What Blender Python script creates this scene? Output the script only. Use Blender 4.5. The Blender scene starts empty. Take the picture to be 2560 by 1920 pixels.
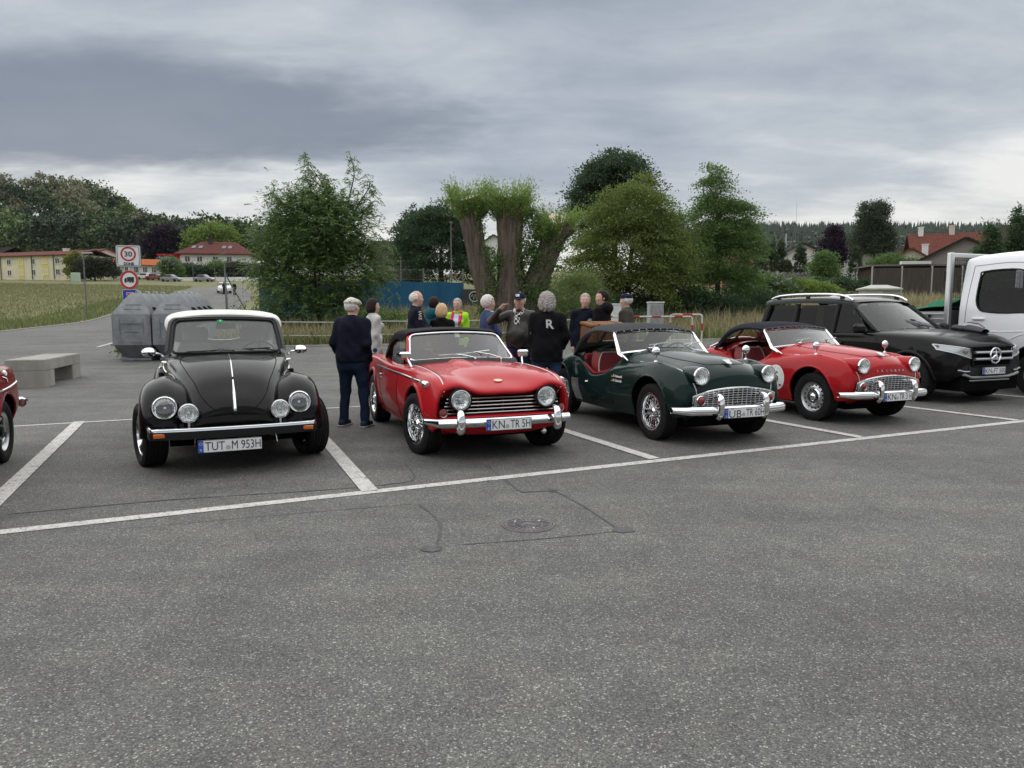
import bpy, math, random
import numpy as np
from mathutils import Vector, Matrix
from mathutils.bvhtree import BVHTree
R = math.radians
rng = np.random.default_rng(7)
scene = bpy.context.scene
col = scene.collection
CAM_H = 1.45
cam_d = bpy.data.cameras.new('camera')
cam = bpy.data.objects.new('camera', cam_d)
col.objects.link(cam)
cam.location = (0, 0, CAM_H)
cam.rotation_euler = (R(90 - 5.79), 0, 0)
cam_d.sensor_fit = 'HORIZONTAL'
cam_d.sensor_width = 36
cam_d.lens = 24.96
cam_d.clip_start = 0.05
cam_d.clip_end = 6000
scene.camera = cam
scene.view_settings.view_transform = 'Standard'
scene.view_settings.look = 'None'
scene.view_settings.exposure = 1.32
scene.view_settings.gamma = 1
scene.view_settings.use_curve_mapping = False
scene.render.engine = 'CYCLES'
scene.cycles.use_denoising = True
scene.cycles.max_bounces = 8
scene.cycles.transparent_max_bounces = 16
scene.cycles.caustics_reflective = False
scene.cycles.caustics_refractive = False
scene.cycles.sample_clamp_indirect = 6
def nd(nt, t, **kw):
	n = nt.nodes.new(t)
	for k, v in kw.items():
		if k.startswith('i_'):
			key = k[2:]
			n.inputs[int(key) if key.isdigit() else key].default_value = v
		else:
			setattr(n, k, v)
	return n
def math_node(nt, op, a, b=None, clamp=False):
	n = nt.nodes.new('ShaderNodeMath')
	n.operation = op
	n.use_clamp = clamp
	for i, q in enumerate((a, b)):
		if q is None:
			continue
		if isinstance(q, (int, float)):
			n.inputs[i].default_value = q
		else:
			nt.links.new(q, n.inputs[i])
	return n.outputs[0]
def ramp(nt, fac, stops, interp='LINEAR'):
	n = nt.nodes.new('ShaderNodeValToRGB')
	cr = n.color_ramp
	cr.interpolation = interp
	while len(cr.elements) < len(stops):
		cr.elements.new(0.5)
	for e, (p, c) in zip(cr.elements, stops):
		e.position = p
		e.color = (*c, 1) if len(c) == 3 else c
	nt.links.new(fac, n.inputs[0])
	return n.outputs[0]
def mixc(nt, fac, a, b, mode='MIX'):
	n = nt.nodes.new('ShaderNodeMix')
	n.data_type = 'RGBA'
	n.blend_type = mode
	for s, q in ((0, fac), (6, a), (7, b)):
		if isinstance(q, (int, float)):
			n.inputs[s].default_value = q
		elif isinstance(q, tuple):
			n.inputs[s].default_value = (*q, 1) if len(q) == 3 else q
		else:
			nt.links.new(q, n.inputs[s])
	return n.outputs[2]
SUN_EL, SUN_AZ = 66, -35
world = bpy.data.worlds.new('World')
scene.world = world
world.use_nodes = True
wt = world.node_tree
for n in list(wt.nodes):
	wt.nodes.remove(n)
wo = nd(wt, 'ShaderNodeOutputWorld')
sky = nd(wt, 'ShaderNodeTexSky', sky_type='NISHITA')
sky.sun_disc = False
sky.sun_elevation = R(SUN_EL)
sky.sun_rotation = R(SUN_AZ)
bg1 = nd(wt, 'ShaderNodeBackground')
bg1.inputs[1].default_value = 0.05
wt.links.new(sky.outputs[0], bg1.inputs[0])
tc = nd(wt, 'ShaderNodeTexCoord')
sep = nd(wt, 'ShaderNodeSeparateXYZ')
wt.links.new(tc.outputs['Generated'], sep.inputs[0])
zc = math_node(wt, 'MAXIMUM', sep.outputs[2], 0.0)
den = math_node(wt, 'ADD', zc, 0.14)
ux = math_node(wt, 'DIVIDE', sep.outputs[0], den)
uy = math_node(wt, 'DIVIDE', sep.outputs[1], den)
comb = nd(wt, 'ShaderNodeCombineXYZ')
wt.links.new(ux, comb.inputs[0])
wt.links.new(uy, comb.inputs[1])
def sky_noise(scale, detail, rough, dist, stretch=(1, 1, 1), loc=(0, 0, 0)):
	mp = nd(wt, 'ShaderNodeMapping')
	mp.inputs['Scale'].default_value = stretch
	mp.inputs['Location'].default_value = loc
	wt.links.new(comb.outputs[0], mp.inputs[0])
	n = nd(wt, 'ShaderNodeTexNoise', i_Scale=scale, i_Detail=detail, i_Roughness=rough, i_Distortion=dist)
	wt.links.new(mp.outputs[0], n.inputs['Vector'])
	return n.outputs[0]
n1 = sky_noise(0.75, 6, 0.5, 0.15, (0.85, 1.0, 1), (3.1, 1.7, 0))
n2 = sky_noise(2.6, 9, 0.62, 0.25, (0.7, 1.25, 1), (0.4, 7.3, 0))
nn = math_node(wt, 'ADD', math_node(wt, 'MULTIPLY', n1, 0.62), math_node(wt, 'MULTIPLY', n2, 0.38))
wob = math_node(wt, 'MULTIPLY', math_node(wt, 'SUBTRACT', n1, 0.5), 2.6)
wob2 = math_node(wt, 'MULTIPLY', math_node(wt, 'SUBTRACT', n2, 0.5), 1.5)
ex = math_node(wt, 'DIVIDE', math_node(wt, 'ADD', ux, 1.30), 1.15)
ey = math_node(wt, 'DIVIDE', math_node(wt, 'SUBTRACT', uy, 2.38), 0.60)
ex2 = math_node(wt, 'MULTIPLY', ex, ex)
ey2 = math_node(wt, 'MULTIPLY', ey, ey)
er = math_node(wt, 'ADD', math_node(wt, 'ADD', math_node(wt, 'SQRT', math_node(wt, 'ADD', ex2, ey2)), math_node(wt, 'MULTIPLY', wob, 0.45)), math_node(wt, 'MULTIPLY', wob2, 0.3))
bank = ramp(wt, math_node(wt, 'SUBTRACT', er, 0.22), [(0.40, (1, 1, 1)), (0.85, (0, 0, 0))], 'EASE')
low = ramp(wt, zc, [(0.0, (1, 1, 1)), (0.10, (0.85,) * 3), (0.30, (0.12,) * 3), (0.5, (0, 0, 0))], 'EASE')
nb = math_node(wt, 'ADD', nn, math_node(wt, 'MULTIPLY', low, 0.17))
cl = ramp(wt, nb, [(0.36, (0.30, 0.345, 0.41)), (0.47, (0.415, 0.46, 0.52)), (0.58, (0.55, 0.59, 0.63)), (0.72, (0.90, 0.90, 0.88))])
warm = ramp(wt, zc, [(0.0, (1.06, 1.0, 0.92)), (0.10, (1.02, 1.0, 0.965)), (0.2, (1, 1, 1))])
cl = mixc(wt, 1.0, cl, warm, 'MULTIPLY')
cl = mixc(wt, math_node(wt, 'MULTIPLY', bank, 0.9), cl, (0.20, 0.23, 0.285))
bg2 = nd(wt, 'ShaderNodeBackground')
bg2.inputs[1].default_value = 0.40
wt.links.new(cl, bg2.inputs[0])
wmix = nd(wt, 'ShaderNodeMixShader')
wmix.inputs[0].default_value = 0.93
wt.links.new(bg1.outputs[0], wmix.inputs[1])
wt.links.new(bg2.outputs[0], wmix.inputs[2])
wt.links.new(wmix.outputs[0], wo.inputs[0])
sun_d = bpy.data.lights.new('sun', 'SUN')
sun_d.energy = 1.5
sun_d.angle = R(150)
sun_d.color = (1, 0.97, 0.92)
sun = bpy.data.objects.new('sun', sun_d)
col.objects.link(sun)
sun.location = (0, 0, 60)
_sd = Vector((math.sin(R(SUN_AZ)) * math.cos(R(SUN_EL)), math.cos(R(SUN_AZ)) * math.cos(R(SUN_EL)), math.sin(R(SUN_EL))))
sun.rotation_euler = _sd.to_track_quat('Z', 'Y').to_euler()
MATS = {}
def mat(name, c=(0.5, 0.5, 0.5), rough=0.6, metal=0.0, coat=0.0, var=0.0, scale=4.0, c2=None, bump=0.0, bscale=40.0, spec=0.5, sheen=0.0, coords='Object', island=0.0, detail=4, stretch=None, emit=0.0, transl=0.0):
	if name in MATS:
		return MATS[name]
	m = bpy.data.materials.new(name)
	m.use_nodes = True
	MATS[name] = m
	nt = m.node_tree
	b = nt.nodes['Principled BSDF']
	b.inputs['Base Color'].default_value = (*c, 1)
	b.inputs['Roughness'].default_value = rough
	b.inputs['Metallic'].default_value = metal
	b.inputs['Specular IOR Level'].default_value = .18 if (spec == .5 and rough >= .6) else spec
	b.inputs['Coat Weight'].default_value = coat
	b.inputs['Coat Roughness'].default_value = 0.03
	if sheen:
		b.inputs['Sheen Weight'].default_value = sheen
	out = None
	if var or c2 or bump or island:
		t = nd(nt, 'ShaderNodeTexCoord')
		vec = t.outputs[coords]
		if stretch:
			mp = nd(nt, 'ShaderNodeMapping')
			mp.inputs['Scale'].default_value = stretch
			nt.links.new(vec, mp.inputs[0])
			vec = mp.outputs[0]
	if var or c2:
		n = nd(nt, 'ShaderNodeTexNoise', i_Scale=scale, i_Detail=detail, i_Roughness=0.62)
		nt.links.new(vec, n.inputs['Vector'])
		if c2:
			out = ramp(nt, n.outputs[0], [(0.32, c), (0.68, c2)])
		else:
			k0, k1 = 1 - var, 1 + var
			out = ramp(nt, n.outputs[0], [(0.3, tuple(min(1, q * k0) for q in c)), (0.7, tuple(min(1, q * k1) for q in c))])
	if island:
		g = nd(nt, 'ShaderNodeNewGeometry')
		f = ramp(nt, g.outputs['Random Per Island'], [(0, (1 - island,) * 3), (1, (1 + island,) * 3)])
		out = mixc(nt, 1.0, out if out is not None else (*c, 1), f, 'MULTIPLY')
	if out is not None:
		nt.links.new(out, b.inputs['Base Color'])
	if bump:
		n2_ = nd(nt, 'ShaderNodeTexNoise', i_Scale=bscale, i_Detail=3)
		nt.links.new(vec, n2_.inputs['Vector'])
		bp = nd(nt, 'ShaderNodeBump', i_Strength=bump, i_Distance=0.02)
		nt.links.new(n2_.outputs[0], bp.inputs['Height'])
		nt.links.new(bp.outputs[0], b.inputs['Normal'])
	if transl:
		tr = nd(nt, 'ShaderNodeBsdfTranslucent')
		if out is not None:
			nt.links.new(out, tr.inputs[0])
		else:
			tr.inputs[0].default_value = (*c, 1)
		ms = nd(nt, 'ShaderNodeMixShader')
		ms.inputs[0].default_value = transl
		mo = [q for q in nt.nodes if q.type == 'OUTPUT_MATERIAL'][0]
		nt.links.new(b.outputs[0], ms.inputs[1])
		nt.links.new(tr.outputs[0], ms.inputs[2])
		nt.links.new(ms.outputs[0], mo.inputs[0])
	if emit:
		b.inputs['Emission Color'].default_value = (*c, 1)
		b.inputs['Emission Strength'].default_value = emit
	return m
def glass(name, tint=(0.75, 0.8, 0.8), refl=1.5, haze=0.0, hc=(0.5, 0.52, 0.54)):
	if name in MATS:
		return MATS[name]
	m = bpy.data.materials.new(name)
	m.use_nodes = True
	MATS[name] = m
	nt = m.node_tree
	nt.nodes.remove(nt.nodes['Principled BSDF'])
	mo = [q for q in nt.nodes if q.type == 'OUTPUT_MATERIAL'][0]
	tr = nd(nt, 'ShaderNodeBsdfTransparent')
	tr.inputs[0].default_value = (*tint, 1)
	gl = nd(nt, 'ShaderNodeBsdfGlossy', i_Roughness=0.015)
	gl.inputs[0].default_value = (1, 1, 1, 1)
	lw = nd(nt, 'ShaderNodeLayerWeight', i_Blend=0.5)
	p5 = math_node(nt, 'POWER', lw.outputs['Facing'], 4.0)
	f2 = math_node(nt, 'MULTIPLY', math_node(nt, 'ADD', math_node(nt, 'MULTIPLY', p5, 0.95), 0.05), refl, True)
	ms = nd(nt, 'ShaderNodeMixShader')
	nt.links.new(f2, ms.inputs[0])
	first = tr.outputs[0]
	if haze:
		df = nd(nt, 'ShaderNodeBsdfDiffuse')
		df.inputs[0].default_value = (*hc, 1)
		m2 = nd(nt, 'ShaderNodeMixShader')
		m2.inputs[0].default_value = haze
		nt.links.new(first, m2.inputs[1])
		nt.links.new(df.outputs[0], m2.inputs[2])
		first = m2.outputs[0]
	nt.links.new(first, ms.inputs[1])
	nt.links.new(gl.outputs[0], ms.inputs[2])
	nt.links.new(ms.outputs[0], mo.inputs[0])
	return m
chrome = mat('chrome', (0.80, 0.81, 0.82), 0.07, 1.0)
steel = mat('silver_paint', (0.52, 0.53, 0.54), 0.32, 0.85)
alu = mat('aluminium', (0.62, 0.63, 0.64), 0.38, 0.8)
galv = mat('galvanised', (0.46, 0.48, 0.50), 0.5, 0.6, var=0.18, scale=14)
rubber = mat('rubber', (0.012, 0.012, 0.0125), 0.75, var=0.25, scale=9, bump=0.15, bscale=120)
trim = mat('black_trim', (0.010, 0.010, 0.011), 0.45, spec=.22)
dark = mat('underbody', (0.004, 0.004, 0.004), 0.95, spec=.05)
white_p = mat('white_paint', (0.78, 0.79, 0.80), 0.35, coat=0.5)
wind = glass('windscreen_glass', (0.68, 0.72, 0.72), 1.2, 0.06)
wind_clear = glass('clear_glass', (0.84, 0.87, 0.87), 0.9, 0.02)
wind_dark = glass('tinted_glass', (0.04, 0.044, 0.048), 0.3)
lens = glass('lamp_lens', (0.96, 0.98, 0.98), 1.8, 0.05, (0.85, 0.87, 0.88))
amber = mat('amber_lens', (0.52, 0.12, 0.012), 0.15, coat=0.5)
redlens = mat('red_lens', (0.22, 0.012, 0.01), 0.15, coat=0.5)
reflector = mat('reflector', (0.90, 0.91, 0.92), 0.12, 1.0, bump=1.0, bscale=28, stretch=(1, 2.2, .5))
plate_w = mat('plate_white', (0.72, 0.73, 0.74), 0.4)
plate_b = mat('plate_blue', (0.010, 0.075, 0.42), 0.4)
ink = mat('black_ink', (0.012, 0.012, 0.012), 0.5)
wpaint = mat('white_ink', (0.78, 0.78, 0.76), 0.5)
wood = mat('weathered_wood', (0.20, 0.15, 0.11), 0.8, var=0.35, scale=6, stretch=(6, 6, 0.6))
def cr1(P, n):
	"""Catmull-Rom along axis 0, n samples per segment."""
	P = np.asarray(P, float)
	k = len(P)
	if k == 2:
		t = np.linspace(0, 1, n + 1).reshape(-1, *([1] * (P.ndim - 1)))
		return P[0] * (1 - t) + P[1] * t
	Q = np.concatenate([[2 * P[0] - P[1]], P, [2 * P[-1] - P[-2]]])
	t = (np.arange(n) / n).reshape(-1, *([1] * (P.ndim - 1)))
	out = []
	for i in range(k - 1):
		a, b, c, d = Q[i], Q[i + 1], Q[i + 2], Q[i + 3]
		out.append(0.5 * (2 * b + (c - a) * t + (2 * a - 5 * b + 4 * c - d) * t ** 2 + (3 * b - a - 3 * c + d) * t ** 3))
	out.append(P[-1:])
	return np.concatenate(out)
def bez(P, n=24):
	return cr1(P, max(1, n // (len(P) - 1)))
def link(name, me, parent=None, **kw):
	o = bpy.data.objects.new(name, me)
	col.objects.link(o)
	if parent is not None:
		o.parent = parent
	for k, v in kw.items():
		o[k] = v
	return o
def np_mesh(name, V, F, mats, mi=None, smooth=True, sharp=35, attr=None):
	"""V (n,3); F (m,k) array or list of index tuples."""
	me = bpy.data.meshes.new(name)
	V = np.asarray(V, np.float32).reshape(-1, 3)
	if isinstance(F, np.ndarray):
		me.vertices.add(len(V))
		me.vertices.foreach_set('co', V.ravel())
		m, k = F.shape
		me.loops.add(m * k)
		me.loops.foreach_set('vertex_index', F.astype(np.int32).ravel())
		me.polygons.add(m)
		me.polygons.foreach_set('loop_start', np.arange(0, m * k, k, dtype=np.int32))
		me.update(calc_edges=True)
	else:
		me.from_pydata(V.tolist(), [], F)
		me.update()
	for q in (mats if isinstance(mats, (list, tuple)) else [mats]):
		me.materials.append(q)
	if mi is not None:
		me.polygons.foreach_set('material_index', np.asarray(mi, np.int32))
	if smooth:
		me.polygons.foreach_set('use_smooth', np.ones(len(me.polygons), bool))
		if sharp:
			me.set_sharp_from_angle(angle=R(sharp))
	return me
class MB:
	"""collects shapes into one mesh"""
	def __init__(self):
		self.V, self.F, self.M, self.n, self.m = [], [], [], 0, 0
	def add(self, V, F):
		V = np.asarray(V, float).reshape(-1, 3)
		b = self.n
		self.V.append(V)
		self.F += [tuple(int(i) + b for i in f) for f in F]
		self.M += [self.m] * len(F)
		self.n += len(V)
		return self
	def box(self, c, s, rot=None, ch=0.0):
		hx, hy, hz = (q / 2 for q in s)
		if ch <= 0:
			V = [(x, y, z) for x in (-hx, hx) for y in (-hy, hy) for z in (-hz, hz)]
			F = [(0, 1, 3, 2), (4, 6, 7, 5), (0, 4, 5, 1), (2, 3, 7, 6), (0, 2, 6, 4), (1, 5, 7, 3)]
		else:
			V, idx = [], {}
			for sx in (-1, 1):
				for sy in (-1, 1):
					for sz in (-1, 1):
						for ax in range(3):
							p = [sx * (hx - ch), sy * (hy - ch), sz * (hz - ch)]
							p[ax] = (sx * hx, sy * hy, sz * hz)[ax]
							idx[(sx, sy, sz, ax)] = len(V)
							V.append(p)
			F = []
			for ax in range(3):
				o = [q for q in range(3) if q != ax]
				for s in (-1, 1):
					f = []
					for a, b in ((-1, -1), (1, -1), (1, 1), (-1, 1)):
						k = [0, 0, 0]
						k[ax], k[o[0]], k[o[1]] = s, a, b
						f.append(idx[(*k, ax)])
					F.append(f)
				a1, a2 = o
				for s1 in (-1, 1):
					for s2 in (-1, 1):
						k0, k1 = [0] * 3, [0] * 3
						k0[ax], k1[ax] = -1, 1
						k0[a1] = k1[a1] = s1
						k0[a2] = k1[a2] = s2
						F.append([idx[(*k0, a1)], idx[(*k1, a1)], idx[(*k1, a2)], idx[(*k0, a2)]])
			for sx in (-1, 1):
				for sy in (-1, 1):
					for sz in (-1, 1):
						F.append([idx[(sx, sy, sz, 0)], idx[(sx, sy, sz, 1)], idx[(sx, sy, sz, 2)]])
		V = np.array(V)
		if rot is not None:
			V = V @ np.array(rot_m(rot)).T
		return self.add(V + np.array(c), F)
	def tube(self, pts, r, n=8, closed=False, cap=True, sy=1.0, up=None):
		P = np.asarray(pts, float)
		k = len(P)
		rr = np.full(k, r, float) if np.isscalar(r) else np.asarray(r, float)
		if closed:
			T = np.roll(P, -1, 0) - np.roll(P, 1, 0)
		else:
			T = np.gradient(P, axis=0)
		T /= np.linalg.norm(T, axis=1, keepdims=True) + 1e-12
		u = np.array(up, float) if up is not None else (np.array([0, 0, 1.]) if abs(T[0][2]) < 0.9 else np.array([1., 0, 0]))
		a = np.arange(n) / n * 2 * np.pi
		V = []
		N = u - T[0] * (u @ T[0])
		N /= np.linalg.norm(N)
		for i in range(k):
			if up is not None:
				N = u
			N = N - T[i] * (N @ T[i])
			N /= np.linalg.norm(N) + 1e-12
			B = np.cross(T[i], N)
			V.append(P[i] + rr[i] * (np.cos(a)[:, None] * N * sy + np.sin(a)[:, None] * B))
		V = np.concatenate(V)
		F = []
		for i in range(k if closed else k - 1):
			j = (i + 1) % k
			for q in range(n):
				q2 = (q + 1) % n
				F.append((i * n + q, i * n + q2, j * n + q2, j * n + q))
		if cap and not closed:
			F.append(tuple(range(n))[::-1])
			F.append(tuple((k - 1) * n + q for q in range(n)))
		return self.add(V, F)
	def cyl(self, p0, p1, r0, r1=None, n=16, cap=True):
		return self.tube([p0, p1], [r0, r0 if r1 is None else r1], n, cap=cap)
	def lathe(self, prof, o=(0, 0, 0), ax=(0, 0, 1), n=32, close=False):
		"""prof: (radius, height along ax)"""
		ax = np.array(ax, float)
		ax /= np.linalg.norm(ax)
		u = np.cross(ax, [0, 0, 1.]) if abs(ax[2]) < 0.9 else np.cross(ax, [1., 0, 0])
		u /= np.linalg.norm(u)
		w = np.cross(ax, u)
		a = np.arange(n) / n * 2 * np.pi
		ring = np.cos(a)[:, None] * u + np.sin(a)[:, None] * w
		V = np.concatenate([np.array(o) + r * ring + h * ax for r, h in prof])
		k = len(prof)
		F = []
		for i in range(k if close else k - 1):
			j = (i + 1) % k
			for q in range(n):
				q2 = (q + 1) % n
				F.append((i * n + q, i * n + q2, j * n + q2, j * n + q))
		return self.add(V, F)
	def ell(self, c, r, nu=20, nv=12, rot=None):
		if np.isscalar(r):
			r = (r, r, r)
		V, F = [], []
		for i in range(nv + 1):
			th = np.pi * i / nv
			for j in range(nu):
				ph = 2 * np.pi * j / nu
				V.append((np.sin(th) * np.cos(ph), np.sin(th) * np.sin(ph), np.cos(th)))
		V = np.array(V) * np.array(r)
		if rot is not None:
			V = V @ np.array(rot_m(rot)).T
		for i in range(nv):
			for j in range(nu):
				j2 = (j + 1) % nu
				F.append((i * nu + j, (i + 1) * nu + j, (i + 1) * nu + j2, i * nu + j2))
		return self.add(V + np.array(c), F)
	def prism(self, poly, o, ux, uy, depth):
		"""extruded polygon, poly in (ux,uy) at o, extruded along ux x uy by depth"""
		ux, uy, o = np.array(ux, float), np.array(uy, float), np.array(o, float)
		nn_ = np.cross(ux, uy)
		A = np.array([o + p[0] * ux + p[1] * uy for p in poly])
		k = len(A)
		V = np.concatenate([A, A + nn_ * depth])
		F = [tuple(range(k))[::-1], tuple(range(k, 2 * k))]
		F += [(i, (i + 1) % k, k + (i + 1) % k, k + i) for i in range(k)]
		return self.add(V, F)
	def grid(self, P, cu=False, cv=False, flip=False):
		P = np.asarray(P, float)
		a, b = P.shape[:2]
		F = []
		for i in range(a if cu else a - 1):
			for j in range(b if cv else b - 1):
				i2, j2 = (i + 1) % a, (j + 1) % b
				f = (i * b + j, i2 * b + j, i2 * b + j2, i * b + j2)
				F.append(f[::-1] if flip else f)
		return self.add(P.reshape(-1, 3), F)
	def sheet(self, P, th):
		"""grid with thickness th along its normals"""
		P = np.asarray(P, float)
		du = np.gradient(P, axis=0)
		dv = np.gradient(P, axis=1)
		N = np.cross(du, dv)
		N /= np.linalg.norm(N, axis=2, keepdims=True) + 1e-12
		Q = P + N * th
		a, b = P.shape[:2]
		self.grid(P, flip=True)
		o = self.n - a * b
		self.grid(Q)
		o2 = self.n - a * b
		rim = [(i, 0) for i in range(a)] + [(a - 1, j) for j in range(1, b)] + [(i, b - 1) for i in range(a - 2, -1, -1)] + [(0, j) for j in range(b - 2, 0, -1)]
		k = len(rim)
		for q in range(k):
			(i, j), (i2, j2) = rim[q], rim[(q + 1) % k]
			self.F.append((o + i * b + j, o + i2 * b + j2, o2 + i2 * b + j2, o2 + i * b + j))
			self.M.append(self.m)
		return self
	def xform(self, M):
		M = np.array(M)
		self.V = [v @ M[:3, :3].T + M[:3, 3] for v in self.V]
		return self
	def mesh(self, name, mats, sharp=35, smooth=True):
		V = np.concatenate(self.V) if self.V else np.zeros((0, 3))
		return np_mesh(name, V, self.F, mats, self.M if isinstance(mats, (list, tuple)) else None, smooth, sharp)
	def build(self, name, mats, parent=None, sharp=35, smooth=True, **kw):
		return link(name, self.mesh(name, mats, sharp, smooth), parent, **kw)
def rot_m(rot):
	if isinstance(rot, Matrix):
		return rot.to_3x3()
	e = Matrix.Rotation(rot[2], 3, 'Z') @ Matrix.Rotation(rot[1], 3, 'Y') @ Matrix.Rotation(rot[0], 3, 'X')
	return e
def thing(name, label, cat, loc=(0, 0, 0), rotz=0.0, group=None, scale=1.0):
	o = bpy.data.objects.new(name, None)
	col.objects.link(o)
	o.location = loc
	o.rotation_euler = (0, 0, rotz)
	o.scale = (scale,) * 3
	o.empty_display_size = 0.2
	o['label'] = label
	o['category'] = cat
	if group:
		o['group'] = group
	return o
def tag(o, label, cat, group=None):
	o['label'] = label
	o['category'] = cat
	if group:
		o['group'] = group
	return o
def sub(name, parent, loc=(0, 0, 0), rot=(0, 0, 0)):
	o = bpy.data.objects.new(name, None)
	col.objects.link(o)
	o.parent = parent
	o.location = loc
	o.rotation_euler = rot
	o.empty_display_size = 0.1
	return o
def copy_tree(o, parent=None, loc=None, rotz=None):
	c = o.copy()
	col.objects.link(c)
	c.parent = parent
	if loc is not None:
		c.location = loc
	if rotz is not None:
		c.rotation_euler = (c.rotation_euler[0], c.rotation_euler[1], rotz)
	for ch in o.children:
		copy_tree(ch, c)
	return c
def text_mesh(name, s, h, mats, depth=0.0, width=None, sx=1.0, align='CENTER', spacing=1.0, bold=0.0):
	"""flat lettering in the local XY plane, cap height h, centred"""
	cu = bpy.data.curves.new(name, 'FONT')
	cu.body = s
	cu.align_x = align
	cu.align_y = 'CENTER'
	cu.size = h / 0.70
	cu.space_character = spacing
	cu.extrude = depth
	cu.offset = bold
	cu.resolution_u = 3
	o = bpy.data.objects.new(name, cu)
	dg = bpy.context.evaluated_depsgraph_get()
	col.objects.link(o)
	dg.update()
	me = bpy.data.meshes.new_from_object(o.evaluated_get(dg))
	bpy.data.objects.remove(o)
	bpy.data.curves.remove(cu)
	co = np.zeros(len(me.vertices) * 3)
	me.vertices.foreach_get('co', co)
	co = co.reshape(-1, 3)
	if len(co):
		lo, hi = co.min(0), co.max(0)
		k = sx
		if width:
			k = width / max(1e-6, hi[0] - lo[0])
		if align == 'CENTER':
			co[:, 0] = (co[:, 0] - (lo[0] + hi[0]) / 2) * k
		else:
			co[:, 0] = (co[:, 0] - lo[0]) * k
		co[:, 1] -= (lo[1] + hi[1]) / 2
		me.vertices.foreach_set('co', co.ravel().astype(np.float32))
	me.materials.clear()
	me.materials.append(mats)
	me.name = name
	return me
def frame(o, x, y):
	"""matrix with local X axis x, Y axis y at o"""
	x = Vector(x).normalized()
	z = x.cross(Vector(y)).normalized()
	y = z.cross(x)
	M = Matrix((x, y, z)).transposed().to_4x4()
	M.translation = Vector(o)
	return M
def in_poly(P, poly):
	x, y = P[:, 0], P[:, 1]
	poly = np.asarray(poly, float)
	inside = np.zeros(len(P), bool)
	k = len(poly)
	for i in range(k):
		x1, y1 = poly[i]
		x2, y2 = poly[(i + 1) % k]
		c = ((y1 > y) != (y2 > y)) & (x < (x2 - x1) * (y - y1) / (y2 - y1 + 1e-30) + x1)
		inside ^= c
	return inside
def near_poly(P, poly):
	poly = np.asarray(poly, float)
	best = np.full(len(P), 1e9)
	out = P.copy()
	k = len(poly)
	for i in range(k):
		a, b = poly[i], poly[(i + 1) % k]
		d = b - a
		t = np.clip(((P - a) @ d) / (d @ d + 1e-12), 0, 1)
		q = a + t[:, None] * d
		dd = np.linalg.norm(P - q, axis=1)
		m = dd < best
		best[m] = dd[m]
		out[m] = q[m]
	return out, best
def cut(V, F, ax, poly, cond=None, keep=False):
	"""remove faces whose verts lie inside poly (projected on axes ax); edge verts snap to the outline"""
	ins = in_poly(V[:, ax], poly)
	if cond is not None:
		ins &= cond(V)
	if keep:
		ins = ~ins
	f_in = ins[F]
	allin = f_in.all(1)
	mixed = f_in.any(1) & ~allin
	mv = np.zeros(len(V), bool)
	mv[F[mixed][f_in[mixed]]] = True
	V = V.copy()
	if mv.any():
		q, _ = near_poly(V[mv][:, ax], poly)
		sub_ = V[mv]
		sub_[:, ax] = q
		V[mv] = sub_
	return V, F[~allin]
def compact(V, F):
	u, inv = np.unique(F, return_inverse=True)
	return V[u], inv.reshape(F.shape)
def circ(cx, cy, r, n=64, ry=None):
	a = np.arange(n) / n * 2 * np.pi
	return np.stack([cx + r * np.cos(a), cy + (ry or r) * np.sin(a)], 1)
def arc(c, r, a0, a1, n=16):
	a = np.radians(np.linspace(a0, a1, n))
	return np.stack([c[0] + r * np.cos(a), c[1] + r * np.sin(a)], 1)
def grid_faces(a, b):
	i, j = np.meshgrid(np.arange(a - 1), np.arange(b - 1), indexing='ij')
	q = (i * b + j).ravel()
	return np.stack([q, q + b, q + b + 1, q + 1], 1)
# ================================================================== the ground
def sstep(a, b, x):
	t = np.clip((np.asarray(x, float) - a) / (b - a), 0, 1)
	return t * t * (3 - 2 * t)
def soft(x, k):
	return np.where(x > 8 * k, x, k * np.log1p(np.exp(np.clip(x / k, -40, 8))))
HILL_U = np.array([-1.6, -0.72, -0.62, -0.55, -0.52, -0.45, -0.35, -0.26, -0.15, 3])
HILL_Y = np.array([430., 440, 445, 462, 512, 548, 560, 600, 690, 700])
def hill_top(u):
	"""image-free skyline of the wooded ridge: angle above the eye as a function of bearing"""
	return (780 - np.interp(u, HILL_U, HILL_Y)) / 1775
def tz(x, y):
	x = np.asarray(x, float)
	y = np.asarray(y, float)
	z = 0.019 * soft(y - 14, 1.0)
	y0 = 30 + 22 * sstep(-6, -22, x)
	far = np.minimum(y, 200)
	z = z + 0.055 * soft(far - y0, 1.5)
	z = z - 0.019 * soft(y - 200, 3.0)
	u = x / np.maximum(y, 1.0)
	ridge = np.maximum(1.45 + hill_top(u) * 285 - 15.5 - (13.4), 0)
	z = z + ridge * sstep(196, 285, y) * sstep(-0.1, -0.2, u)
	z = z + 108 * sstep(520, 1180, y) * sstep(0.12, 0.27, u)
	return np.where(y < 9, 0.0, z)
def tzf(x, y):
	return float(tz(x, y))
LOT = np.array([(-8.4, 25.0), (8.4, 28.8), (48, 38), (48, -14), (-13, -14), (-19.2, 13.5), (-25.9, 35.9), (-33, 59), (-52, 118), (-44, 118), (-32.5, 90), (-18.8, 46), (-11.8, 27.2)])
def nonuni(pos, lo, hi):
	a = np.array(pos)
	return a[(a >= lo) & (a <= hi)]
_y = np.unique(np.concatenate([np.arange(-60, 80, 1.6), np.arange(80, 320, 5), np.arange(320, 1400, 28), np.arange(1400, 3200, 200)]))
_x = np.unique(np.concatenate([np.arange(-60, 60, 1.6), -np.geomspace(60, 2600, 46), np.geomspace(60, 2600, 46)]))
XX, YY = np.meshgrid(_x, _y, indexing='ij')
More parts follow.
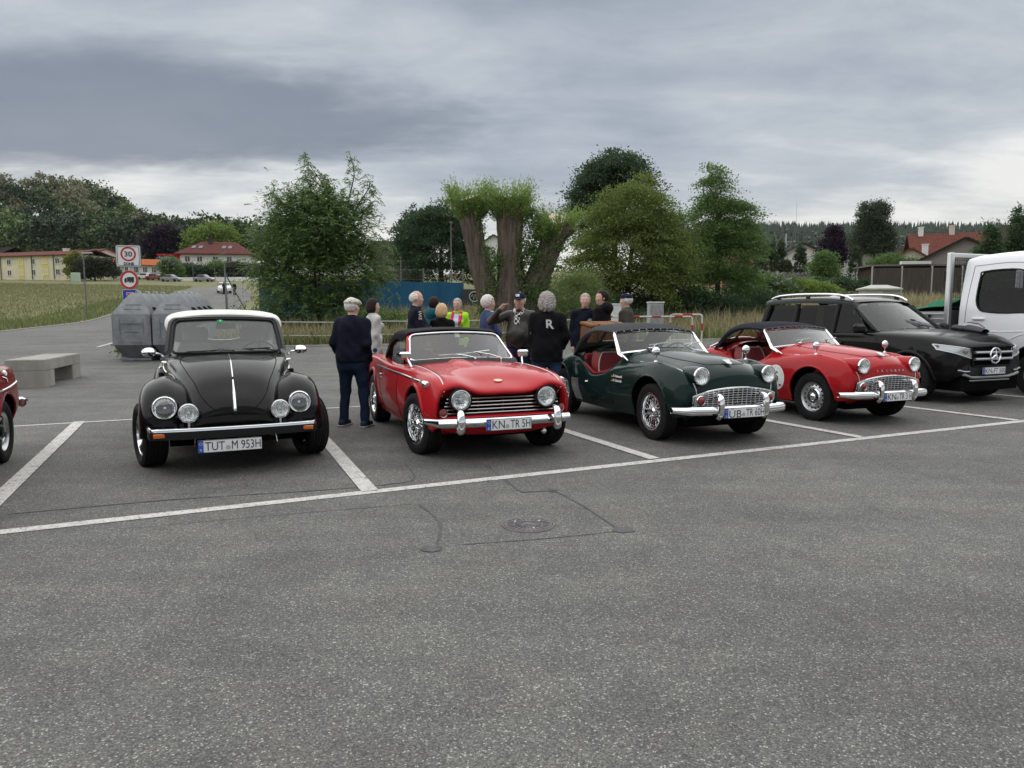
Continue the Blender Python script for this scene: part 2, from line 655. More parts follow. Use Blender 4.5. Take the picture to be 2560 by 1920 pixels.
PX = np.stack([XX.ravel(), YY.ravel()], 1)
Z = tz(PX[:, 0], PX[:, 1])
_, dlot = near_poly(PX, LOT)
ilot = in_poly(PX, LOT)
Z = np.where(ilot & (dlot > 0.9), Z - 0.07, Z)
Z = Z + np.where(~ilot, np.minimum(dlot, 2) * 0.02, 0)
m_ground = mat('meadow_soil', (0.12, 0.13, 0.055), 0.95, c2=(0.185, 0.172, 0.088), scale=0.35, bump=0.5, bscale=6, detail=9)
g = link('ground', np_mesh('ground', np.column_stack([PX, Z]), grid_faces(len(_x), len(_y)), m_ground, sharp=0), kind='structure')
def asphalt_mat():
	m = bpy.data.materials.new('asphalt')
	m.use_nodes = True
	nt = m.node_tree
	b = nt.nodes['Principled BSDF']
	t = nd(nt, 'ShaderNodeTexCoord')
	o = t.outputs['Object']
	v1 = nd(nt, 'ShaderNodeTexVoronoi', i_Scale=150.0)
	nt.links.new(o, v1.inputs['Vector'])
	s1 = nd(nt, 'ShaderNodeSeparateColor')
	nt.links.new(v1.outputs['Color'], s1.inputs[0])
	stones = ramp(nt, s1.outputs[0], [(0.0, (0.072, 0.072, 0.070)), (0.30, (0.112, 0.111, 0.107)), (0.62, (0.145, 0.143, 0.137)), (0.92, (0.19, 0.187, 0.178)), (0.975, (0.38, 0.375, 0.36))])
	gaps = ramp(nt, v1.outputs['Distance'], [(0.25, (1, 1, 1)), (0.75, (0.62, 0.62, 0.62))])
	c = mixc(nt, 1.0, stones, gaps, 'MULTIPLY')
	nz = nd(nt, 'ShaderNodeTexNoise', i_Scale=320.0, i_Detail=2.0)
	nt.links.new(o, nz.inputs['Vector'])
	c = mixc(nt, 1.0, c, ramp(nt, nz.outputs[0], [(0.3, (0.78, 0.78, 0.78)), (0.7, (1.22, 1.22, 1.22))]), 'MULTIPLY')
	for sc, d, lo, hi in ((0.55, 5, 0.86, 1.12), (3.2, 4, 0.88, 1.10), (0.12, 3, 0.90, 1.10)):
		q = nd(nt, 'ShaderNodeTexNoise', i_Scale=sc, i_Detail=float(d), i_Distortion=0.6)
		nt.links.new(o, q.inputs['Vector'])
		c = mixc(nt, 1.0, c, ramp(nt, q.outputs[0], [(0.32, (lo,) * 3), (0.68, (hi, hi, hi * 0.985))]), 'MULTIPLY')
	mp = nd(nt, 'ShaderNodeMapping')
	mp.inputs['Rotation'].default_value = (0, 0, R(-25))
	mp.inputs['Scale'].default_value = (.14, 1.9, 1)
	nt.links.new(o, mp.inputs[0])
	q = nd(nt, 'ShaderNodeTexNoise', i_Scale=1.0, i_Detail=6.0, i_Roughness=0.6)
	nt.links.new(mp.outputs[0], q.inputs['Vector'])
	c = mixc(nt, 1.0, c, ramp(nt, q.outputs[0], [(0.34, (.86,) * 3), (0.66, (1.13,) * 3)]), 'MULTIPLY')
	q = nd(nt, 'ShaderNodeTexNoise', i_Scale=2.1, i_Detail=4.0)
	nt.links.new(o, q.inputs['Vector'])
	c = mixc(nt, 1.0, c, ramp(nt, q.outputs[0], [(0.35, (1.02, 1.0, 0.985)), (0.65, (0.98, 1.0, 0.995))]), 'MULTIPLY')
	q = nd(nt, 'ShaderNodeTexNoise', i_Scale=0.9, i_Detail=6.0, i_Roughness=0.7)
	nt.links.new(o, q.inputs['Vector'])
	c = mixc(nt, ramp(nt, q.outputs[0], [(0.66, (0, 0, 0)), (0.76, (0.5, 0.5, 0.5))]), c, (0.045, 0.045, 0.045))
	nt.links.new(c, b.inputs['Base Color'])
	b.inputs['Roughness'].default_value = 0.82
	b.inputs['Specular IOR Level'].default_value = 0.35
	bp = nd(nt, 'ShaderNodeBump', i_Strength=0.55, i_Distance=0.006)
	nt.links.new(s1.outputs[1], bp.inputs['Height'])
	nt.links.new(bp.outputs[0], b.inputs['Normal'])
	return m
m_asph = asphalt_mat()
_ax = np.arange(-54, 50, 0.9)
_ay = np.arange(-16, 120, 0.9)
XX, YY = np.meshgrid(_ax, _ay, indexing='ij')
V = np.column_stack([XX.ravel(), YY.ravel(), np.zeros(XX.size)])
F = grid_faces(len(_ax), len(_ay))
V, F = cut(V, F, [0, 1], LOT, keep=True)
V, F = compact(V, F)
V[:, 2] = tz(V[:, 0], V[:, 1]) + 0.012
link('parking_lot', np_mesh('parking_lot', V, F, m_asph, sharp=0), kind='structure')
def strip(name, pts, w, m, lift=0.016, seg=1.0, jitter=0.0):
	"""flat painted strip lying on the lot"""
	P = np.asarray(pts, float)
	out = [P[0]]
	for a, b in zip(P[:-1], P[1:]):
		k = max(1, int(np.linalg.norm(b - a) / seg))
		for i in range(1, k + 1):
			out.append(a + (b - a) * i / k)
	P = np.array(out)
	T = np.gradient(P, axis=0)
	T /= np.linalg.norm(T, axis=1, keepdims=True)
	N = np.stack([-T[:, 1], T[:, 0]], 1)
	j = 1 + jitter * rng.standard_normal((len(P), 2))
	A, B = P + N * w / 2 * j[:, :1], P - N * w / 2 * j[:, 1:]
	V = np.concatenate([A, B])
	V = np.column_stack([V, tz(V[:, 0], V[:, 1]) + lift])
	k = len(P)
	F = np.array([(i, k + i, k + i + 1, i + 1) for i in range(k - 1)])
	return link(name, np_mesh(name, V, F, m, sharp=0), kind='structure')
def paint_mat():
	m = bpy.data.materials.new('road_paint')
	m.use_nodes = True
	nt = m.node_tree
	b = nt.nodes['Principled BSDF']
	t = nd(nt, 'ShaderNodeTexCoord')
	o = t.outputs['Object']
	v = nd(nt, 'ShaderNodeTexVoronoi', i_Scale=95.0)
	nt.links.new(o, v.inputs['Vector'])
	s = nd(nt, 'ShaderNodeSeparateColor')
	nt.links.new(v.outputs['Color'], s.inputs[0])
	n = nd(nt, 'ShaderNodeTexNoise', i_Scale=9.0, i_Detail=8.0, i_Roughness=0.75)
	nt.links.new(o, n.inputs['Vector'])
	a = math_node(nt, 'ADD', math_node(nt, 'MULTIPLY', s.outputs[0], 0.35), n.outputs[0])
	f = ramp(nt, a, [(0.45, (0, 0, 0)), (0.60, (1, 1, 1))])
	c = mixc(nt, f, (0.135, 0.133, 0.128), ramp(nt, s.outputs[1], [(0, (0.40, 0.39, 0.37)), (1, (0.58, 0.57, 0.54))]))
	nt.links.new(c, b.inputs['Base Color'])
	b.inputs['Roughness'].default_value = 0.8
	return m
m_paint = paint_mat()
tar = mat('tar', (0.062, 0.062, 0.061), 0.8, c2=(0.105, 0.104, 0.10), scale=5)
FT = np.array([0.9046, 0.4262])       # along the front line
FS = np.array([-0.412, 0.911])        # along the stall lines, away from the camera
F0 = np.array([-3.354, 4.534])
def fl(t):
	return F0 + FT * t
strip('road_marking', [F0 - FT * 14, F0 + FT * 26], 0.115, m_paint, jitter=0.03)
STALLS = [((-3.98, 5.41), (-5.69, 9.24)), ((-1.97, 7.57), (-1.18, 5.655)), ((0.62, 8.60), (1.38, 6.90))]
for (a, b) in [((-3.36, 4.0), (-5.69, 9.24)), ((-1.145, 5.60), (-3.14, 10.36)), ((1.40, 6.86), (-0.72, 11.52)), ((4.02, 8.07), (1.75, 12.65)), ((6.72, 9.34), (4.30, 13.8)), ((9.4, 10.6), (6.9, 15.0)), ((-6.1, 3.25), (-8.3, 8.0))]:
	strip('road_marking', [a, b], 0.135, m_paint, 0.020, jitter=0.03)
strip('road_marking', [(-14, 5.2), (-6.18, 8.91), (-2.13, 10.84), (9.5, 16.3)], 0.075, m_paint, 0.0175, jitter=0.05)
strip('road_marking', [(-14.6, 25.0), (-15.8, 28.6)], 0.12, m_paint)
for pts, w in (([(-0.70, 5.23), (-0.50, 4.75), (-0.46, 4.25)], 0.022), ([(-0.46, 4.25), (0.2, 4.4), (0.72, 4.56)], 0.012), ([(0.72, 4.56), (0.60, 4.95), (0.40, 5.50), (0.30, 5.60)], 0.02),
			   ([(0.32, 5.62), (0.08, 5.60), (-0.02, 5.88), (-0.25, 6.6)], 0.03), ([(-3.6, 4.95), (-2.6, 5.35), (-1.6, 5.62), (-1.0, 5.85), (-0.85, 6.05), (-1.0, 6.6)], 0.02), ([(-0.75, 5.22), (-1.6, 4.95), (-2.6, 4.6)], 0.008)):
	strip('tar_seam', cr1([(*p,) for p in pts], 6), w * .8, tar, 0.0155, 0.15, jitter=0.35)
for (x, y, a) in ((-0.49, 4.2, 0.07), (0.74, 4.58, 0.08), (0.33, 5.65, 0.05), (0.1, 5.58, 0.03)):
	b = MB()
	k = 14
	an = np.arange(k) / k * 2 * np.pi
	r = a * (0.6 + 0.4 * rng.random(k))
	b.add(np.column_stack([x + r * 1.1 * np.cos(an), y + r * np.sin(an), np.full(k, 0.0163)]), [tuple(range(k))])
	b.build('tar_patch', mat('pale_tar', (0.085, 0.088, 0.092), 0.7, var=0.3, scale=20), kind='structure')
m_kerb = mat('kerb_stone', (0.27, 0.26, 0.24), 0.9, var=0.25, scale=5, bump=0.3, bscale=30)
def kerb(pts):
	P = bez(np.array(pts, float), 40)
	b = MB()
	T = np.gradient(P, axis=0)
	T /= np.linalg.norm(T, axis=1, keepdims=True)
	N = np.stack([-T[:, 1], T[:, 0]], 1)
	zz = tz(P[:, 0], P[:, 1])
	prof = [(-0.07, -0.1), (-0.07, 0.05), (-0.05, 0.07), (0.05, 0.07), (0.07, 0.05), (0.07, -0.1)]
	G = np.stack([np.column_stack([P + N * o, zz + h]) for o, h in prof], 1)
	b.grid(G)
	b.build('kerb', m_kerb, kind='structure')
kerb([(-17.0, 5.0), (-19.25, 13.5), (-25.95, 35.9), (-33.05, 59), (-44, 93)])
kerb([(-18.8, 46), (-11.8, 27.2), (-8.4, 25.0)])
kerb([(-8.4, 25.0), (8.4, 28.8), (48, 38)])
mh = thing('manhole_cover', 'round grey cast iron manhole cover set in the tarred asphalt square', 'manhole', (0.11, 4.70, 0.0))
iron = mat('cast_iron', (0.115, 0.105, 0.11), 0.55, 0.35, var=0.25, scale=18)
b = MB()
b.lathe([(0.0, 0.019), (0.150, 0.019), (0.155, 0.023), (0.163, 0.023), (0.165, 0.018)], n=48)
b.build('lid', iron, mh)
b = MB()
b.lathe([(0.168, 0.012), (0.168, 0.0205), (0.180, 0.0205), (0.184, 0.012)], n=48)
b.build('ring', iron, mh)
b = MB()
for k in range(24):
	a = k / 24 * 2 * math.pi
	for r0, r1 in ((0.05, 0.092), (0.102, 0.146)):
		c = (math.cos(a) * (r0 + r1) / 2, math.sin(a) * (r0 + r1) / 2, 0.0205)
		b.box(c, (r1 - r0, 0.010, 0.005), (0, 0, a))
b.box((0, 0, 0.0205), (0.06, 0.06, 0.005))
b.build('rib', iron, mh, kind='stuff')
for a in (150, 40, 290):
	MB().lathe([(0, 0.0245), (0.008, 0.0245), (0.010, 0.018)], (math.cos(R(a)) * 0.10, math.sin(R(a)) * 0.10, 0), n=12).build('bolt', galv, mh)
# ================================================================== car building
def paint(name, c, rough=0.25, coat=1.0, metal=0.0):
	return mat(name, c, rough, metal, coat * 0.3, spec=0.06)
class Car:
	def __init__(self, name, label, loc, head, scale=1.0, cat='car', group=None):
		self.root = thing(name, label, cat, (loc[0], loc[1], 0.013), math.atan2(-math.cos(R(head)), math.sin(R(head))), group, scale)
	def shell(self, rows, nu=8, nv=6, half=True):
		A = np.asarray(rows, float)
		if half:
			B = A[:, :-1][:, ::-1] * np.array([1, -1, 1])
			A = np.concatenate([A, B], 1)
		P = cr1(A, nu)
		P = np.swapaxes(cr1(np.swapaxes(P, 0, 1), nv), 0, 1)
		return P
	def body(self, name, rows, m, cuts=(), nu=8, nv=6, keep_bvh=True, parent=None, th=0.0, sharp=40, half=True):
		P = self.shell(rows, nu, nv, half)
		a, b = P.shape[:2]
		V, F = P.reshape(-1, 3), grid_faces(a, b)[:, ::-1]
		if keep_bvh:
			self.bvh = BVHTree.FromPolygons([tuple(v) for v in V], [tuple(f) for f in F])
		for c in cuts:
			V, F = cut(V, F, *c)
		V, F = compact(V, F)
		o = link(name, np_mesh(name, V, F, m, sharp=sharp), parent or self.root)
		if th:
			md = o.modifiers.new('thickness', 'SOLIDIFY')
			md.thickness = th
			md.offset = -1
		return o
	def _ray(self, o, d, default):
		h = self.bvh.ray_cast(Vector(o), Vector(d))
		return h[0] if h[0] is not None else Vector(default)
	def front(self, y, z, off=0.0):
		h = self._ray((6, y, z), (-1, 0, 0), (0, y, z))
		return np.array(h) + np.array([off, 0, 0])
	def side(self, x, z, s=1, off=0.0):
		h = self._ray((x, 4 * s, z), (0, -s, 0), (x, 0.6 * s, z))
		return np.array(h) + np.array([0, off * s, 0])
	def top(self, x, y, off=0.0):
		h = self._ray((x, y, 5), (0, 0, -1), (x, y, 0.5))
		return np.array(h) + np.array([0, 0, off])
	def part(self, name, mb, m, **kw):
		return mb.build(name, m, self.root, **kw)
	def line(self, name, pts, how, r, m, s=1, off=0.0, n=6, dens=24, parent=None):
		P = bez(np.array(pts, float), dens)
		f = {'side': lambda p: self.side(p[0], p[1], s, off), 'top': lambda p: self.top(p[0], p[1], off), 'front': lambda p: self.front(p[0], p[1], off)}[how]
		Q = np.array([f(p) for p in P])
		return MB().tube(Q, r, n).build(name, m, parent or self.root)
	def arch(self, cx, cz, r, s, m, a0=-5, a1=185, tr=0.012, inner=0.36, off=-0.004):
		"""rolled lip round a wheel opening plus the dark well behind it"""
		an = np.radians(np.linspace(a0, a1, 40))
		Q = []
		for a in an:
			Q.append(self.side(cx + r * math.cos(a), cz + r * math.sin(a), s, off))
		Q = np.array(Q)
		Q[:, 1] = np.convolve(np.pad(Q[:, 1], 2, 'edge'), np.ones(5) / 5, 'valid')
		MB().tube(Q, tr, 8).build('arch_lip', m, self.root)
		w = []
		for q in Q:
			w.append([q, np.array([cx + (q[0] - cx) * 1.03, s * inner, cz + (q[2] - cz) * 1.03])])
		MB().grid(np.array(w)).build('wheel_well', dark, self.root)
	def wheels(self, kind, r, w, rr, spots, steer=0.0, cm=None):
		proto = None
		for i, (x, y) in enumerate(spots):
			st = R(steer) if i < 2 else 0.0
			rz = st + (0 if y > 0 else math.pi)
			if proto is None:
				proto = make_wheel(self.root, kind, r, w, rr)
				proto.location = (x, y, r - 0.006)
				proto.rotation_euler = (0, 0, rz)
			else:
				c = copy_tree(proto, self.root, (x, y, r - 0.006), rz)
	def headlight(self, p, r, tilt=0.0, depth=0.05, toe=0.0, rim=0.014, shell_m=None, name='headlight', ringm=None):
		d = Vector((math.cos(tilt) * math.cos(toe), math.sin(toe), math.sin(tilt)))
		d.normalize()
		b = MB()
		b.lathe([(r * 0.15, -depth * 0.9), (r * 0.55, -depth * 0.65), (r * 0.93, 0.0)], p, d, 32)
		o = b.build(name, reflector, self.root)
		b = MB()
		b.lathe([(r * 1.02, -depth), (r * 1.10, -depth * 0.4), (r * 1.10, 0.004), (r * 1.06, rim), (r * 0.97, rim * 1.1), (r * 0.92, 0.0)], p, d, 32)
		b.build('rim', ringm or chrome, o)
		b = MB()
		b.lathe([(r * 0.95, 0.002)] + [(r * 0.95 * math.cos(t), 0.002 + r * 0.30 * math.sin(t)) for t in np.linspace(0.2, 1.5, 8)] + [(0.001, 0.002 + r * 0.30)], p, d, 32)
		b.build('lens', lens, o)
		b = MB()
		b.ell(Vector(p) - d * depth * 0.35, 0.016, 10, 8)
		b.build('bulb', mat('bulb', (0.75, 0.75, 0.7), 0.3), o)
		if shell_m:
			b = MB()
			b.lathe([(r * 1.13, -0.005), (r * 1.16, -0.06), (r * 1.12, -0.16), (r * 1.0, -0.26)], p, d, 32)
			b.build('pod', shell_m, o)
		return o
	def plate(self, p, w, left, right, h=0.11, lw=None, tilt=0.0, seal=True, gap=0.5, lf=0.40):
		o = MB().box((0, 0, 0), (w, h, 0.006), ch=0.002).build('number_plate', plate_w, self.root)
		o.matrix_local = frame(p, (0, 1, 0), (math.sin(tilt), 0, math.cos(tilt)))
		e = 0.0035
		b = MB()
		t = 0.004
		for c, s_ in (((0, h / 2 - t / 2, e), (w, t, 0.002)), ((0, -h / 2 + t / 2, e), (w, t, 0.002)), ((-w / 2 + t / 2, 0, e), (t, h, 0.002)), ((w / 2 - t / 2, 0, e), (t, h, 0.002))):
			b.box(c, s_)
		b.build('border', ink, o)
		bw = 0.042
		MB().box((-w / 2 + bw / 2 + t, 0, e), (bw, h - 2 * t, 0.0016)).build('country_band', plate_b, o)
		q = link('country_letter', text_mesh('country_letter', 'D', 0.018, wpaint), o)
		q.location = (-w / 2 + bw / 2 + t, -0.030, e + 0.0022)
		b = MB()
		for k in range(12):
			a = k * math.pi / 6
			b.lathe([(0.0025, 0.0), (0.0, 0.0005)], (-w / 2 + bw / 2 + t + 0.012 * math.cos(a), 0.022 + 0.012 * math.sin(a), e + 0.0016), n=6)
		b.build('star_ring', mat('star_yellow', (0.8, 0.6, 0.05), 0.5), o)
		x0, x1 = -w / 2 + bw + t + 0.010, w / 2 - 0.010
		L = x1 - x0
		ls = 0.052
		wl = (L - ls) * lf
		wr = (L - ls) * (1 - lf)
		q = link('lettering', text_mesh('lettering', left, 0.075, ink, width=wl - 0.004), o)
		q.location = (x0 + wl / 2, 0, e + 0.0012)
		q = link('lettering', text_mesh('lettering', right, 0.075, ink, width=wr - 0.006), o)
		q.location = (x1 - wr / 2, 0, e + 0.0012)
		b = MB()
		cx = x0 + wl + ls / 2 - 0.002
		b.lathe([(0.0, 0.0022), (0.019, 0.0022), (0.020, 0.0)], (cx, -0.018, e), n=20)
		b.build('seal', mat('seal_grey', (0.42, 0.44, 0.40), 0.5, var=0.5, scale=60), o)
		return o
	def round_mirror(self, p, r=0.055, stem=None, back=True):
		b = MB()
		b.lathe([(0.0, 0.028), (r * 0.5, 0.025), (r * 0.9, 0.012), (r, 0.0), (r * 0.95, -0.008), (0, -0.009)], p, (1, 0, 0.05), 24)
		if stem is not None:
			b.tube(bez([np.array(stem), np.array(stem) + [0.0, 0, 0.04], np.array(p) + [0.01, 0, -r * 0.6]], 10), 0.007, 8)
			b.lathe([(0.022, 0), (0.018, 0.01), (0.008, 0.014)], np.array(stem) - [0, 0, 0.004], (0, 0, 1), 14)
		b.build('mirror', chrome, self.root)
def make_wheel(parent, kind, r, w, rr):
	root = sub('wheel', parent)
	b = MB()
	h = w / 2
	ax = (0, 1, 0)
	tread = []
	gro = 0.007
	for f in (-0.78, -0.45, -0.16, 0.16, 0.45, 0.78):
		q = f * h
		tread += [(r - 0.004 * abs(f), q - 0.012), (r - gro - 0.004 * abs(f), q - 0.006), (r - gro - 0.004 * abs(f), q + 0.004), (r - 0.004 * abs(f), q + 0.010)]
	prof = [(rr - 0.012, -h * 0.82), (rr + 0.004, -h * 0.95), (rr + (r - rr) * 0.45, -h * 1.08), (r - 0.022, -h * 1.02), (r - 0.008, -h * 0.93)] + tread + [(r - 0.008, h * 0.93), (r - 0.022, h * 1.02), (rr + (r - rr) * 0.45, h * 1.08), (rr + 0.004, h * 0.95), (rr - 0.012, h * 0.82)]
	b.lathe(prof, ax=ax, n=56)
	b.build('tyre', rubber, root, sharp=28)
	rim = MB()
	if kind == 'wire':
		rim.lathe([(rr + 0.004, h * 0.98), (rr - 0.002, h * 1.0), (rr - 0.022, h * 0.93), (rr - 0.026, h * 0.80), (rr - 0.034, h * 0.1), (rr - 0.030, -h * 0.5), (rr, -h * 0.8)], ax=ax, n=56)
		rim.build('rim', chrome, root)
		sp = MB()
		ns = 30
		for layer, (r0, y0, r1, y1, tw) in enumerate(((0.046, h * 0.66, rr - 0.032, h * 0.22, 0.42), (0.050, h * 0.20, rr - 0.030, h * 0.62, 0.34))):
			for k in range(ns):
				a0 = 2 * math.pi * k / ns
				sg = 1 if k % 2 else -1
				a1 = a0 + sg * tw
				sp.tube([(r0 * math.cos(a0), y0, r0 * math.sin(a0)), (r1 * math.cos(a1), y1, r1 * math.sin(a1))], 0.0028, 5, cap=False)
		sp.build('spokes', chrome, root)
		hb = MB()
		hb.lathe([(0.054, h * 0.1), (0.052, h * 0.62), (0.042, h * 0.75), (0.036, h * 0.92), (0.022, h * 1.0), (0.0, h * 1.02)], ax=ax, n=24)
		for k in range(2):
			hb.box((0.042 * (1 if k else -1), h * 0.86, 0), (0.05, 0.02, 0.028), ch=0.006)
		hb.build('hub', chrome, root)
	elif kind == 'steel':
		rim.lathe([(rr + 0.003, h * 0.93), (rr + 0.005, h * 0.84), (rr - 0.014, h * 0.80), (rr - 0.024, h * 0.62), (rr - 0.030, h * 0.45), (rr - 0.045, h * 0.36), (rr - 0.075, h * 0.52), (rr - 0.10, h * 0.42), (0.03, h * 0.42)], ax=ax, n=56)
		rim.build('rim', steel, root)
		ho = MB()
		for k in range(16):
			a = 2 * math.pi * (k + 0.5) / 16
			ho.lathe([(0.012, 0.0), (0.011, 0.004), (0.0, 0.004)], ((rr - 0.052) * math.cos(a), h * 0.42, (rr - 0.052) * math.sin(a)), (0, 1, 0), 10)
		ho.build('vent_hole', dark, root, kind='stuff')
		hb = MB()
		hb.lathe([(rr - 0.088, h * 0.40), (rr - 0.088, h * 0.56), (rr - 0.10, h * 0.72), (0.055, h * 0.80), (0.045, h * 0.74), (0.036, h * 0.86), (0.020, h * 1.0), (0.0, h * 1.02)], ax=ax, n=40)
		hb.build('hubcap', chrome, root)
	elif kind == 'mg':
		rim.lathe([(rr + 0.003, h * 0.93), (rr + 0.005, h * 0.84), (rr - 0.016, h * 0.80), (rr - 0.03, h * 0.58), (rr - 0.05, h * 0.42), (rr - 0.07, h * 0.62), (rr - 0.09, h * 0.60), (rr - 0.10, h * 0.3), (0.03, h * 0.3)], ax=ax, n=48)
		rim.build('rim', steel, root)
		hb = MB()
		for k in range(4):
			a = k * math.pi / 2 + 0.4
			hb.box(((rr - 0.085) * math.cos(a), h * 0.45, (rr - 0.085) * math.sin(a)), (0.08, 0.03, 0.06), (0, -a, 0), ch=0.008)
		hb.lathe([(0.05, h * 0.3), (0.045, h * 0.75), (0.02, h * 0.8), (0, h * 0.8)], ax=ax, n=20)
		hb.build('hub', trim, root)
	else:
		n_s = {'alloy': 5, 'modern': 5, 'van': 8}[kind]
		lip = chrome if kind == 'alloy' else steel
		rim.lathe([(rr + 0.003, h * 0.93), (rr + 0.004, h * 0.86), (rr - 0.012, h * 0.82), (rr - 0.022, h * 0.55), (rr - 0.03, -h * 0.3), (rr - 0.03, -h * 0.7)], ax=ax, n=56)
		rim.build('rim', lip, root)
		sp = MB()
		for k in range(n_s):
			a = 2 * math.pi * k / n_s + 0.3
			c = np.array([math.cos(a), 0, math.sin(a)])
			t = np.array([-math.sin(a), 0, math.cos(a)])
			yv = np.array([0, 1., 0])
			G = []
			for f in np.linspace(0, 1, 6):
				rad = 0.04 + (rr - 0.066) * f
				hw = 0.030 - 0.008 * math.sin(f * math.pi) + (0.012 * f if kind != 'van' else 0)
				y = h * (0.60 + 0.12 * f - 0.1 * math.sin(f * 3.1))
				G.append([rad * c + t * hw + yv * (y - 0.045), rad * c + t * hw + yv * y, rad * c + t * hw * 0.6 + yv * (y + 0.008), rad * c - t * hw * 0.6 + yv * (y + 0.008), rad * c - t * hw + yv * y, rad * c - t * hw + yv * (y - 0.045)])
			sp.grid(np.array(G))
		sp.build('spokes', {'alloy': mat('dark_alloy', (0.07, 0.07, 0.075), 0.3, 0.7), 'modern': steel, 'van': mat('grey_wheel', (0.16, 0.165, 0.17), 0.5, 0.4)}[kind], root)
		hb = MB()
		hb.lathe([(0.06, h * 0.2), (0.058, h * 0.62), (0.045, h * 0.70), (0.0, h * 0.71)], ax=ax, n=24)
		hb.build('hub', steel, root)
	d = MB()
	d.lathe([(rr - 0.03, -h * 0.3), (0.02, -h * 0.25)], ax=ax, n=32)
	d.build('brake_disc', dark, root)
	return root
def seat(car, x, y, z, m, w=0.44, hb=0.42, hd=0.12, parent=None, lean=0.25, headrest=False, pm=None):
	"""bucket seat: cushion, backrest and piping"""
	b = MB()
	b.box((x, y, z), (0.46, w, 0.16), ch=0.05)
	o = b.build('seat', m, car.root)
	P = []
	for f in np.linspace(0, 1, 7):
		ww = w / 2 * (1 - 0.35 * f ** 4)
		zz = z + 0.04 + hb * f
		xx = x - 0.22 - lean * hb * f
		P.append([(xx + 0.05, -ww + y, zz), (xx + 0.012, -ww * 0.6 + y, zz), (xx, y, zz), (xx + 0.012, ww * 0.6 + y, zz), (xx + 0.05, ww + y, zz)])
	P = cr1(np.array(P), 2)
	MB().sheet(P, hd).build('backrest', m, o)
	if pm is not None:
		e = [P[i][0] for i in range(len(P))] + [P[-1][j] for j in range(1, 5)] + [P[i][4] for i in range(len(P) - 2, -1, -1)]
		MB().tube(np.array(e) + [0.01, 0, 0.004], 0.008, 6).build('piping', pm, o)
	if headrest:
		MB().box((x - 0.24 - lean * (hb + 0.1), y, z + hb + 0.13), (0.09, w * 0.6, 0.17), (0, -lean * 0.6, 0), ch=0.035).build('headrest', m, o)
	return o
def steering(car, x, y, z, r, tilt=0.5, m=trim):
	b = MB()
	ax = Vector((-math.cos(tilt), 0, math.sin(tilt)))
	u = Vector((0, 1, 0))
	v = ax.cross(u)
	c = Vector((x, y, z))
	ring = [c + u * r * math.cos(a) + v * r * math.sin(a) for a in np.linspace(0, 2 * math.pi, 33)[:-1]]
	b.tube(ring, 0.011, 8, closed=True)
	for a in (0.3, math.pi - 0.3, math.pi * 1.5):
		b.tube([c, c + u * r * math.cos(a) + v * r * math.sin(a)], 0.007, 6)
	b.tube([c, c - ax * 0.35], 0.02, 8)
	b.build('steering_wheel', m, car.root)
def wiper(car, a, b_, m, up=0.015, blade=0.34, ang=0.0):
	"""arm from pivot a to elbow b_ plus blade through b_"""
	q = MB()
	a, b_ = np.array(a, float), np.array(b_, float)
	q.tube([a, a + [0, 0, 0.02], (a + b_) / 2 + [0.02, 0, 0.02], b_], 0.006, 6)
	q.lathe([(0.014, -0.02), (0.014, 0.012), (0, 0.02)], a, (0, 0, 1), 10)
	d = np.array([0, math.cos(ang), math.sin(ang)])
	q.tube([b_ - d * blade / 2 - [0.0, 0, 0], b_ + [0.012, 0, 0], b_ + d * blade / 2], 0.007, 6)
	q.build('wiper', m, car.root)
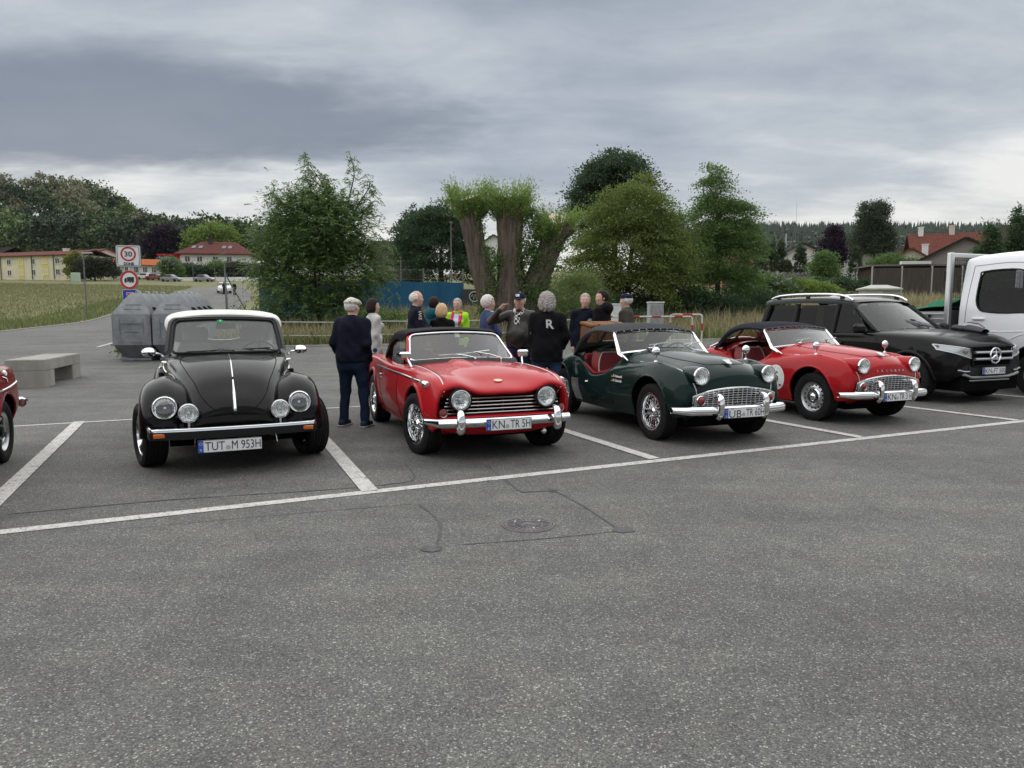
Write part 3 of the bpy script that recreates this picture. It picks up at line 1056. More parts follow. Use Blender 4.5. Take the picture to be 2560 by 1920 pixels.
# ================================================================== the two small round-winged roadsters
def tr3(label, loc, head, pm, im, topm, wheel, plate, group, red, scale=1.055, glass_red=False):
	c = Car('roadster', label, loc, head, scale, group=group)
	J = [  # x, then (y, z) from the sill to the centre line
		(-2.86, [(.46, .34), (.50, .40), (.48, .46), (.43, .49), (.36, .50), (.28, .51), (.15, .53), (0, .54)]),
		(-2.62, [(.58, .26), (.66, .42), (.63, .58), (.55, .66), (.45, .65), (.35, .68), (.18, .73), (0, .74)]),
		(-2.235, [(.62, .23), (.70, .45), (.675, .68), (.58, .80), (.47, .76), (.37, .80), (.2, .86), (0, .875)]),
		(-1.90, [(.62, .20), (.70, .43), (.68, .68), (.60, .80), (.51, .79), (.40, .85), (.2, .91), (0, .925)]),
		(-1.68, [(.62, .20), (.69, .42), (.675, .60), (.635, .70), (.56, .73), (.42, .80), (.2, .86), (0, .88)]),
		(-1.42, [(.62, .20), (.685, .40), (.675, .54), (.645, .59), (.57, .60), (.42, .62), (.2, .64), (0, .65)]),
		(-1.12, [(.62, .20), (.685, .40), (.680, .56), (.65, .62), (.57, .65), (.43, .70), (.2, .74), (0, .76)]),
		(-.82, [(.62, .20), (.69, .42), (.685, .62), (.645, .71), (.56, .79), (.44, .87), (.2, .925), (0, .935)]),
		(-.45, [(.62, .21), (.69, .44), (.685, .68), (.62, .785), (.52, .80), (.42, .865), (.2, .925), (0, .935)]),
		(0, [(.63, .24), (.705, .46), (.69, .71), (.60, .835), (.495, .79), (.40, .825), (.2, .89), (0, .905)]),
		(.30, [(.62, .27), (.70, .46), (.675, .67), (.585, .79), (.495, .755), (.40, .785), (.2, .845), (0, .862)]),
		(.49, [(.60, .29), (.655, .46), (.63, .62), (.56, .715), (.485, .69), (.40, .72), (.2, .775), (0, .79)]),
	]
	rows = [[(x, y, z) for y, z in L] for x, L in J]
	rows.append([(.56, .57, .30), (.59, .60, .44), (.60, .578, .55), (.605, .54, .62), (.605, .478, .62), (.62, .40, .645), (.645, .2, .695), (.655, 0, .71)])
	rows.append([(.57, .55, .30), (.615, .56, .42), (.63, .535, .49), (.64, .50, .545), (.645, .46, .555), (.66, .40, .575), (.69, .2, .60), (.70, 0, .61)])
	rows.append([(.56, .54, .30), (.60, .545, .37), (.615, .525, .41), (.625, .49, .44), (.63, .45, .455), (.65, .40, .46), (.68, .2, .47), (.69, 0, .47)])
	rows.append([(.54, .52, .30), (.565, .52, .315), (.585, .50, .325), (.60, .47, .33), (.61, .43, .335), (.63, .38, .335), (.655, .2, .335), (.665, 0, .335)])
	rows.append([(.45, .50, .27), (.45, .49, .26), (.45, .47, .25), (.45, .44, .25), (.45, .41, .25), (.45, .37, .25), (.45, .2, .25), (.45, 0, .25)])
	nx = lambda x: x if x < .15 else .15 + (x - .15) * .80
	rows = [[(nx(x), y, z + .035 * max(0, min(1, (x - .2) / .3)) * max(0, min(1, (z - .56) / .1))) for x, y, z in r] for r in rows]
	WR = 0.305
	cock = np.concatenate([[(-.86, .40), (-.80, .2), (-.79, 0), (-.80, -.2), (-.86, -.40), (-.98, -.545), (-1.15, -.59), (-1.45, -.60), (-1.66, -.57), (-1.78, -.42), (-1.82, 0), (-1.78, .42), (-1.66, .57), (-1.45, .60), (-1.15, .59), (-.98, .545)]])
	cock = cr1(np.concatenate([cock, cock[:1]]), 4)[:-1]
	out = lambda V: np.abs(V[:, 1]) > 0.42
	cuts = [([0, 2], circ(0.0, 0.325, 0.365), out), ([0, 2], circ(-2.235, 0.325, 0.345), out), ([0, 1], cock, lambda V: V[:, 2] > 0.45)]
	c.body('body', rows, pm, cuts, 10, 6)
	for s in (1, -1):
		c.arch(0.0, 0.325, 0.365, s, pm, -2, 190)
		c.arch(-2.235, 0.325, 0.345, s, pm, -5, 185)
	b = MB()
	b.box((-1.1, 0, .24), (2.9, 0.90, .14))
	b.box((.30, 0, .30), (.36, .8, .16))
	b.build('underbody', dark, c.root)
	c.wheels(wheel, WR, .155, .198, [(0, .575), (0, -.575), (-2.235, .58), (-2.235, -.58)])
	bead = mat('beading', (0.62, 0.63, 0.63), 0.3, 0.5)
	for s in (1, -1):
		pts = [r[4] for r in rows[8:-2]]
		Q = cr1(np.array(pts) * [1, s, 1], 5)
		MB().tube(Q + np.array([0.003, 0, 0.004]), .0055, 6).build('beading', bead, c.root)
		Q = np.array([c.top(x, s * y, .002) for x, y in cr1(np.array([(-1.86, .545), (-2.05, .505), (-2.3, .465), (-2.6, .45)]), 5)])
		MB().tube(Q, .0055, 6).build('beading', bead, c.root)
	gap = mat('shut_line', (0.004, 0.004, 0.004), 0.8)
	c.line('bonnet_gap', [(-.62, .33), (-.30, .34), (.1, .31), (.36, .25), (.42, .12), (.43, 0), (.42, -.12), (.36, -.25), (.1, -.31), (-.30, -.34), (-.62, -.33)], 'top', .0035, gap, off=.0005, dens=60)
	c.line('bonnet_gap', [(-.62, -.33), (-.64, 0), (-.62, .33)], 'top', .0035, gap, off=.0005, dens=20)
	for s in (1, -1):
		c.line('door_gap', [(-.80, .66), (-.795, .5), (-.80, .30)], 'side', .004, gap, s)
		c.line('door_gap', [(-.80, .30), (-1.2, .285), (-1.50, .30)], 'side', .004, gap, s)
		c.line('door_gap', [(-1.50, .30), (-1.545, .45), (-1.56, .60)], 'side', .004, gap, s)
		q = MB()
		p = c.side(-1.46, .50, s, .01)
		q.tube([p + [0.05, 0, 0], p + [0.02, s * .015, 0], p - [0.05, 0, 0]], [.006, .011, .005], 8)
		q.lathe([(.016, -.012), (.014, .004), (0, .006)], p, (0, s, 0), 12)
		q.build('door_handle', chrome, c.root)
		G = [[c.side(x, z, s, .004) for x in np.linspace(-1.87 + .05 * abs(z - .42), -1.66 - .10 * (z - .22), 5)] for z in np.linspace(.24, .52, 7)]
		MB().grid(np.array(G)).build('stone_guard', steel, c.root)
		st = c.top(-.02, s * .585, 0)
		c.round_mirror(st + np.array([.0, 0, .105]), .05, st)
	def gz(y, t):
		"""t from 0 (bottom) to 1 (top)"""
		a = min(1.0, abs(y) / .505)
		zt = .595 - .075 * a ** 2.2
		zb = .375 + .03 * a ** 3
		return zb + (zt - zb) * t
	ys = np.linspace(-.50, .50, 25)
	G = np.array([[c.front(y, gz(y, t), .006) for y in ys] for t in np.linspace(0, 1, 8)])
	MB().grid(G).build('grille_opening', dark, c.root)
	rim = [c.front(y, gz(y, 1), .016) for y in ys] + [c.front(y, gz(y, 0), .016) for y in ys[::-1]]
	gr = MB().tube(np.array(rim), .010, 8, closed=True).build('grille', chrome, c.root)
	for k in range(1, 9):
		t = k / 9
		P = np.array([c.front(y, gz(y, t), .022) for y in np.linspace(-.49, .49, 21)])
		MB().tube(P, .010, 6, up=(0, 0, 1), sy=0.75).build('grille_bar', mat('bright_bar', (0.70, 0.71, 0.72), 0.22, 0.9), gr)
	for y in np.linspace(-.46, .46, 17):
		P = np.array([c.front(y, gz(y, t), .020) for t in np.linspace(0.03, .97, 7)])
		MB().tube(P, .0065, 6).build('grille_bar', MATS['bright_bar'], gr)
	q = MB()
	q.lathe([(.0, .028), (.024, .028), (.028, .018)], c.front(0.0, .41), (1, 0, 0), 16)
	q.build('crank_hole', dark, c.root)
	for s in (1, -1):
		p = c.front(s * .425, .475, .03)
		o = MB().lathe([(.05, -.02), (.05, .008), (.044, .016), (.036, .010)], p, (1, s * .15, 0), 24).build('side_lamp', chrome, c.root)
		MB().lathe([(.037, .008), (.034, .022), (.02, .034), (0, .038)], p, (1, s * .15, 0), 20).build('lens', redlens, o)
		c.headlight((nx(.665), s * .415, .718), .084, shell_m=pm, depth=.05)
		P = np.array([(.15, 0, 0)] * 0 + [(nx(.80), s * .275, .30), (nx(.845), s * .275, .345), (nx(.852), s * .275, .43), (nx(.835), s * .272, .50), (nx(.78), s * .268, .53), (nx(.70), s * .262, .525)])
		MB().tube(cr1(P, 5), [*np.linspace(.026, .030, 13), *np.linspace(.030, .018, 13)], 10, up=(0, 1, 0), sy=1.15).build('overrider', chrome, c.root)
	by = np.linspace(-.70, .70, 31)
	bp = []
	for y in by:
		a = abs(y) / .70
		x = nx(.815) - .10 * a ** 2.5 - .10 * max(0, a - .85) / .15 * (a > .85)
		z = .375
		hh = .047 * (1 - .35 * max(0, a - .8) / .2)
		bp.append([(x - .03, y, z - hh), (x - .004, y, z - hh * .9), (x + .014, y, z - hh * .45), (x + .020, y, z), (x + .014, y, z + hh * .45), (x - .004, y, z + hh * .9), (x - .03, y, z + hh)])
	MB().sheet(np.array(bp), -.004).build('bumper', chrome, c.root)
	b = MB()
	for s in (1, -1):
		b.box((.58, s * .33, .36), (.20, .03, .05))
	b.build('bumper_iron', trim, c.root)
	q = MB()
	p = c.top(.36, 0, .004)
	q.prism([(-.045, .03), (.045, .03), (.03, -.02), (.035, -.05), (0, -.075), (-.035, -.05), (-.03, -.02)], p + [0.05, 0, -.004], (0, 1, 0), (-.9, 0, .4), .008)
	q.build('badge', steel, c.root)
	c.plate((nx(.868), -.02 if red else .0, .355), .46 if red else .50, *plate, h=.105)
	wsb = np.array([(-.79, y * 1.0, .875 + .045 * (1 - (y / .60) ** 2)) for y in np.linspace(-.60, .60, 13)])
	wsb[:, 0] += .10 * (1 - (wsb[:, 1] / .60) ** 2)
	wst = np.array([(-1.02, y, 1.108 + .035 * (1 - (y / .55) ** 2)) for y in np.linspace(-.55, .55, 13)])
	wst[:, 0] += .06 * (1 - (wst[:, 1] / .55) ** 2)
	G = np.stack([wsb * (1 - t) + wst * t for t in np.linspace(0, 1, 5)])
	ws = MB().grid(G).build('windscreen', wind_clear if not red else wind, c.root)
	fr = MB()
	fr.tube(wsb, .016, 8)
	fr.tube(wst, .012, 8)
	for s in (0, -1):
		sg = -1 if s == 0 else 1
		lo, hi = wsb[s], wst[s]
		foot = np.array([-.64, sg * .585, .815])
		fr.tube(np.array([hi + [0, 0, .01], (lo + hi) / 2 + [.004, 0, 0], lo, lo * .35 + foot * .65 + [0, 0, .0], foot + [.03, 0, -.012]]), [.015, .019, .023, .020, .008], 8)
	fr.build('windscreen_frame', chrome, ws)
	for s in (1, -1):
		wiper(c, (-.70, s * .24 + .05, .945), (-.81, s * .24 + .18, .985), steel, blade=.26, ang=.12)
	MB().tube([(-.60, -.33, .945), (-.63, -.25, .945)], .01, 6).build('cowl_vent', chrome, c.root)
	H = [
		(-.975, [(.565, 1.19), (.555, 1.212), (.40, 1.235), (.2, 1.25), (0, 1.255)]),
		(-1.15, [(.585, 1.205), (.575, 1.235), (.42, 1.285), (.2, 1.305), (0, 1.31)]),
		(-1.40, [(.60, 1.19), (.59, 1.235), (.44, 1.305), (.2, 1.33), (0, 1.335)]),
		(-1.62, [(.615, 1.08), (.605, 1.17), (.46, 1.27), (.2, 1.30), (0, 1.305)]),
		(-1.76, [(.625, .95), (.61, 1.07), (.47, 1.19), (.2, 1.235), (0, 1.24)]),
		(-1.88, [(.625, .83), (.60, .95), (.46, 1.06), (.2, 1.11), (0, 1.115)]),
		(-2.00, [(.60, .79), (.57, .85), (.44, .93), (.2, .98), (0, .985)]),
		(-2.06, [(.57, .785), (.54, .80), (.42, .83), (.2, .885), (0, .89)]),
	]
	hr = [[(x - .035, y, .79 + (z - .79) * .785) for y, z in L] for x, L in H]
	win = lambda y0, y1: np.array([(y0, 1.115), (y1, 1.115), (y1, .955), (y0, .955)])
	back = lambda V: (V[:, 0] < -1.5)
	hcuts = [([1, 2], win(-.19, .19), back), ([1, 2], win(.24, .43), back), ([1, 2], win(-.43, -.24), back)]
	ob = c.bvh
	hood = c.body('soft_top', hr, topm, hcuts, 8, 8, th=.008)
	P = c.shell(hr, 6, 6)
	sel = P[18:38, 3:-3]
	MB().grid(sel + np.array([.012, 0, -.004])).build('rear_window', glass('plastic_window', (0.82, 0.84, 0.80), 0.6, 0.22, (0.62, 0.64, 0.6)), hood)
	c.bvh = ob
	b = MB()
	for y in np.linspace(-.53, .53, 12):
		x = -1.02 + .06 * (1 - (y / .55) ** 2)
		b.ell((x + .012, y, 1.118 + .035 * (1 - (y / .55) ** 2)), .0095, 8, 6)
	b.build('stud', chrome, hood, kind='stuff')
	MB().tube(wst + [.004, 0, .012], .016, 8).build('header_seal', trim, hood)
	b = MB()
	b.box((-1.30, 0, .27), (1.1, 1.16, .06))
	b.build('floor_pan', im['carpet'], c.root)
	for s in (1, -1):
		G = [[(x, s * (.60 - .02 * (z < .5)), z) for x in np.linspace(-.86, -1.70, 9)] for z in (.30, .45)]
		top = [c.side(x, .55, s) for x in np.linspace(-.86, -1.70, 9)]
		zt = np.interp(np.linspace(-.86, -1.70, 9)[::-1], [-1.68, -1.42, -1.12, -.82], [.70, .585, .625, .72])[::-1]
		G.append([(x, s * .598, z) for x, z in zip(np.linspace(-.86, -1.70, 9), zt)])
		MB().grid(np.array(G)).build('door_card', im['leather'], c.root)
		E_ = [(x, s * .605, z + .012) for x, z in zip(np.linspace(-.86, -1.70, 9), zt)]
		MB().tube(cr1(np.array(E_), 3), .017, 8).build('door_capping', im['leather'], c.root)
		seat(c, -1.32, s * .27, .42, im['leather'], w=.43, hb=.38, pm=im['pipe'])
	b = MB()
	b.box((-1.74, 0, .56), (.05, 1.14, .54), (0, -.12, 0), ch=.02)
	b.build('rear_bulkhead', im['leather'], c.root)
	b = MB()
	b.box((-.84, 0, .79), (.08, 1.04, .17), (0, .25, 0), ch=.03)
	b.build('dashboard', pm if red else trim, c.root)
	steering(c, -1.02, .30, .80, .20, .42)
	b = MB()
	b.box((-1.2, 0, .42), (.9, .18, .24), ch=.05)
	b.build('transmission_tunnel', im['carpet'], c.root)
	b = MB()
	for y in np.linspace(-.36, .36, 5):
		b.tube([c.top(-2.12, y, .07), c.top(-2.4, y, .07), c.top(-2.68, y, .09)], .008, 6)
	for x in (-2.12, -2.4, -2.68):
		b.tube([c.top(x, y, .075 if x > -2.6 else .095) for y in np.linspace(-.40, .40, 7)], .010, 6)
	for x in (-2.15, -2.6):
		for y in (-.33, .33):
			b.tube([c.top(x, y, 0), c.top(x, y, .08)], .008, 6)
	b.build('luggage_rack', chrome, c.root)
	return c
red_leather = mat('red_leather', (0.26, 0.016, 0.018), 0.45, var=0.15, scale=8)
red_carpet = mat('dark_red_carpet', (0.05, 0.006, 0.007), 0.95)
pipe_w = mat('white_piping', (0.55, 0.52, 0.48), 0.5)
brg = paint('racing_green', (0.0075, 0.021, 0.018))
sig_red = paint('signal_red', (0.36, 0.012, 0.017))
canvas_grey = mat('grey_canvas', (0.035, 0.037, 0.041), 0.85, var=0.15, scale=20, bump=0.2, bscale=200)
canvas_navy = mat('navy_canvas', (0.008, 0.009, 0.017), 0.9, var=0.15, scale=20, bump=0.2, bscale=200)
GRP = 'classic roadsters parked in the bays'
tg = tr3('dark green roadster with wire wheels, grey soft top and red leather cockpit', (2.21, 8.20), 20.5, brg, dict(leather=red_leather, carpet=red_carpet, pipe=pipe_w), canvas_grey, 'wire', ('ÜB', 'TR 60H'), GRP, False)
tr_ = tr3('red roadster with navy soft top, steel wheels and a round race sticker on its door', (4.62, 9.63), 21.5, sig_red, dict(leather=red_leather, carpet=mat('black_carpet', (0.01, 0.01, 0.01), 0.95), pipe=pipe_w), canvas_navy, 'steel', ('KN', 'TR 3 H'), GRP, True)
for k, s_ in enumerate(('P. Schwoll', 'M. Schwoll')):
	p = tg.side(-.66, .625 - .05 * k, -1, .004)
	o = link('name_lettering', text_mesh('name_lettering', s_, .026, wpaint, width=.20, bold=.002), tg.root)
	o.matrix_local = frame(p, (1, 0, 0), (0, -.08, 1))
	b = MB()
	for q, cc in enumerate((ink, redlens, mat('flag_gold', (.7, .45, .03), .5))):
		MB().box((-.128, .010 - .010 * q, 0), (.036, .010, .001)).build('flag', cc, o)
for k, ch in enumerate('TRIUMPH'):
	y = -.21 + .07 * k
	p = tr_.front(y, .655, .004)
	o = link('nose_letter', text_mesh('nose_letter', ch, .024, steel, depth=.002, bold=.001), tr_.root)
	o.matrix_local = frame(p, (0, 1, 0), (-.4, 0, .9))
G = []
cx, cz, rr_ = -.60, .50, .165
b = MB()
ringp = []
pts = [[tr_.side(cx + rr_ * f * math.cos(a), cz + rr_ * f * math.sin(a), -1, .004) for a in np.linspace(0, 2 * math.pi, 37)[:-1]] for f in (.02, .35, .7, 1.0)]
b.grid(np.array(pts), cv=True)
rs = b.build('race_sticker', wpaint, tr_.root)
def on_side(t, x, z, h, width=None):
	p = tr_.side(x, z, -1, .007)
	q = tr_.side(x + .05, z, -1, .007)
	o = link('sticker_print', text_mesh('sticker_print', t, h, ink, width=width, bold=.002), rs)
	o.matrix_local = frame(p, q - p, (0, -.05, 1))
on_side('19', cx + .01, cz - .02, .085)
on_side('LAND', cx, cz + .07, .02, .10)
for k, ch in enumerate('HISTORIC RALLYE'):
	a = R(165 - 150 * k / 14)
	x, z = cx + .135 * math.cos(a), cz + .135 * math.sin(a)
	p = tr_.side(x, z, -1, .007)
	o = link('sticker_print', text_mesh('sticker_print', ch, .018, mat('print_green', (0.05, 0.16, 0.12), 0.6)), rs)
	o.matrix_local = frame(p, (math.sin(a), 0, -math.cos(a)), (math.cos(a), 0, math.sin(a)))
p = tr_.side(cx + .08, cz - .10, -1, .007)
MB().box((0, 0, 0), (.04, .001, .022)).build('sticker_print', redlens, rs).location = p
# ================================================================== red straight-sided roadster with black soft top
def tr5():
	pm = paint('pillar_red', (0.40, 0.012, 0.018))
	c = Car('roadster', 'red roadster with black soft top, four-bar grille and wire wheels', (-.29, 7.42), 21.0, 1.045, group=GRP)
	J = [
		(-3.14, [(.60, .38), (.66, .46), (.66, .60), (.64, .72), (.58, .76), (.45, .765), (.2, .77), (0, .77)]),
		(-2.75, [(.66, .28), (.72, .45), (.72, .62), (.69, .785), (.61, .82), (.45, .815), (.2, .82), (0, .825)]),
		(-2.235, [(.67, .22), (.735, .45), (.73, .62), (.69, .80), (.61, .832), (.45, .825), (.2, .835), (0, .84)]),
		(-1.85, [(.67, .20), (.735, .42), (.735, .61), (.70, .785), (.63, .815), (.46, .82), (.2, .825), (0, .83)]),
		(-1.3, [(.67, .20), (.735, .42), (.735, .61), (.705, .765), (.64, .795), (.46, .80), (.2, .81), (0, .815)]),
		(-.72, [(.67, .20), (.735, .42), (.735, .61), (.70, .765), (.63, .80), (.46, .825), (.2, .845), (0, .85)]),
		(-.3, [(.67, .21), (.735, .44), (.735, .62), (.695, .77), (.62, .81), (.46, .825), (.2, .845), (0, .85)]),
		(0, [(.67, .24), (.735, .45), (.735, .62), (.69, .77), (.62, .805), (.46, .81), (.2, .825), (0, .83)]),
		(.22, [(.67, .27), (.73, .45), (.725, .61), (.68, .755), (.61, .79), (.46, .795), (.2, .785), (0, .785)]),
		(.40, [(.66, .29), (.71, .45), (.70, .59), (.66, .725), (.60, .765), (.44, .775), (.22, .725), (0, .722)]),
	]
	rows = [[(x, y, z) for y, z in L] for x, L in J]
	rows.append([(.50, .65, .31), (.51, .685, .45), (.52, .67, .58), (.53, .635, .68), (.54, .585, .715), (.55, .44, .738), (.555, .24, .672), (.56, 0, .668)])
	rows.append([(.53, .63, .32), (.55, .655, .45), (.565, .645, .555), (.575, .615, .64), (.58, .57, .68), (.59, .44, .705), (.59, .25, .640), (.595, 0, .636)])
	rows.append([(.52, .62, .33), (.535, .635, .45), (.54, .625, .53), (.55, .60, .61), (.55, .555, .65), (.56, .44, .675), (.565, .25, .618), (.57, 0, .615)])
	rows.append([(.51, .62, .33), (.52, .63, .44), (.50, .61, .50), (.49, .59, .58), (.48, .545, .62), (.48, .44, .64), (.49, .25, .60), (.49, 0, .60)])
	rows.append([(.51, .62, .33), (.52, .63, .41), (.50, .61, .43), (.49, .59, .44), (.48, .545, .445), (.48, .44, .445), (.49, .25, .445), (.49, 0, .445)])
	rows.append([(.52, .62, .33), (.55, .625, .385), (.56, .61, .40), (.57, .59, .415), (.58, .55, .42), (.59, .44, .425), (.60, .25, .425), (.605, 0, .425)])
	rows.append([(.51, .60, .31), (.54, .61, .33), (.56, .59, .35), (.575, .57, .365), (.585, .53, .37), (.60, .43, .37), (.61, .25, .37), (.615, 0, .37)])
	rows.append([(.48, .58, .29), (.50, .58, .29), (.51, .56, .29), (.515, .54, .285), (.52, .50, .28), (.53, .42, .265), (.54, .25, .25), (.545, 0, .245)])
	rows.append([(.30, .55, .26), (.30, .54, .25), (.30, .52, .24), (.30, .50, .23), (.30, .46, .23), (.30, .4, .22), (.30, .2, .21), (.30, 0, .21)])
	out = lambda V: np.abs(V[:, 1]) > 0.45
	ck = np.array([(-.86, .5), (-.80, .3), (-.78, 0), (-.80, -.3), (-.86, -.5), (-1.0, -.60), (-1.4, -.61), (-1.75, -.60), (-1.83, -.5), (-1.85, 0), (-1.83, .5), (-1.75, .60), (-1.4, .61), (-1.0, .60)])
	ck = cr1(np.concatenate([ck, ck[:1]]), 4)[:-1]
	cuts = [([0, 2], circ(0, .32, .352), out), ([0, 2], circ(-2.235, .32, .345), out), ([0, 1], ck, lambda V: V[:, 2] > .5)]
	c.body('body', rows, pm, cuts, 9, 6)
	for s in (1, -1):
		c.arch(0, .32, .358, s, pm, -8, 188, tr=.019)
		c.arch(-2.235, .32, .35, s, pm, -8, 188, tr=.019)
	MB().box((-1.15, 0, .26), (2.9, 1.0, .16)).box((.2, 0, .32), (.5, .9, .2)).build('underbody', dark, c.root)
	c.wheels('wire', .300, .185, .196, [(0, .635), (0, -.635), (-2.235, .635), (-2.235, -.635)], steer=12)
	gap = MATS['shut_line']
	bead = MATS['beading']
	for s in (1, -1):
		Q = np.array([c.top(x, s * y, .001) for x, y in cr1(np.array([(-.70, .575), (-.3, .573), (.1, .572), (.35, .572), (.52, .575)]), 6)])
		Q = np.concatenate([Q, [c.front(s * .578, z, .003) for z in (.66, .62, .57)]])
		MB().tube(Q, .0055, 6).build('beading', bead, c.root)
		c.line('door_gap', [(-.74, .77), (-.735, .5), (-.72, .24)], 'side', .0035, gap, s)
		c.line('door_gap', [(-1.66, .77), (-1.68, .5), (-1.66, .27)], 'side', .0035, gap, s)
		c.line('door_gap', [(-.72, .24), (-1.66, .27)], 'side', .0035, gap, s)
		c.line('waist_moulding', [(-1.95, .735), (-1.2, .728), (-.4, .728), (.18, .722)], 'side', .012, chrome, s, off=.001, dens=30)
		c.line('moulding_insert', [(-1.95, .737), (-1.2, .730), (-.4, .730), (.18, .724)], 'side', .0065, trim, s, off=.010, dens=30)
		p = c.side(.30, .712, s, .006)
		o = MB().tube([p - [.14, 0, -.006], p - [.08, 0, -.003], p, p + [.07, -s * .012, -.008], p + [.085, -s * .014, -.01]], [.006, .018, .030, .034, .030], 12).build('wing_lamp', chrome, c.root)
		MB().lathe([(.028, 0), (.024, .014), (0, .022)], p + [.085, -s * .014, -.01], (1, -s * .15, -.05), 16).build('lens', lens, o)
		q = MB()
		p = c.side(-1.60, .655, s, .012)
		q.tube([p + [.07, 0, 0], p + [.03, s * .02, 0], p - [.05, s * .015, 0]], [.008, .010, .008], 8)
		q.lathe([(.014, 0), (.012, .01), (0, .012)], p - [.03, s * .01, .045], (0, s, 0), 12)
		q.build('door_handle', chrome, c.root)
		c.headlight((.575, s * .424, .578), .088, depth=.06)
		MB().lathe([(.100, -.06), (.108, -.02), (.112, .006), (.104, .010), (.097, .004)], (.572, s * .424, .578), (1, 0, 0), 32).build('headlight_surround', trim, c.root)
		p = np.array([.553, s * .582, .462])
		o = MB().lathe([(.040, -.03), (.042, .004), (.038, .012), (.034, .010)], p, (1, s * .2, 0), 24).build('side_lamp', chrome, c.root)
		MB().lathe([(.035, .008), (.03, .018), (0, .026)], p, (1, s * .2, 0), 20).build('lens', mat('smoked_lens', (0.20, 0.03, 0.02), 0.2, coat=0.5), o)
		P = np.array([(.70, s * .47, .285), (.735, s * .47, .32), (.748, s * .47, .40), (.728, s * .468, .47), (.67, s * .465, .50)])
		MB().tube(cr1(P, 5), np.interp(np.linspace(0, 1, 21), [0, .2, .5, .85, 1], [.012, .032, .034, .024, .014]), 12, up=(0, 1, 0), sy=1.25).build('overrider', chrome, c.root)
	c.line('bonnet_gap', [(-.60, .53), (-.1, .545), (.25, .548), (.46, .545)], 'top', .003, gap, off=.0005)
	c.line('bonnet_gap', [(-.60, -.53), (-.1, -.545), (.25, -.548), (.46, -.545)], 'top', .003, gap, off=.0005)
	P = []
	for x in np.linspace(-.52, .02, 10):
		f = (x + .52) / .54
		w = .115 * math.sin(math.pi * (0.18 + .74 * f)) ** .6
		h = .042 * math.sin(math.pi * min(1, .25 + .75 * f)) ** .8
		P.append([tuple(c.top(x, -.16 + w * u, -.004 + h * max(0, 1 - u * u) ** .7)) for u in np.linspace(-1, 1, 11)])
	MB().grid(np.array(P)).build('bonnet_bulge', pm, c.root, sharp=60)
	MB().prism(circ(0, 0, .042, 20, .03), c.top(.40, 0, .004), (0, 1, 0), (-.95, 0, .3), .006).build('badge', mat('pale_badge', (0.62, 0.5, 0.36), 0.4), c.root)
	gb = MB()
	gb.grid(np.array([[(.502, y, z) for y in np.linspace(-.60, .60, 9)] for z in (.44, .60)]))
	gb.build('grille_opening', dark, c.root)
	gr = MB().box((.50, 0, .436), (.04, 1.14, .012)).build('grille', trim, c.root)
	for k in range(5):
		z = .450 + .0335 * k
		w = .585 - .01 * k
		P = np.array([(.545 - .02 * (abs(y) / .58) ** 3, y, z) for y in np.linspace(-w, w, 15)])
		MB().tube(P, .0105, 8, up=(0, 0, 1), sy=.65).build('grille_bar', mat('dull_bar', (0.46, 0.47, 0.47), 0.3, 0.9), gr)
	for y in (-.24, 0, .24):
		MB().box((.535, y, .52), (.02, .014, .15)).build('grille_post', trim, gr)
	bp = []
	for y in np.linspace(-.735, .735, 35):
		a = abs(y) / .735
		x = .705 - .11 * a ** 3 - .16 * max(0, a - .88) / .12
		z, hh = .378, .043 * (1 - .45 * max(0, a - .86) / .14)
		bp.append([(x - .035, y, z - hh), (x - .006, y, z - hh * .92), (x + .012, y, z - hh * .5), (x + .02, y, z), (x + .012, y, z + hh * .5), (x - .006, y, z + hh * .92), (x - .035, y, z + hh)])
	MB().sheet(np.array(bp), -.004).build('bumper', chrome, c.root)
	MB().box((.60, .3, .38), (.2, .03, .04)).box((.60, -.3, .38), (.2, .03, .04)).build('bumper_iron', trim, c.root)
	c.plate((.755, -.02, .362), .44, 'KN', 'TR 5H', h=.107, lf=.38)
	MB().ell((.53, .42, .24), (.03, .03, .035), 10, 8).build('tow_eye', chrome, c.root)
	def wp(u, t):
		"""u -1..1 across, t 0..1 up"""
		w = .605 - .085 * t
		k = 1 - u * u
		return np.array([-.74 - .36 * t + .10 * k, w * u, .845 + .275 * t + .03 * k])
	cor = []
	for (cu, ct, a0) in ((.86, .14, -90), (.86, .84, 0), (-.86, .84, 90), (-.86, .14, 180)):
		for a in np.linspace(a0, a0 + 90, 6):
			cor.append((cu + .12 * math.cos(R(a)), ct + .14 * math.sin(R(a))))
	loop = []
	for i in range(len(cor)):
		a, b_ = np.array(cor[i]), np.array(cor[(i + 1) % len(cor)])
		n_ = max(1, int(np.hypot(*(b_ - a)) / .12))
		for k in range(n_):
			loop.append(a + (b_ - a) * k / n_)
	edge = np.array([wp(u, t) for u, t in loop])
	G = np.array([[wp(u, t) for u in np.linspace(-.985, .985, 13)] for t in np.linspace(.01, .985, 6)])
	ws = MB().grid(G).build('windscreen', wind, c.root)
	MB().tube(edge + [.008, 0, .004], .011, 8, closed=True).build('windscreen_trim', chrome, ws)
	ou = np.array([wp(u * 1.06, .5 + (t - .5) * 1.10) for u, t in loop])
	fr = np.stack([edge, (edge + ou) / 2 + [.012, 0, .006], ou, ou - [.03, 0, .02]])
	MB().grid(fr, cv=True).build('windscreen_frame', pm, ws)
	b = MB()
	b.grid(np.array([[wp(u, -.04) + [dx, 0, dz] for u in np.linspace(-1.02, 1.02, 15)] for dx, dz in ((-.02, .03), (.03, .012), (.07, -.02))]))
	b.build('scuttle_seal', trim, c.root)
	wiper(c, (-.60, .10, .862), (-.735, -.10, .915), chrome, blade=.34, ang=.05)
	wiper(c, (-.60, .40, .855), (-.74, .16, .935), chrome, blade=.30, ang=.10)
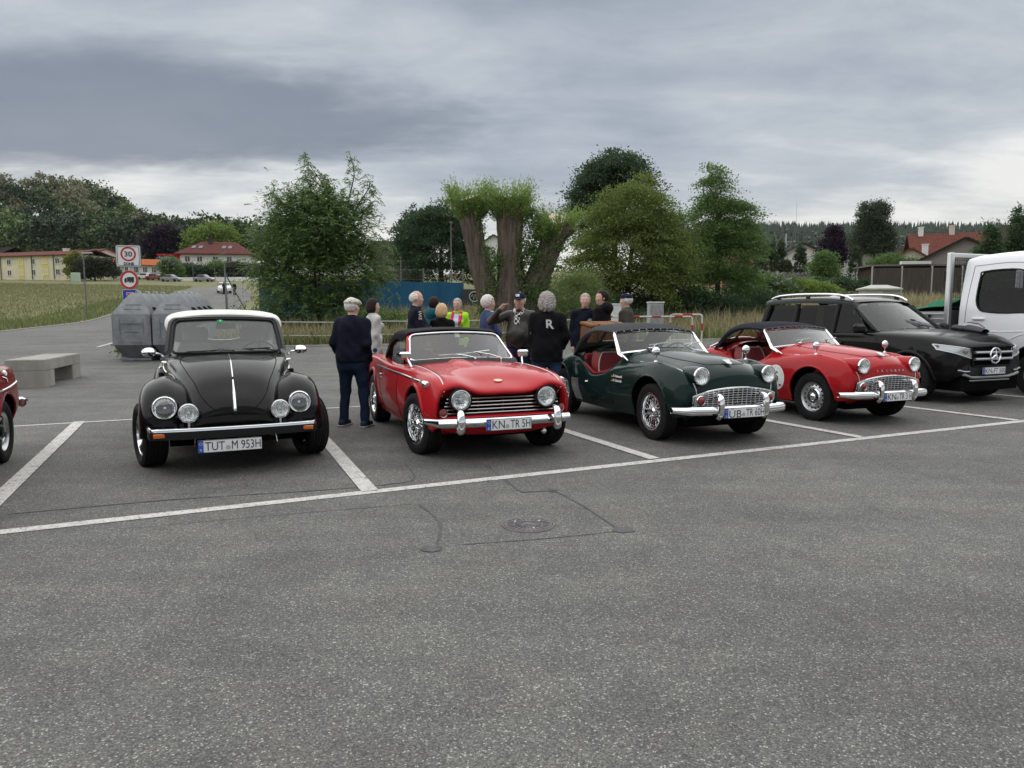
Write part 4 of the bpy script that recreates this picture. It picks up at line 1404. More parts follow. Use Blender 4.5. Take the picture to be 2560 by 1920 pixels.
	sk = MB().box((0, 0, 0), (.055, .06, .002)).build('sticker', mat('pale_sticker', (0.62, 0.64, 0.42), 0.6, var=.3, scale=40), ws)
	sk.matrix_local = frame(wp(.02, .90) - [.012, 0, .004], (0, 1, 0), (-.5, 0, .86))
	MB().box(wp(0, .84) - [.06, 0, 0], (.02, .19, .055), ch=.008).build('inside_mirror', trim, c.root)
	H = [
		(-1.10, [(.535, 1.10), (.525, 1.17), (.42, 1.195), (.2, 1.215), (0, 1.22)]),
		(-1.25, [(.56, 1.09), (.545, 1.185), (.44, 1.215), (.2, 1.235), (0, 1.24)]),
		(-1.50, [(.575, 1.09), (.56, 1.18), (.45, 1.215), (.2, 1.235), (0, 1.24)]),
		(-1.68, [(.59, 1.02), (.57, 1.13), (.46, 1.18), (.2, 1.20), (0, 1.205)]),
		(-1.84, [(.60, .90), (.58, 1.02), (.47, 1.08), (.2, 1.105), (0, 1.11)]),
		(-1.98, [(.605, .815), (.585, .90), (.48, .95), (.2, .965), (0, .97)]),
		(-2.06, [(.60, .805), (.58, .82), (.48, .835), (.2, .845), (0, .85)]),
	]
	hr = [[(x, y, .80 + (z - .80) * .885) for y, z in L] for x, L in H]
	ob = c.bvh
	bk = lambda V: V[:, 0] < -1.7
	w3 = lambda a, b_: np.array([(a, 1.06), (b_, 1.06), (b_, .915), (a, .915)])
	hood = c.body('soft_top', hr, mat('black_canvas', (0.012, 0.012, 0.013), 0.88, var=.2, scale=25, bump=.15, bscale=220), [([1, 2], w3(-.18, .18), bk), ([1, 2], w3(.23, .44), bk), ([1, 2], w3(-.44, -.23), bk)], 8, 8, th=.008)
	P = c.shell(hr, 6, 6)
	MB().grid(P[20:35, 3:-3] + np.array([.012, 0, -.004])).build('rear_window', MATS['plastic_window'], hood)
	c.bvh = ob
	for s in (1, -1):
		G = np.array([[(-.93 - .16 * t - .62 * u * (1 - .1 * t), s * (.62 - .065 * t), .80 + .27 * t) for u in np.linspace(0, 1, 5)] for t in np.linspace(0, 1, 4)])
		MB().grid(G).build('side_window', wind_clear, c.root)
		p = np.array([-.62, s * .665, .92])
		o = MB().box(p, (.05, .125, .078), ch=.018).build('mirror', chrome, c.root)
		MB().tube([c.top(-.52, s * .62, 0), p + [.01, -s * .02, -.03]], .010, 8).build('mirror_arm', chrome, o)
	MB().box((-1.3, 0, .27), (1.1, 1.2, .06)).build('floor_pan', dark, c.root)
	for s in (1, -1):
		seat(c, -1.36, s * .29, .42, trim, w=.46, hb=.46)
		MB().grid(np.array([[(x, s * .63, z) for x in np.linspace(-.8, -1.8, 6)] for z in (.28, .78)])).build('door_card', trim, c.root)
	MB().box((-.86, 0, .76), (.1, 1.14, .16), (0, .2, 0), ch=.03).build('dashboard', trim, c.root)
	MB().box((-1.86, 0, .60), (.05, 1.2, .5), ch=.02).build('rear_bulkhead', trim, c.root)
	steering(c, -1.02, .32, .80, .19, .42)
	return c
t5 = tr5()
# ================================================================== black rounded cabriolet
def beetle():
	pm = paint('black_paint', (0.0032, 0.0032, 0.0040))
	c = Car('cabriolet', 'black rounded cabriolet with white soft top and round chrome fog lights', (-2.745, 6.90), 23.7, 1.0, group='classic cars with white tops')
	del c.root['group']
	J = [
		(-3.15, [(.35, .40), (.40, .45), (.40, .52), (.36, .58), (.3, .60), (.2, .62), (.1, .63), (0, .63)]),
		(-2.85, [(.50, .30), (.56, .45), (.55, .60), (.50, .72), (.42, .77), (.28, .81), (.14, .83), (0, .835)]),
		(-2.42, [(.55, .25), (.62, .45), (.62, .68), (.58, .85), (.50, .91), (.34, .95), (.17, .97), (0, .98)]),
		(-1.7, [(.58, .22), (.66, .45), (.66, .72), (.63, .91), (.58, .95), (.42, .97), (.2, .98), (0, .98)]),
		(-1.0, [(.58, .22), (.655, .45), (.655, .72), (.62, .92), (.57, .96), (.42, .975), (.2, .985), (0, .985)]),
		(-.50, [(.56, .22), (.625, .45), (.625, .72), (.59, .90), (.54, .965), (.42, .99), (.2, 1.00), (0, 1.005)]),
		(-.22, [(.52, .25), (.575, .45), (.575, .70), (.545, .86), (.49, .935), (.37, .98), (.18, 1.0), (0, 1.005)]),
		(.1, [(.46, .28), (.51, .45), (.51, .66), (.48, .80), (.43, .875), (.32, .935), (.16, .965), (0, .972)]),
		(.4, [(.38, .32), (.43, .45), (.43, .60), (.41, .70), (.365, .77), (.28, .83), (.14, .865), (0, .873)]),
		(.58, [(.33, .34), (.38, .44), (.38, .54), (.36, .62), (.325, .67), (.255, .715), (.13, .745), (0, .752)]),
	]
	rows = [[(x, y, z) for y, z in L] for x, L in J]
	rows.append([(.60, .33, .35), (.64, .36, .42), (.66, .36, .49), (.67, .34, .55), (.675, .305, .585), (.685, .24, .615), (.70, .12, .64), (.705, 0, .645)])
	rows.append([(.62, .34, .35), (.67, .37, .40), (.695, .37, .44), (.705, .345, .48), (.715, .305, .50), (.725, .24, .52), (.735, .12, .535), (.74, 0, .54)])
	rows.append([(.60, .36, .33), (.64, .37, .345), (.67, .36, .36), (.68, .34, .37), (.685, .30, .375), (.69, .22, .38), (.70, .11, .38), (.705, 0, .38)])
	rows.append([(.35, .36, .28), (.35, .36, .27), (.35, .35, .27), (.35, .33, .27), (.35, .30, .27), (.35, .22, .27), (.35, .11, .27), (.35, 0, .27)])
	ck = np.array([(-.70, .48), (-.60, .3), (-.56, 0), (-.60, -.3), (-.70, -.48), (-.9, -.56), (-1.5, -.58), (-2.0, -.55), (-2.2, -.4), (-2.22, 0), (-2.2, .4), (-2.0, .55), (-1.5, .58), (-.9, .56)])
	ck = cr1(np.concatenate([ck, ck[:1]]), 4)[:-1]
	c.body('body', rows, pm, [([0, 1], ck, lambda V: V[:, 2] > .7)], 10, 7)
	gap = MATS['shut_line']
	Lf = [c.front(y, z, .001) for y, z in ((0, .572), (.08, .573), (.15, .582), (.20, .61), (.245, .66), (.285, .715))]
	Lf += [c.top(x, y, .001) for x, y in ((.44, .318), (.3, .355), (.05, .41), (-.2, .445), (-.36, .42), (-.42, .25), (-.43, 0))]
	Lf = Lf + [q * np.array([1, -1, 1]) for q in Lf[-2:0:-1]]
	P = cr1(np.array(Lf + Lf[:1]), 5)
	MB().tube(P, .0045, 6).build('bonnet_gap', gap, c.root)
	Q2 = [(.60, .05 * s) for s in (0,)]
	P = np.array([c.top(x, 0, .003) for x in np.linspace(-.36, .46, 24)])
	MB().tube(P, .0062, 8).build('bonnet_strip', chrome, c.root)
	P = np.array([c.top(x, 0, .008) for x in (.50, .55, .60, .635)] + [c.front(0, .60, .012), c.front(0, .575, .012)])
	MB().tube(cr1(P, 4), np.linspace(.007, .017, 21), 10).build('bonnet_handle', chrome, c.root)
	MB().lathe([(.022, -.01), (.02, .012), (.012, .018), (0, .018)], c.front(0, .555, .004), (1, 0, -.2), 16).build('bonnet_lock', trim, c.root)
	def wing(x0, th, Rr, ro, yin, yout, name, z0=.30):
		th = np.radians(th)
		T = np.radians(np.linspace(np.degrees(th[0]), np.degrees(th[-1]), 40))
		RR = np.interp(T, th, Rr)
		k = np.ones(5) / 5
		RR = np.convolve(np.pad(RR, 2, 'edge'), k, 'valid')
		for s in (1, -1):
			G = []
			for t, rr in zip(T, RR):
				ri = np.interp(np.degrees(t), [0, 90, 180], [rr * .97, rr * .90, rr * .97])
				pts = [(yin, ri - .02), (yin + .08, ri + .005), (yin + (yout - yin) * .42, rr), (yin + (yout - yin) * .66, rr - .012), (yout - .045, rr - .065), (yout, rr - .17), (yout - .004, ro + .02), (yout - .012, ro), (yout - .05, ro + .01)]
				G.append([(x0 + r_ * math.cos(t), s * y_, z0 + r_ * math.sin(t)) for y_, r_ in pts])
			G = np.swapaxes(cr1(np.swapaxes(np.array(G), 0, 1), 4), 0, 1)
			o = MB().grid(G, flip=(s < 0)).build(name, pm, c.root, sharp=60)
			MB().grid(np.array([[(x0 + (ro + .02) * math.cos(t), s * y, z0 + (ro + .02) * math.sin(t)) for y in (.34, yout - .03)] for t in T])).build('wheel_well', dark, c.root)
			P = np.array([(x0 + r_ * math.cos(t), s * (yin + .075), z0 + r_ * math.sin(t)) for t, r_ in zip(T[4:-4], RR[4:-4] * .955)])
			B = []
			for q in P:
				B.append(q)
		return
	wing(0.0, [4, 10, 18, 32, 48, 65, 90, 115, 140, 162, 178], [.64, .66, .675, .665, .635, .585, .525, .515, .545, .60, .66], .345, .37, .785, 'front_wing')
	wing(-2.42, [2, 20, 45, 70, 90, 115, 140, 165, 185], [.64, .585, .545, .53, .53, .54, .57, .60, .60], .345, .50, .80, 'rear_wing')
	for s in (1, -1):
		Q = []
		for x, y, z in cr1(np.array([(.40, .44, .70), (.2, .475, .785), (0, .505, .83), (-.15, .545, .845)]), 6):
			Q.append((x, s * y, z))
		MB().tube(np.array(Q), .006, 6).build('wing_piping', mat('grey_piping', (0.32, 0.32, 0.33), 0.35, 0.4), c.root)
		MB().box((-1.22, s * .69, .26), (1.5, .18, .04), ch=.012).build('running_board', trim, c.root)
		c.line('waist_strip', [(-.30, .845), (-.7, .885), (-1.2, .90), (-1.9, .885)], 'side', .007, chrome, s, off=.002)
		c.line('door_gap', [(-.62, .93), (-.60, .6), (-.62, .30)], 'side', .0035, gap, s)
		c.line('door_gap', [(-1.5, .93), (-1.5, .6), (-1.45, .30)], 'side', .0035, gap, s)
		p = c.side(-1.38, .82, s, .02)
		MB().tube([p + [.07, 0, 0], p + [.02, s * .02, 0], p - [.07, 0, 0]], .010, 8).build('door_handle', chrome, c.root)
		MB().box(c.side(-.55, .80, s, .018), (.05, .035, .07), ch=.008).build('door_hinge', trim, c.root)
		MB().tube([c.side(-.52, .93, s, 0), c.side(-.52, .935, s, .045)], .012, 8).build('wind_deflector_clip', chrome, c.root)
		c.headlight((.605, s * .565, .605), .094, tilt=.28, depth=.06, rim=.02, toe=s * .05, name='headlight', ringm=chrome)
		MB().lathe([(.100, -.10), (.112, -.05), (.114, -.012), (.104, .0)], (.605, s * .565, .605), (math.cos(.28), s * .05, math.sin(.28)), 32).build('headlight_bezel', pm, c.root)
		c.headlight((.79, s * .375, .572), .076, depth=.06, rim=.012, name='fog_light')
		MB().lathe([(.082, 0), (.078, -.04), (.05, -.075), (0, -.085)], (.79, s * .375, .572), (1, 0, 0), 28).build('fog_light_shell', chrome, c.root)
		MB().cyl((.78, s * .375, .44), (.78, s * .375, .50), .012, n=8).build('fog_light_stem', chrome, c.root)
		p = np.array([-.56, s * .735, 1.035])
		P = []
		for x_, w, h in ((-.05, .062, .042), (-.02, .070, .048), (.03, .064, .044), (.065, .04, .027), (.075, .01, .007)):
			P.append([(p[0] + x_, p[1] + w * math.cos(a), p[2] + h * math.sin(a)) for a in np.linspace(0, 2 * math.pi, 19)[:-1]])
		mm = MB().grid(np.array(P), cv=True).build('mirror', chrome, c.root, sharp=60)
		MB().tube([p - [0, s * .05, .01], p - [0, s * .10, .02], (p[0] - .02, s * .60, .985)], .010, 8).build('mirror_arm', chrome, mm)
	def bx(y):
		a = abs(y) / .72
		return .86 - .06 * a ** 3 - .20 * max(0, a - .93) / .07
	ys = np.concatenate([np.linspace(-.72, -.66, 6), np.linspace(-.6, .6, 17), np.linspace(.66, .72, 6)])
	prof = [(-.035, -.045), (.006, -.045), (.012, -.036), (.012, .036), (.006, .046), (-.02, .052), (-.035, .050)]
	MB().sheet(np.array([[(bx(y) + dx, y, .405 + dz) for dx, dz in prof] for y in ys]), -.003).build('bumper', chrome, c.root)
	MB().sheet(np.array([[(bx(y) + .016, y, .398 + dz) for dz in (-.038, .030)] for y in ys[2:-2]]), .006).build('bumper_band', trim, c.root)
	for s in (1, -1):
		o = MB().box((bx(.6) + .020, s * .60, .398), (.022, .105, .036), (0, 0, -s * .10), ch=.005).build('turn_signal', amber, c.root)
		MB().box((.70, s * .30, .36), (.2, .03, .05)).build('bumper_iron', trim, c.root)
		MB().tube([(.80, s * .33, .35), (.81, s * .34, .28)], .004, 6).build('bumper_stay', chrome, c.root)
	c.plate((.885, -.055, .292), .52, 'TUT', 'M 953H', lf=.40)
	MB().box((-1.2, 0, .27), (3.0, 1.1, .12)).box((.4, 0, .34), (.5, .66, .14)).build('underbody', dark, c.root)
	c.wheels('alloy', .300, .20, .205, [(0, .725), (0, -.725), (-2.42, .72), (-2.42, -.72)], steer=14)
	def wp(u, t):
		k = 1 - u * u
		w = .575 - .045 * t ** 1.5
		return np.array([-.70 - .30 * t + .16 * k - .02 * t * k, w * u, 1.0 + .365 * t + .025 * k * (1 if t > .5 else .3)])
	cor = []
	for (cu, ct, a0) in ((.83, .16, -90), (.83, .78, 0), (-.83, .78, 90), (-.83, .16, 180)):
		for a in np.linspace(a0, a0 + 90, 7):
			cor.append((cu + .10 * math.cos(R(a)), ct + .14 * math.sin(R(a))))
	loop = []
	for i in range(len(cor)):
		a, b_ = np.array(cor[i]), np.array(cor[(i + 1) % len(cor)])
		n_ = max(1, int(np.hypot(*(b_ - a)) / .1))
		loop += [a + (b_ - a) * k / n_ for k in range(n_)]
	edge = np.array([wp(u, t) for u, t in loop])
	G = np.array([[wp(u, t) for u in np.linspace(-.94, .94, 15)] for t in np.linspace(.01, .93, 7)])
	ws = MB().grid(G).build('windscreen', wind, c.root)
	MB().tube(edge + [.006, 0, .003], .015, 8, closed=True).build('windscreen_rubber', trim, ws)
	ou = np.array([wp(np.clip(u * 1.13, -1.05, 1.05), .47 + (t - .47) * 1.24) for u, t in loop])
	MB().grid(np.stack([edge, (edge * .5 + ou * .5) + [.016, 0, .01], ou, ou - [.05, 0, .02]]), cv=True).build('windscreen_frame', pm, ws)
	for p_, q_ in (((-.50, .06, 1.02), (-.60, -.20, 1.035)), ((-.52, .52, 1.005), (-.60, .24, 1.05))):
		wiper(c, p_, q_, trim, blade=.38, ang=.03)
	sk = MB().lathe([(0, .001), (.032, .001), (.033, 0)], n=20).build('sticker', mat('green_sticker', (0.02, 0.32, 0.12), 0.6), ws)
	sk.matrix_local = frame(wp(-.10, .87) + [.004, 0, .003], (0, 1, 0), (-.6, 0, .8))
	q = link('sticker_print', text_mesh('sticker_print', '4', .03, wpaint), ws)
	q.matrix_local = frame(wp(-.10, .87) + [.008, 0, .006], (0, 1, 0), (-.6, 0, .8))
	MB().box(wp(0, .72) - [.10, 0, 0], (.025, .20, .065), ch=.01).build('inside_mirror', trim, c.root)
	H = [
		(-.985, [(.545, 1.26), (.555, 1.315), (.515, 1.375), (.38, 1.41), (.2, 1.425), (0, 1.43)]),
		(-1.08, [(.57, 1.265), (.585, 1.33), (.545, 1.40), (.40, 1.44), (.2, 1.458), (0, 1.463)]),
		(-1.35, [(.585, 1.26), (.60, 1.34), (.56, 1.42), (.41, 1.462), (.2, 1.478), (0, 1.482)]),
		(-1.75, [(.59, 1.24), (.60, 1.32), (.56, 1.41), (.41, 1.455), (.2, 1.47), (0, 1.475)]),
		(-2.05, [(.585, 1.05), (.59, 1.20), (.55, 1.33), (.41, 1.39), (.2, 1.41), (0, 1.415)]),
		(-2.28, [(.565, .93), (.57, 1.06), (.53, 1.18), (.40, 1.25), (.2, 1.275), (0, 1.28)]),
		(-2.45, [(.54, .90), (.54, .97), (.50, 1.04), (.38, 1.09), (.2, 1.11), (0, 1.115)]),
		(-2.52, [(.50, .89), (.50, .91), (.47, .945), (.36, .97), (.2, .985), (0, .99)]),
	]
	hr = [[(x, y, z - .03) for y, z in L] for x, L in H]
	ob = c.bvh
	wh = mat('white_canvas', (0.72, 0.71, 0.68), 0.75, var=.06, scale=10, bump=.1, bscale=200)
	oval = circ(0, 1.195, .36, 40, .12)
	hood = c.body('soft_top', hr, wh, [([1, 2], oval, lambda V: V[:, 0] < -1.9)], 10, 8, th=.012)
	P = c.shell(hr, 10, 8)
	MB().grid(P[38:62, 14:-14] + np.array([.016, 0, -.006])).build('rear_window', wind_clear, hood)
	c.bvh = ob
	for s in (1, -1):
		G = np.array([[(-.80 - .24 * t - (1.05 - .1 * t) * u, s * (.60 - .035 * t), .95 + .31 * t) for u in np.linspace(0, 1, 6)] for t in np.linspace(0, 1, 4)])
		MB().grid(G).build('side_window', wind_clear, c.root)
		seat(c, -1.22, s * .31, .55, mat('pale_upholstery', (0.42, 0.41, 0.39), 0.7), w=.46, hb=.50, headrest=True, lean=.2)
		MB().grid(np.array([[(x, s * .57, z) for x in np.linspace(-.7, -2.0, 6)] for z in (.35, .94)])).build('door_card', MATS['pale_upholstery'], c.root)
	MB().box((-1.95, 0, .72), (.12, 1.1, .42), (0, -.2, 0), ch=.04).build('rear_seat', MATS['pale_upholstery'], c.root)
	MB().box((-.72, 0, .93), (.30, 1.06, .12), (0, .1, 0), ch=.04).build('dashboard', trim, c.root)
	MB().box((-1.3, 0, .36), (1.4, 1.12, .05)).build('floor_pan', dark, c.root)
	steering(c, -.92, .33, .95, .19, .5)
	MB().box((-.80, -.02, 1.01), (.02, .09, .07), ch=.008).build('phone_holder', trim, c.root)
	return c
bt = beetle()
# ================================================================== black estate, white dropside van, maroon roadster
def suv():
	pm = paint('black_metallic', (0.0045, 0.0048, 0.0055), 0.3)
	c = Car('parked_car', 'black boxy off-road estate with silver roof rails and star grille', (7.30, 11.88), 22.5, 1.03)
	J = [  # lower body up to the waist
		(-3.52, [(.70, .42), (.80, .50), (.83, .70), (.83, .92), (.80, 1.02), (.60, 1.03), (.3, 1.04), (0, 1.04)]),
		(-3.35, [(.78, .32), (.88, .48), (.91, .70), (.905, .92), (.875, 1.03), (.62, 1.05), (.3, 1.06), (0, 1.06)]),
		(-2.755, [(.80, .28), (.90, .48), (.92, .72), (.91, .94), (.88, 1.04), (.64, 1.06), (.3, 1.07), (0, 1.07)]),
		(-2.0, [(.80, .24), (.89, .44), (.915, .72), (.91, .93), (.88, 1.02), (.64, 1.04), (.3, 1.05), (0, 1.05)]),
		(-1.2, [(.80, .24), (.89, .44), (.915, .72), (.91, .92), (.88, 1.005), (.64, 1.03), (.3, 1.04), (0, 1.04)]),
		(-.55, [(.80, .25), (.89, .45), (.915, .72), (.91, .91), (.87, .995), (.66, 1.04), (.33, 1.06), (0, 1.06)]),
		(-.2, [(.80, .27), (.90, .46), (.92, .72), (.905, .90), (.86, .98), (.68, 1.03), (.34, 1.045), (0, 1.045)]),
		(.15, [(.80, .30), (.91, .46), (.925, .70), (.90, .88), (.85, .96), (.68, 1.01), (.34, 1.025), (0, 1.025)]),
		(.45, [(.79, .32), (.89, .46), (.905, .66), (.875, .83), (.82, .915), (.66, .975), (.33, .995), (0, .995)]),
		(.64, [(.76, .34), (.84, .46), (.85, .62), (.82, .77), (.77, .86), (.62, .925), (.31, .955), (0, .955)]),
	]
	rows = [[(x, y, z) for y, z in L] for x, L in J]
	rows.append([(.70, .72, .35), (.74, .77, .45), (.76, .77, .58), (.77, .75, .70), (.78, .71, .79), (.80, .58, .865), (.82, .29, .895), (.825, 0, .90)])
	rows.append([(.72, .70, .36), (.78, .74, .45), (.81, .735, .54), (.82, .715, .62), (.83, .67, .69), (.845, .55, .76), (.86, .28, .79), (.865, 0, .795)])
	rows.append([(.70, .69, .35), (.77, .72, .42), (.80, .71, .47), (.82, .69, .52), (.83, .65, .56), (.845, .54, .60), (.86, .27, .62), (.865, 0, .62)])
	rows.append([(.66, .68, .33), (.72, .69, .36), (.76, .68, .385), (.79, .66, .40), (.81, .62, .41), (.83, .52, .42), (.85, .26, .42), (.855, 0, .42)])
	rows.append([(.40, .66, .26), (.40, .65, .26), (.40, .63, .26), (.42, .60, .26), (.45, .56, .26), (.50, .46, .26), (.52, .24, .26), (.52, 0, .26)])
	nx = lambda x: x if x < .1 else .1 + (x - .1) * .80
	rows = [[(nx(x), y, z + .05 * max(0, min(1, (z - .8) / .15)) * max(0, min(1, (x + 1.6) / .6)) * (1 - .5 * max(0, min(1, x / .8)))) for x, y, z in r] for r in rows]
	out = lambda V: np.abs(V[:, 1]) > .55
	c.body('body', rows, pm, [([0, 2], circ(0, .36, .415), out), ([0, 2], circ(-2.755, .36, .41), out)], 8, 6)
	for s in (1, -1):
		c.arch(0, .36, .415, s, trim, 0, 180, tr=.022, inner=.45)
		c.arch(-2.755, .36, .41, s, trim, 0, 180, tr=.022, inner=.45)
	MB().box((-1.4, 0, .30), (4.2, 1.3, .2)).build('underbody', dark, c.root)
	c.wheels('modern', .36, .235, .245, [(0, .79), (0, -.79), (-2.755, .79), (-2.755, -.79)])
	def gp(x0, x1, yb, yt, t):
		return x0 + (x1 - x0) * t, yb + (yt - yb) * t
	roof = [
		(-3.42, [(.73, 1.50), (.70, 1.56), (.60, 1.60), (.3, 1.615), (0, 1.62)]),
		(-3.30, [(.75, 1.54), (.72, 1.60), (.62, 1.645), (.3, 1.66), (0, 1.665)]),
		(-2.6, [(.76, 1.56), (.735, 1.62), (.63, 1.665), (.3, 1.685), (0, 1.69)]),
		(-1.9, [(.755, 1.55), (.73, 1.61), (.62, 1.66), (.3, 1.68), (0, 1.685)]),
		(-1.45, [(.735, 1.52), (.71, 1.57), (.60, 1.615), (.3, 1.635), (0, 1.64)]),
		(-1.28, [(.715, 1.48), (.69, 1.525), (.59, 1.565), (.3, 1.585), (0, 1.59)]),
	]
	ob = c.bvh
	c.body('roof', [[(x, y, z) for y, z in L] for x, L in roof], pm, (), 6, 6)
	c.bvh = ob
	def ws(u, t):
		k = 1 - u * u
		return np.array([-.70 - .62 * t + .12 * k * (1 - .3 * t), (.80 - .11 * t) * u, 1.065 + .455 * t + .045 * k])
	w = MB().grid(np.array([[ws(u, t) for u in np.linspace(-.96, .96, 13)] for t in np.linspace(.02, 1, 7)])).build('windscreen', glass('grey_windscreen', (.45, .48, .49), .7, .02), c.root)
	for s in (1, -1):
		MB().tube([ws(s * .99, t) for t in np.linspace(-.04, 1.02, 9)], .036, 8).build('pillar', pm, c.root)
		xs = [(-.62, -1.24), (-1.42, -1.42), (-2.30, -2.32), (-3.02, -2.98)]
		G = lambda xa0, xa1, xb0, xb1: np.array([[(xa0 + (xb0 - xa0) * u + ((xa1 - xa0) * (1 - u) + (xb1 - xb0) * u) * t, s * (.862 - .125 * t), 1.02 + .50 * t) for u in np.linspace(0, 1, 6)] for t in np.linspace(0, 1, 5)])
		MB().grid(G(-.76, -1.25, -1.50, -1.50)).build('front_side_window', glass('side_glass', (.11, .12, .13), .35), c.root)
		MB().grid(G(-1.60, -1.60, -2.42, -2.42)).build('rear_side_window', wind_dark, c.root)
		MB().grid(G(-2.56, -2.60, -3.30, -3.12)).build('quarter_window', wind_dark, c.root)
		for xa, xb, wd in ((-1.55, -1.55, .05), (-2.49, -2.51, .07), (-3.36, -3.22, .09)):
			MB().tube([(xa, s * .868, 1.01), ((xa + xb) / 2, s * .808, 1.26), (xb, s * .742, 1.54)], wd * .75, 8).build('pillar', trim if wd < .08 else pm, c.root)
		MB().tube([(x, s * .885, 1.012) for x in np.linspace(-.50, -3.3, 12)], .012, 6).build('waist_trim', chrome, c.root)
		P = cr1(np.array([(-1.32, s * .66, 1.60), (-1.50, s * .67, 1.675), (-1.8, s * .675, 1.712), (-2.5, s * .68, 1.725), (-3.05, s * .675, 1.705), (-3.28, s * .67, 1.655)]), 6)
		rl = MB().tube(P, .020, 8).build('roof_rail', chrome, c.root)
		for x in (-1.55, -2.35, -3.1):
			MB().box((x, s * .67, 1.655), (.10, .03, .07), ch=.01).build('rail_foot', trim, rl)
		p = np.array([-.86, s * 1.02, 1.12])
		o = MB().box(p, (.12, .24, .16), (0, 0, s * .1), ch=.045).build('mirror', trim, c.root)
		MB().box(p - [0, s * .12, .06], (.06, .12, .05), ch=.02).build('mirror_arm', trim, o)
		def hp(u, v):
			"""u 0 inner..1 outer, v 0..1"""
			y = .46 + .40 * u
			zt = .835 + .07 * u
			zb = .70 + .13 * u ** 1.3
			return y, zb + (zt - zb) * v
		G = []
		for v in np.linspace(0, 1, 6):
			r_ = []
			for u in np.linspace(0, 1, 11):
				y, z = hp(u, v)
				h = c.front(s * y, z, .006)
				if h[0] < .2:
					h[0] = .2
				r_.append(h)
			G.append(r_)
		G = np.array(G)
		o = MB().grid(G).build('headlight', mat('lamp_housing', (0.42, 0.43, 0.44), 0.3, 0.6), c.root)
		MB().tube(np.concatenate([G[0], G[1:, -1], G[-1][::-1], G[:0:-1, 0]]), .009, 6, closed=True).build('light_bar', mat('light_guide', (0.75, 0.77, 0.78), 0.25), o)
		MB().lathe([(.055, 0), (.05, .012), (.03, .018), (0, .018)], G[3][3] - [.006, 0, 0], (1, s * .3, 0), 20).build('projector', mat('projector_glass', (0.30, 0.32, 0.33), 0.08, 0.8), o)
		MB().grid(G + np.array([.012, s * .006, .004])).build('lens', wind_clear, o)
		MB().tube([c.front(s * y, .50 + .02 * (y > .6), .012) for y in (.50, .60, .68, .72)], .014, 8).build('driving_light', chrome, c.root)
		c.line('door_gap', [(-.60, .98), (-.55, .7), (-.60, .32)], 'side', .004, MATS['shut_line'], s)
		c.line('door_gap', [(-1.56, .98), (-1.56, .7), (-1.56, .32)], 'side', .004, MATS['shut_line'], s)
		for x in (-1.38, -2.26):
			MB().box(c.side(x, .86, s, .02), (.2, .03, .035), ch=.01).build('door_handle', pm, c.root)
	MB().box((-3.46, 0, 1.3), (.03, 1.35, .36), (0, .2, 0)).build('rear_screen', wind_dark, c.root)
	G = np.array([[c.front(y, .58 + .30 * t - .02 * abs(y), .010) for y in np.linspace(-.42 - .06 * t, .42 + .06 * t, 13)] for t in np.linspace(0, 1, 7)])
	gr = MB().grid(G).build('grille', dark, c.root)
	MB().tube(np.concatenate([G[0], G[1:, -1], G[-1][::-1], G[:0:-1, 0]]), .014, 8, closed=True).build('grille_frame', pm, gr)
	for z in (.685, .785):
		P = np.array([c.front(y, z, .028) for y in np.linspace(-.42, .42, 13)])
		MB().tube(P, .032, 8, up=(0, 0, 1), sy=.72).build('grille_bar', steel, gr)
	sc = c.front(0, .735, .052)
	a_ = np.linspace(0, 2 * math.pi, 33)[:-1]
	st = MB().tube(np.array([(sc[0], .115 * math.cos(a), sc[2] + .115 * math.sin(a)) for a in a_]), .013, 8, closed=True).build('star_badge', chrome, c.root)
	b = MB()
	for k in range(3):
		a = math.pi / 2 + k * 2 * math.pi / 3
		b.tube([(sc[0] + .004, 0, sc[2]), (sc[0], .112 * math.cos(a), sc[2] + .112 * math.sin(a))], [.022, .004], 6)
	b.build('star', chrome, st)
	MB().lathe([(0, .0), (.11, 0.0)], sc - [.012, 0, 0], (1, 0, 0), 28).build('star_backing', dark, st)
	G = np.array([[c.front(y, z, .008) for y in np.linspace(-.50, .50, 9)] for z in (.44, .52, .575)])
	MB().grid(G).build('lower_grille', mat('mesh_black', (0.02, 0.02, 0.021), 0.6, var=.6, scale=120), c.root)
	P = np.array([c.front(y, .405 + .05 * max(0, abs(y) - .42) / .2, .025) for y in np.linspace(-.62, .62, 21)])
	MB().tube(P, .022, 8).build('skid_trim', mat('satin_silver', (.42, .42, .41), .4, .8), c.root)
	P = np.array([c.front(y, .345, .05) for y in np.linspace(-.45, .45, 9)])
	MB().tube(np.array([(.68, y, .355) for y in np.linspace(-.46, .46, 9)]), .024, 8).build('skid_trim', MATS['satin_silver'], c.root)
	c.plate((c.front(0, .51, .035)[0], .0, .505), .52, 'KN', 'FT 500', lf=.36)
	MB().box((-1.55, 0, .95), (2.6, 1.5, .06)).build('cabin_floor', dark, c.root)
	for s in (1, -1):
		seat(c, -1.45, s * .38, 1.0, trim, w=.48, hb=.34, headrest=True)
	MB().box((-.98, 0, 1.04), (.3, 1.4, .1), ch=.03).build('dashboard', trim, c.root)
	steering(c, -1.2, .38, 1.12, .18, .4)
	wiper(c, (-.60, .30, 1.115), (-.76, .05, 1.19), trim, blade=.5, ang=.1)
	return c
glk = suv()
bag = thing('duffel_bag', 'grey and black soft bag lying on the bonnet of the black estate', 'bag', (0, 0, 0))
_M = Matrix.Translation(Vector((7.30, 11.88, .013))) @ Matrix.Rotation(glk.root.rotation_euler[2], 4, 'Z') @ Matrix.Scale(1.03, 4)
_p = _M @ Vector((-.02, .50, 1.075))
bag.location = _p
bag.rotation_euler = (0, .09, glk.root.rotation_euler[2])
P = []
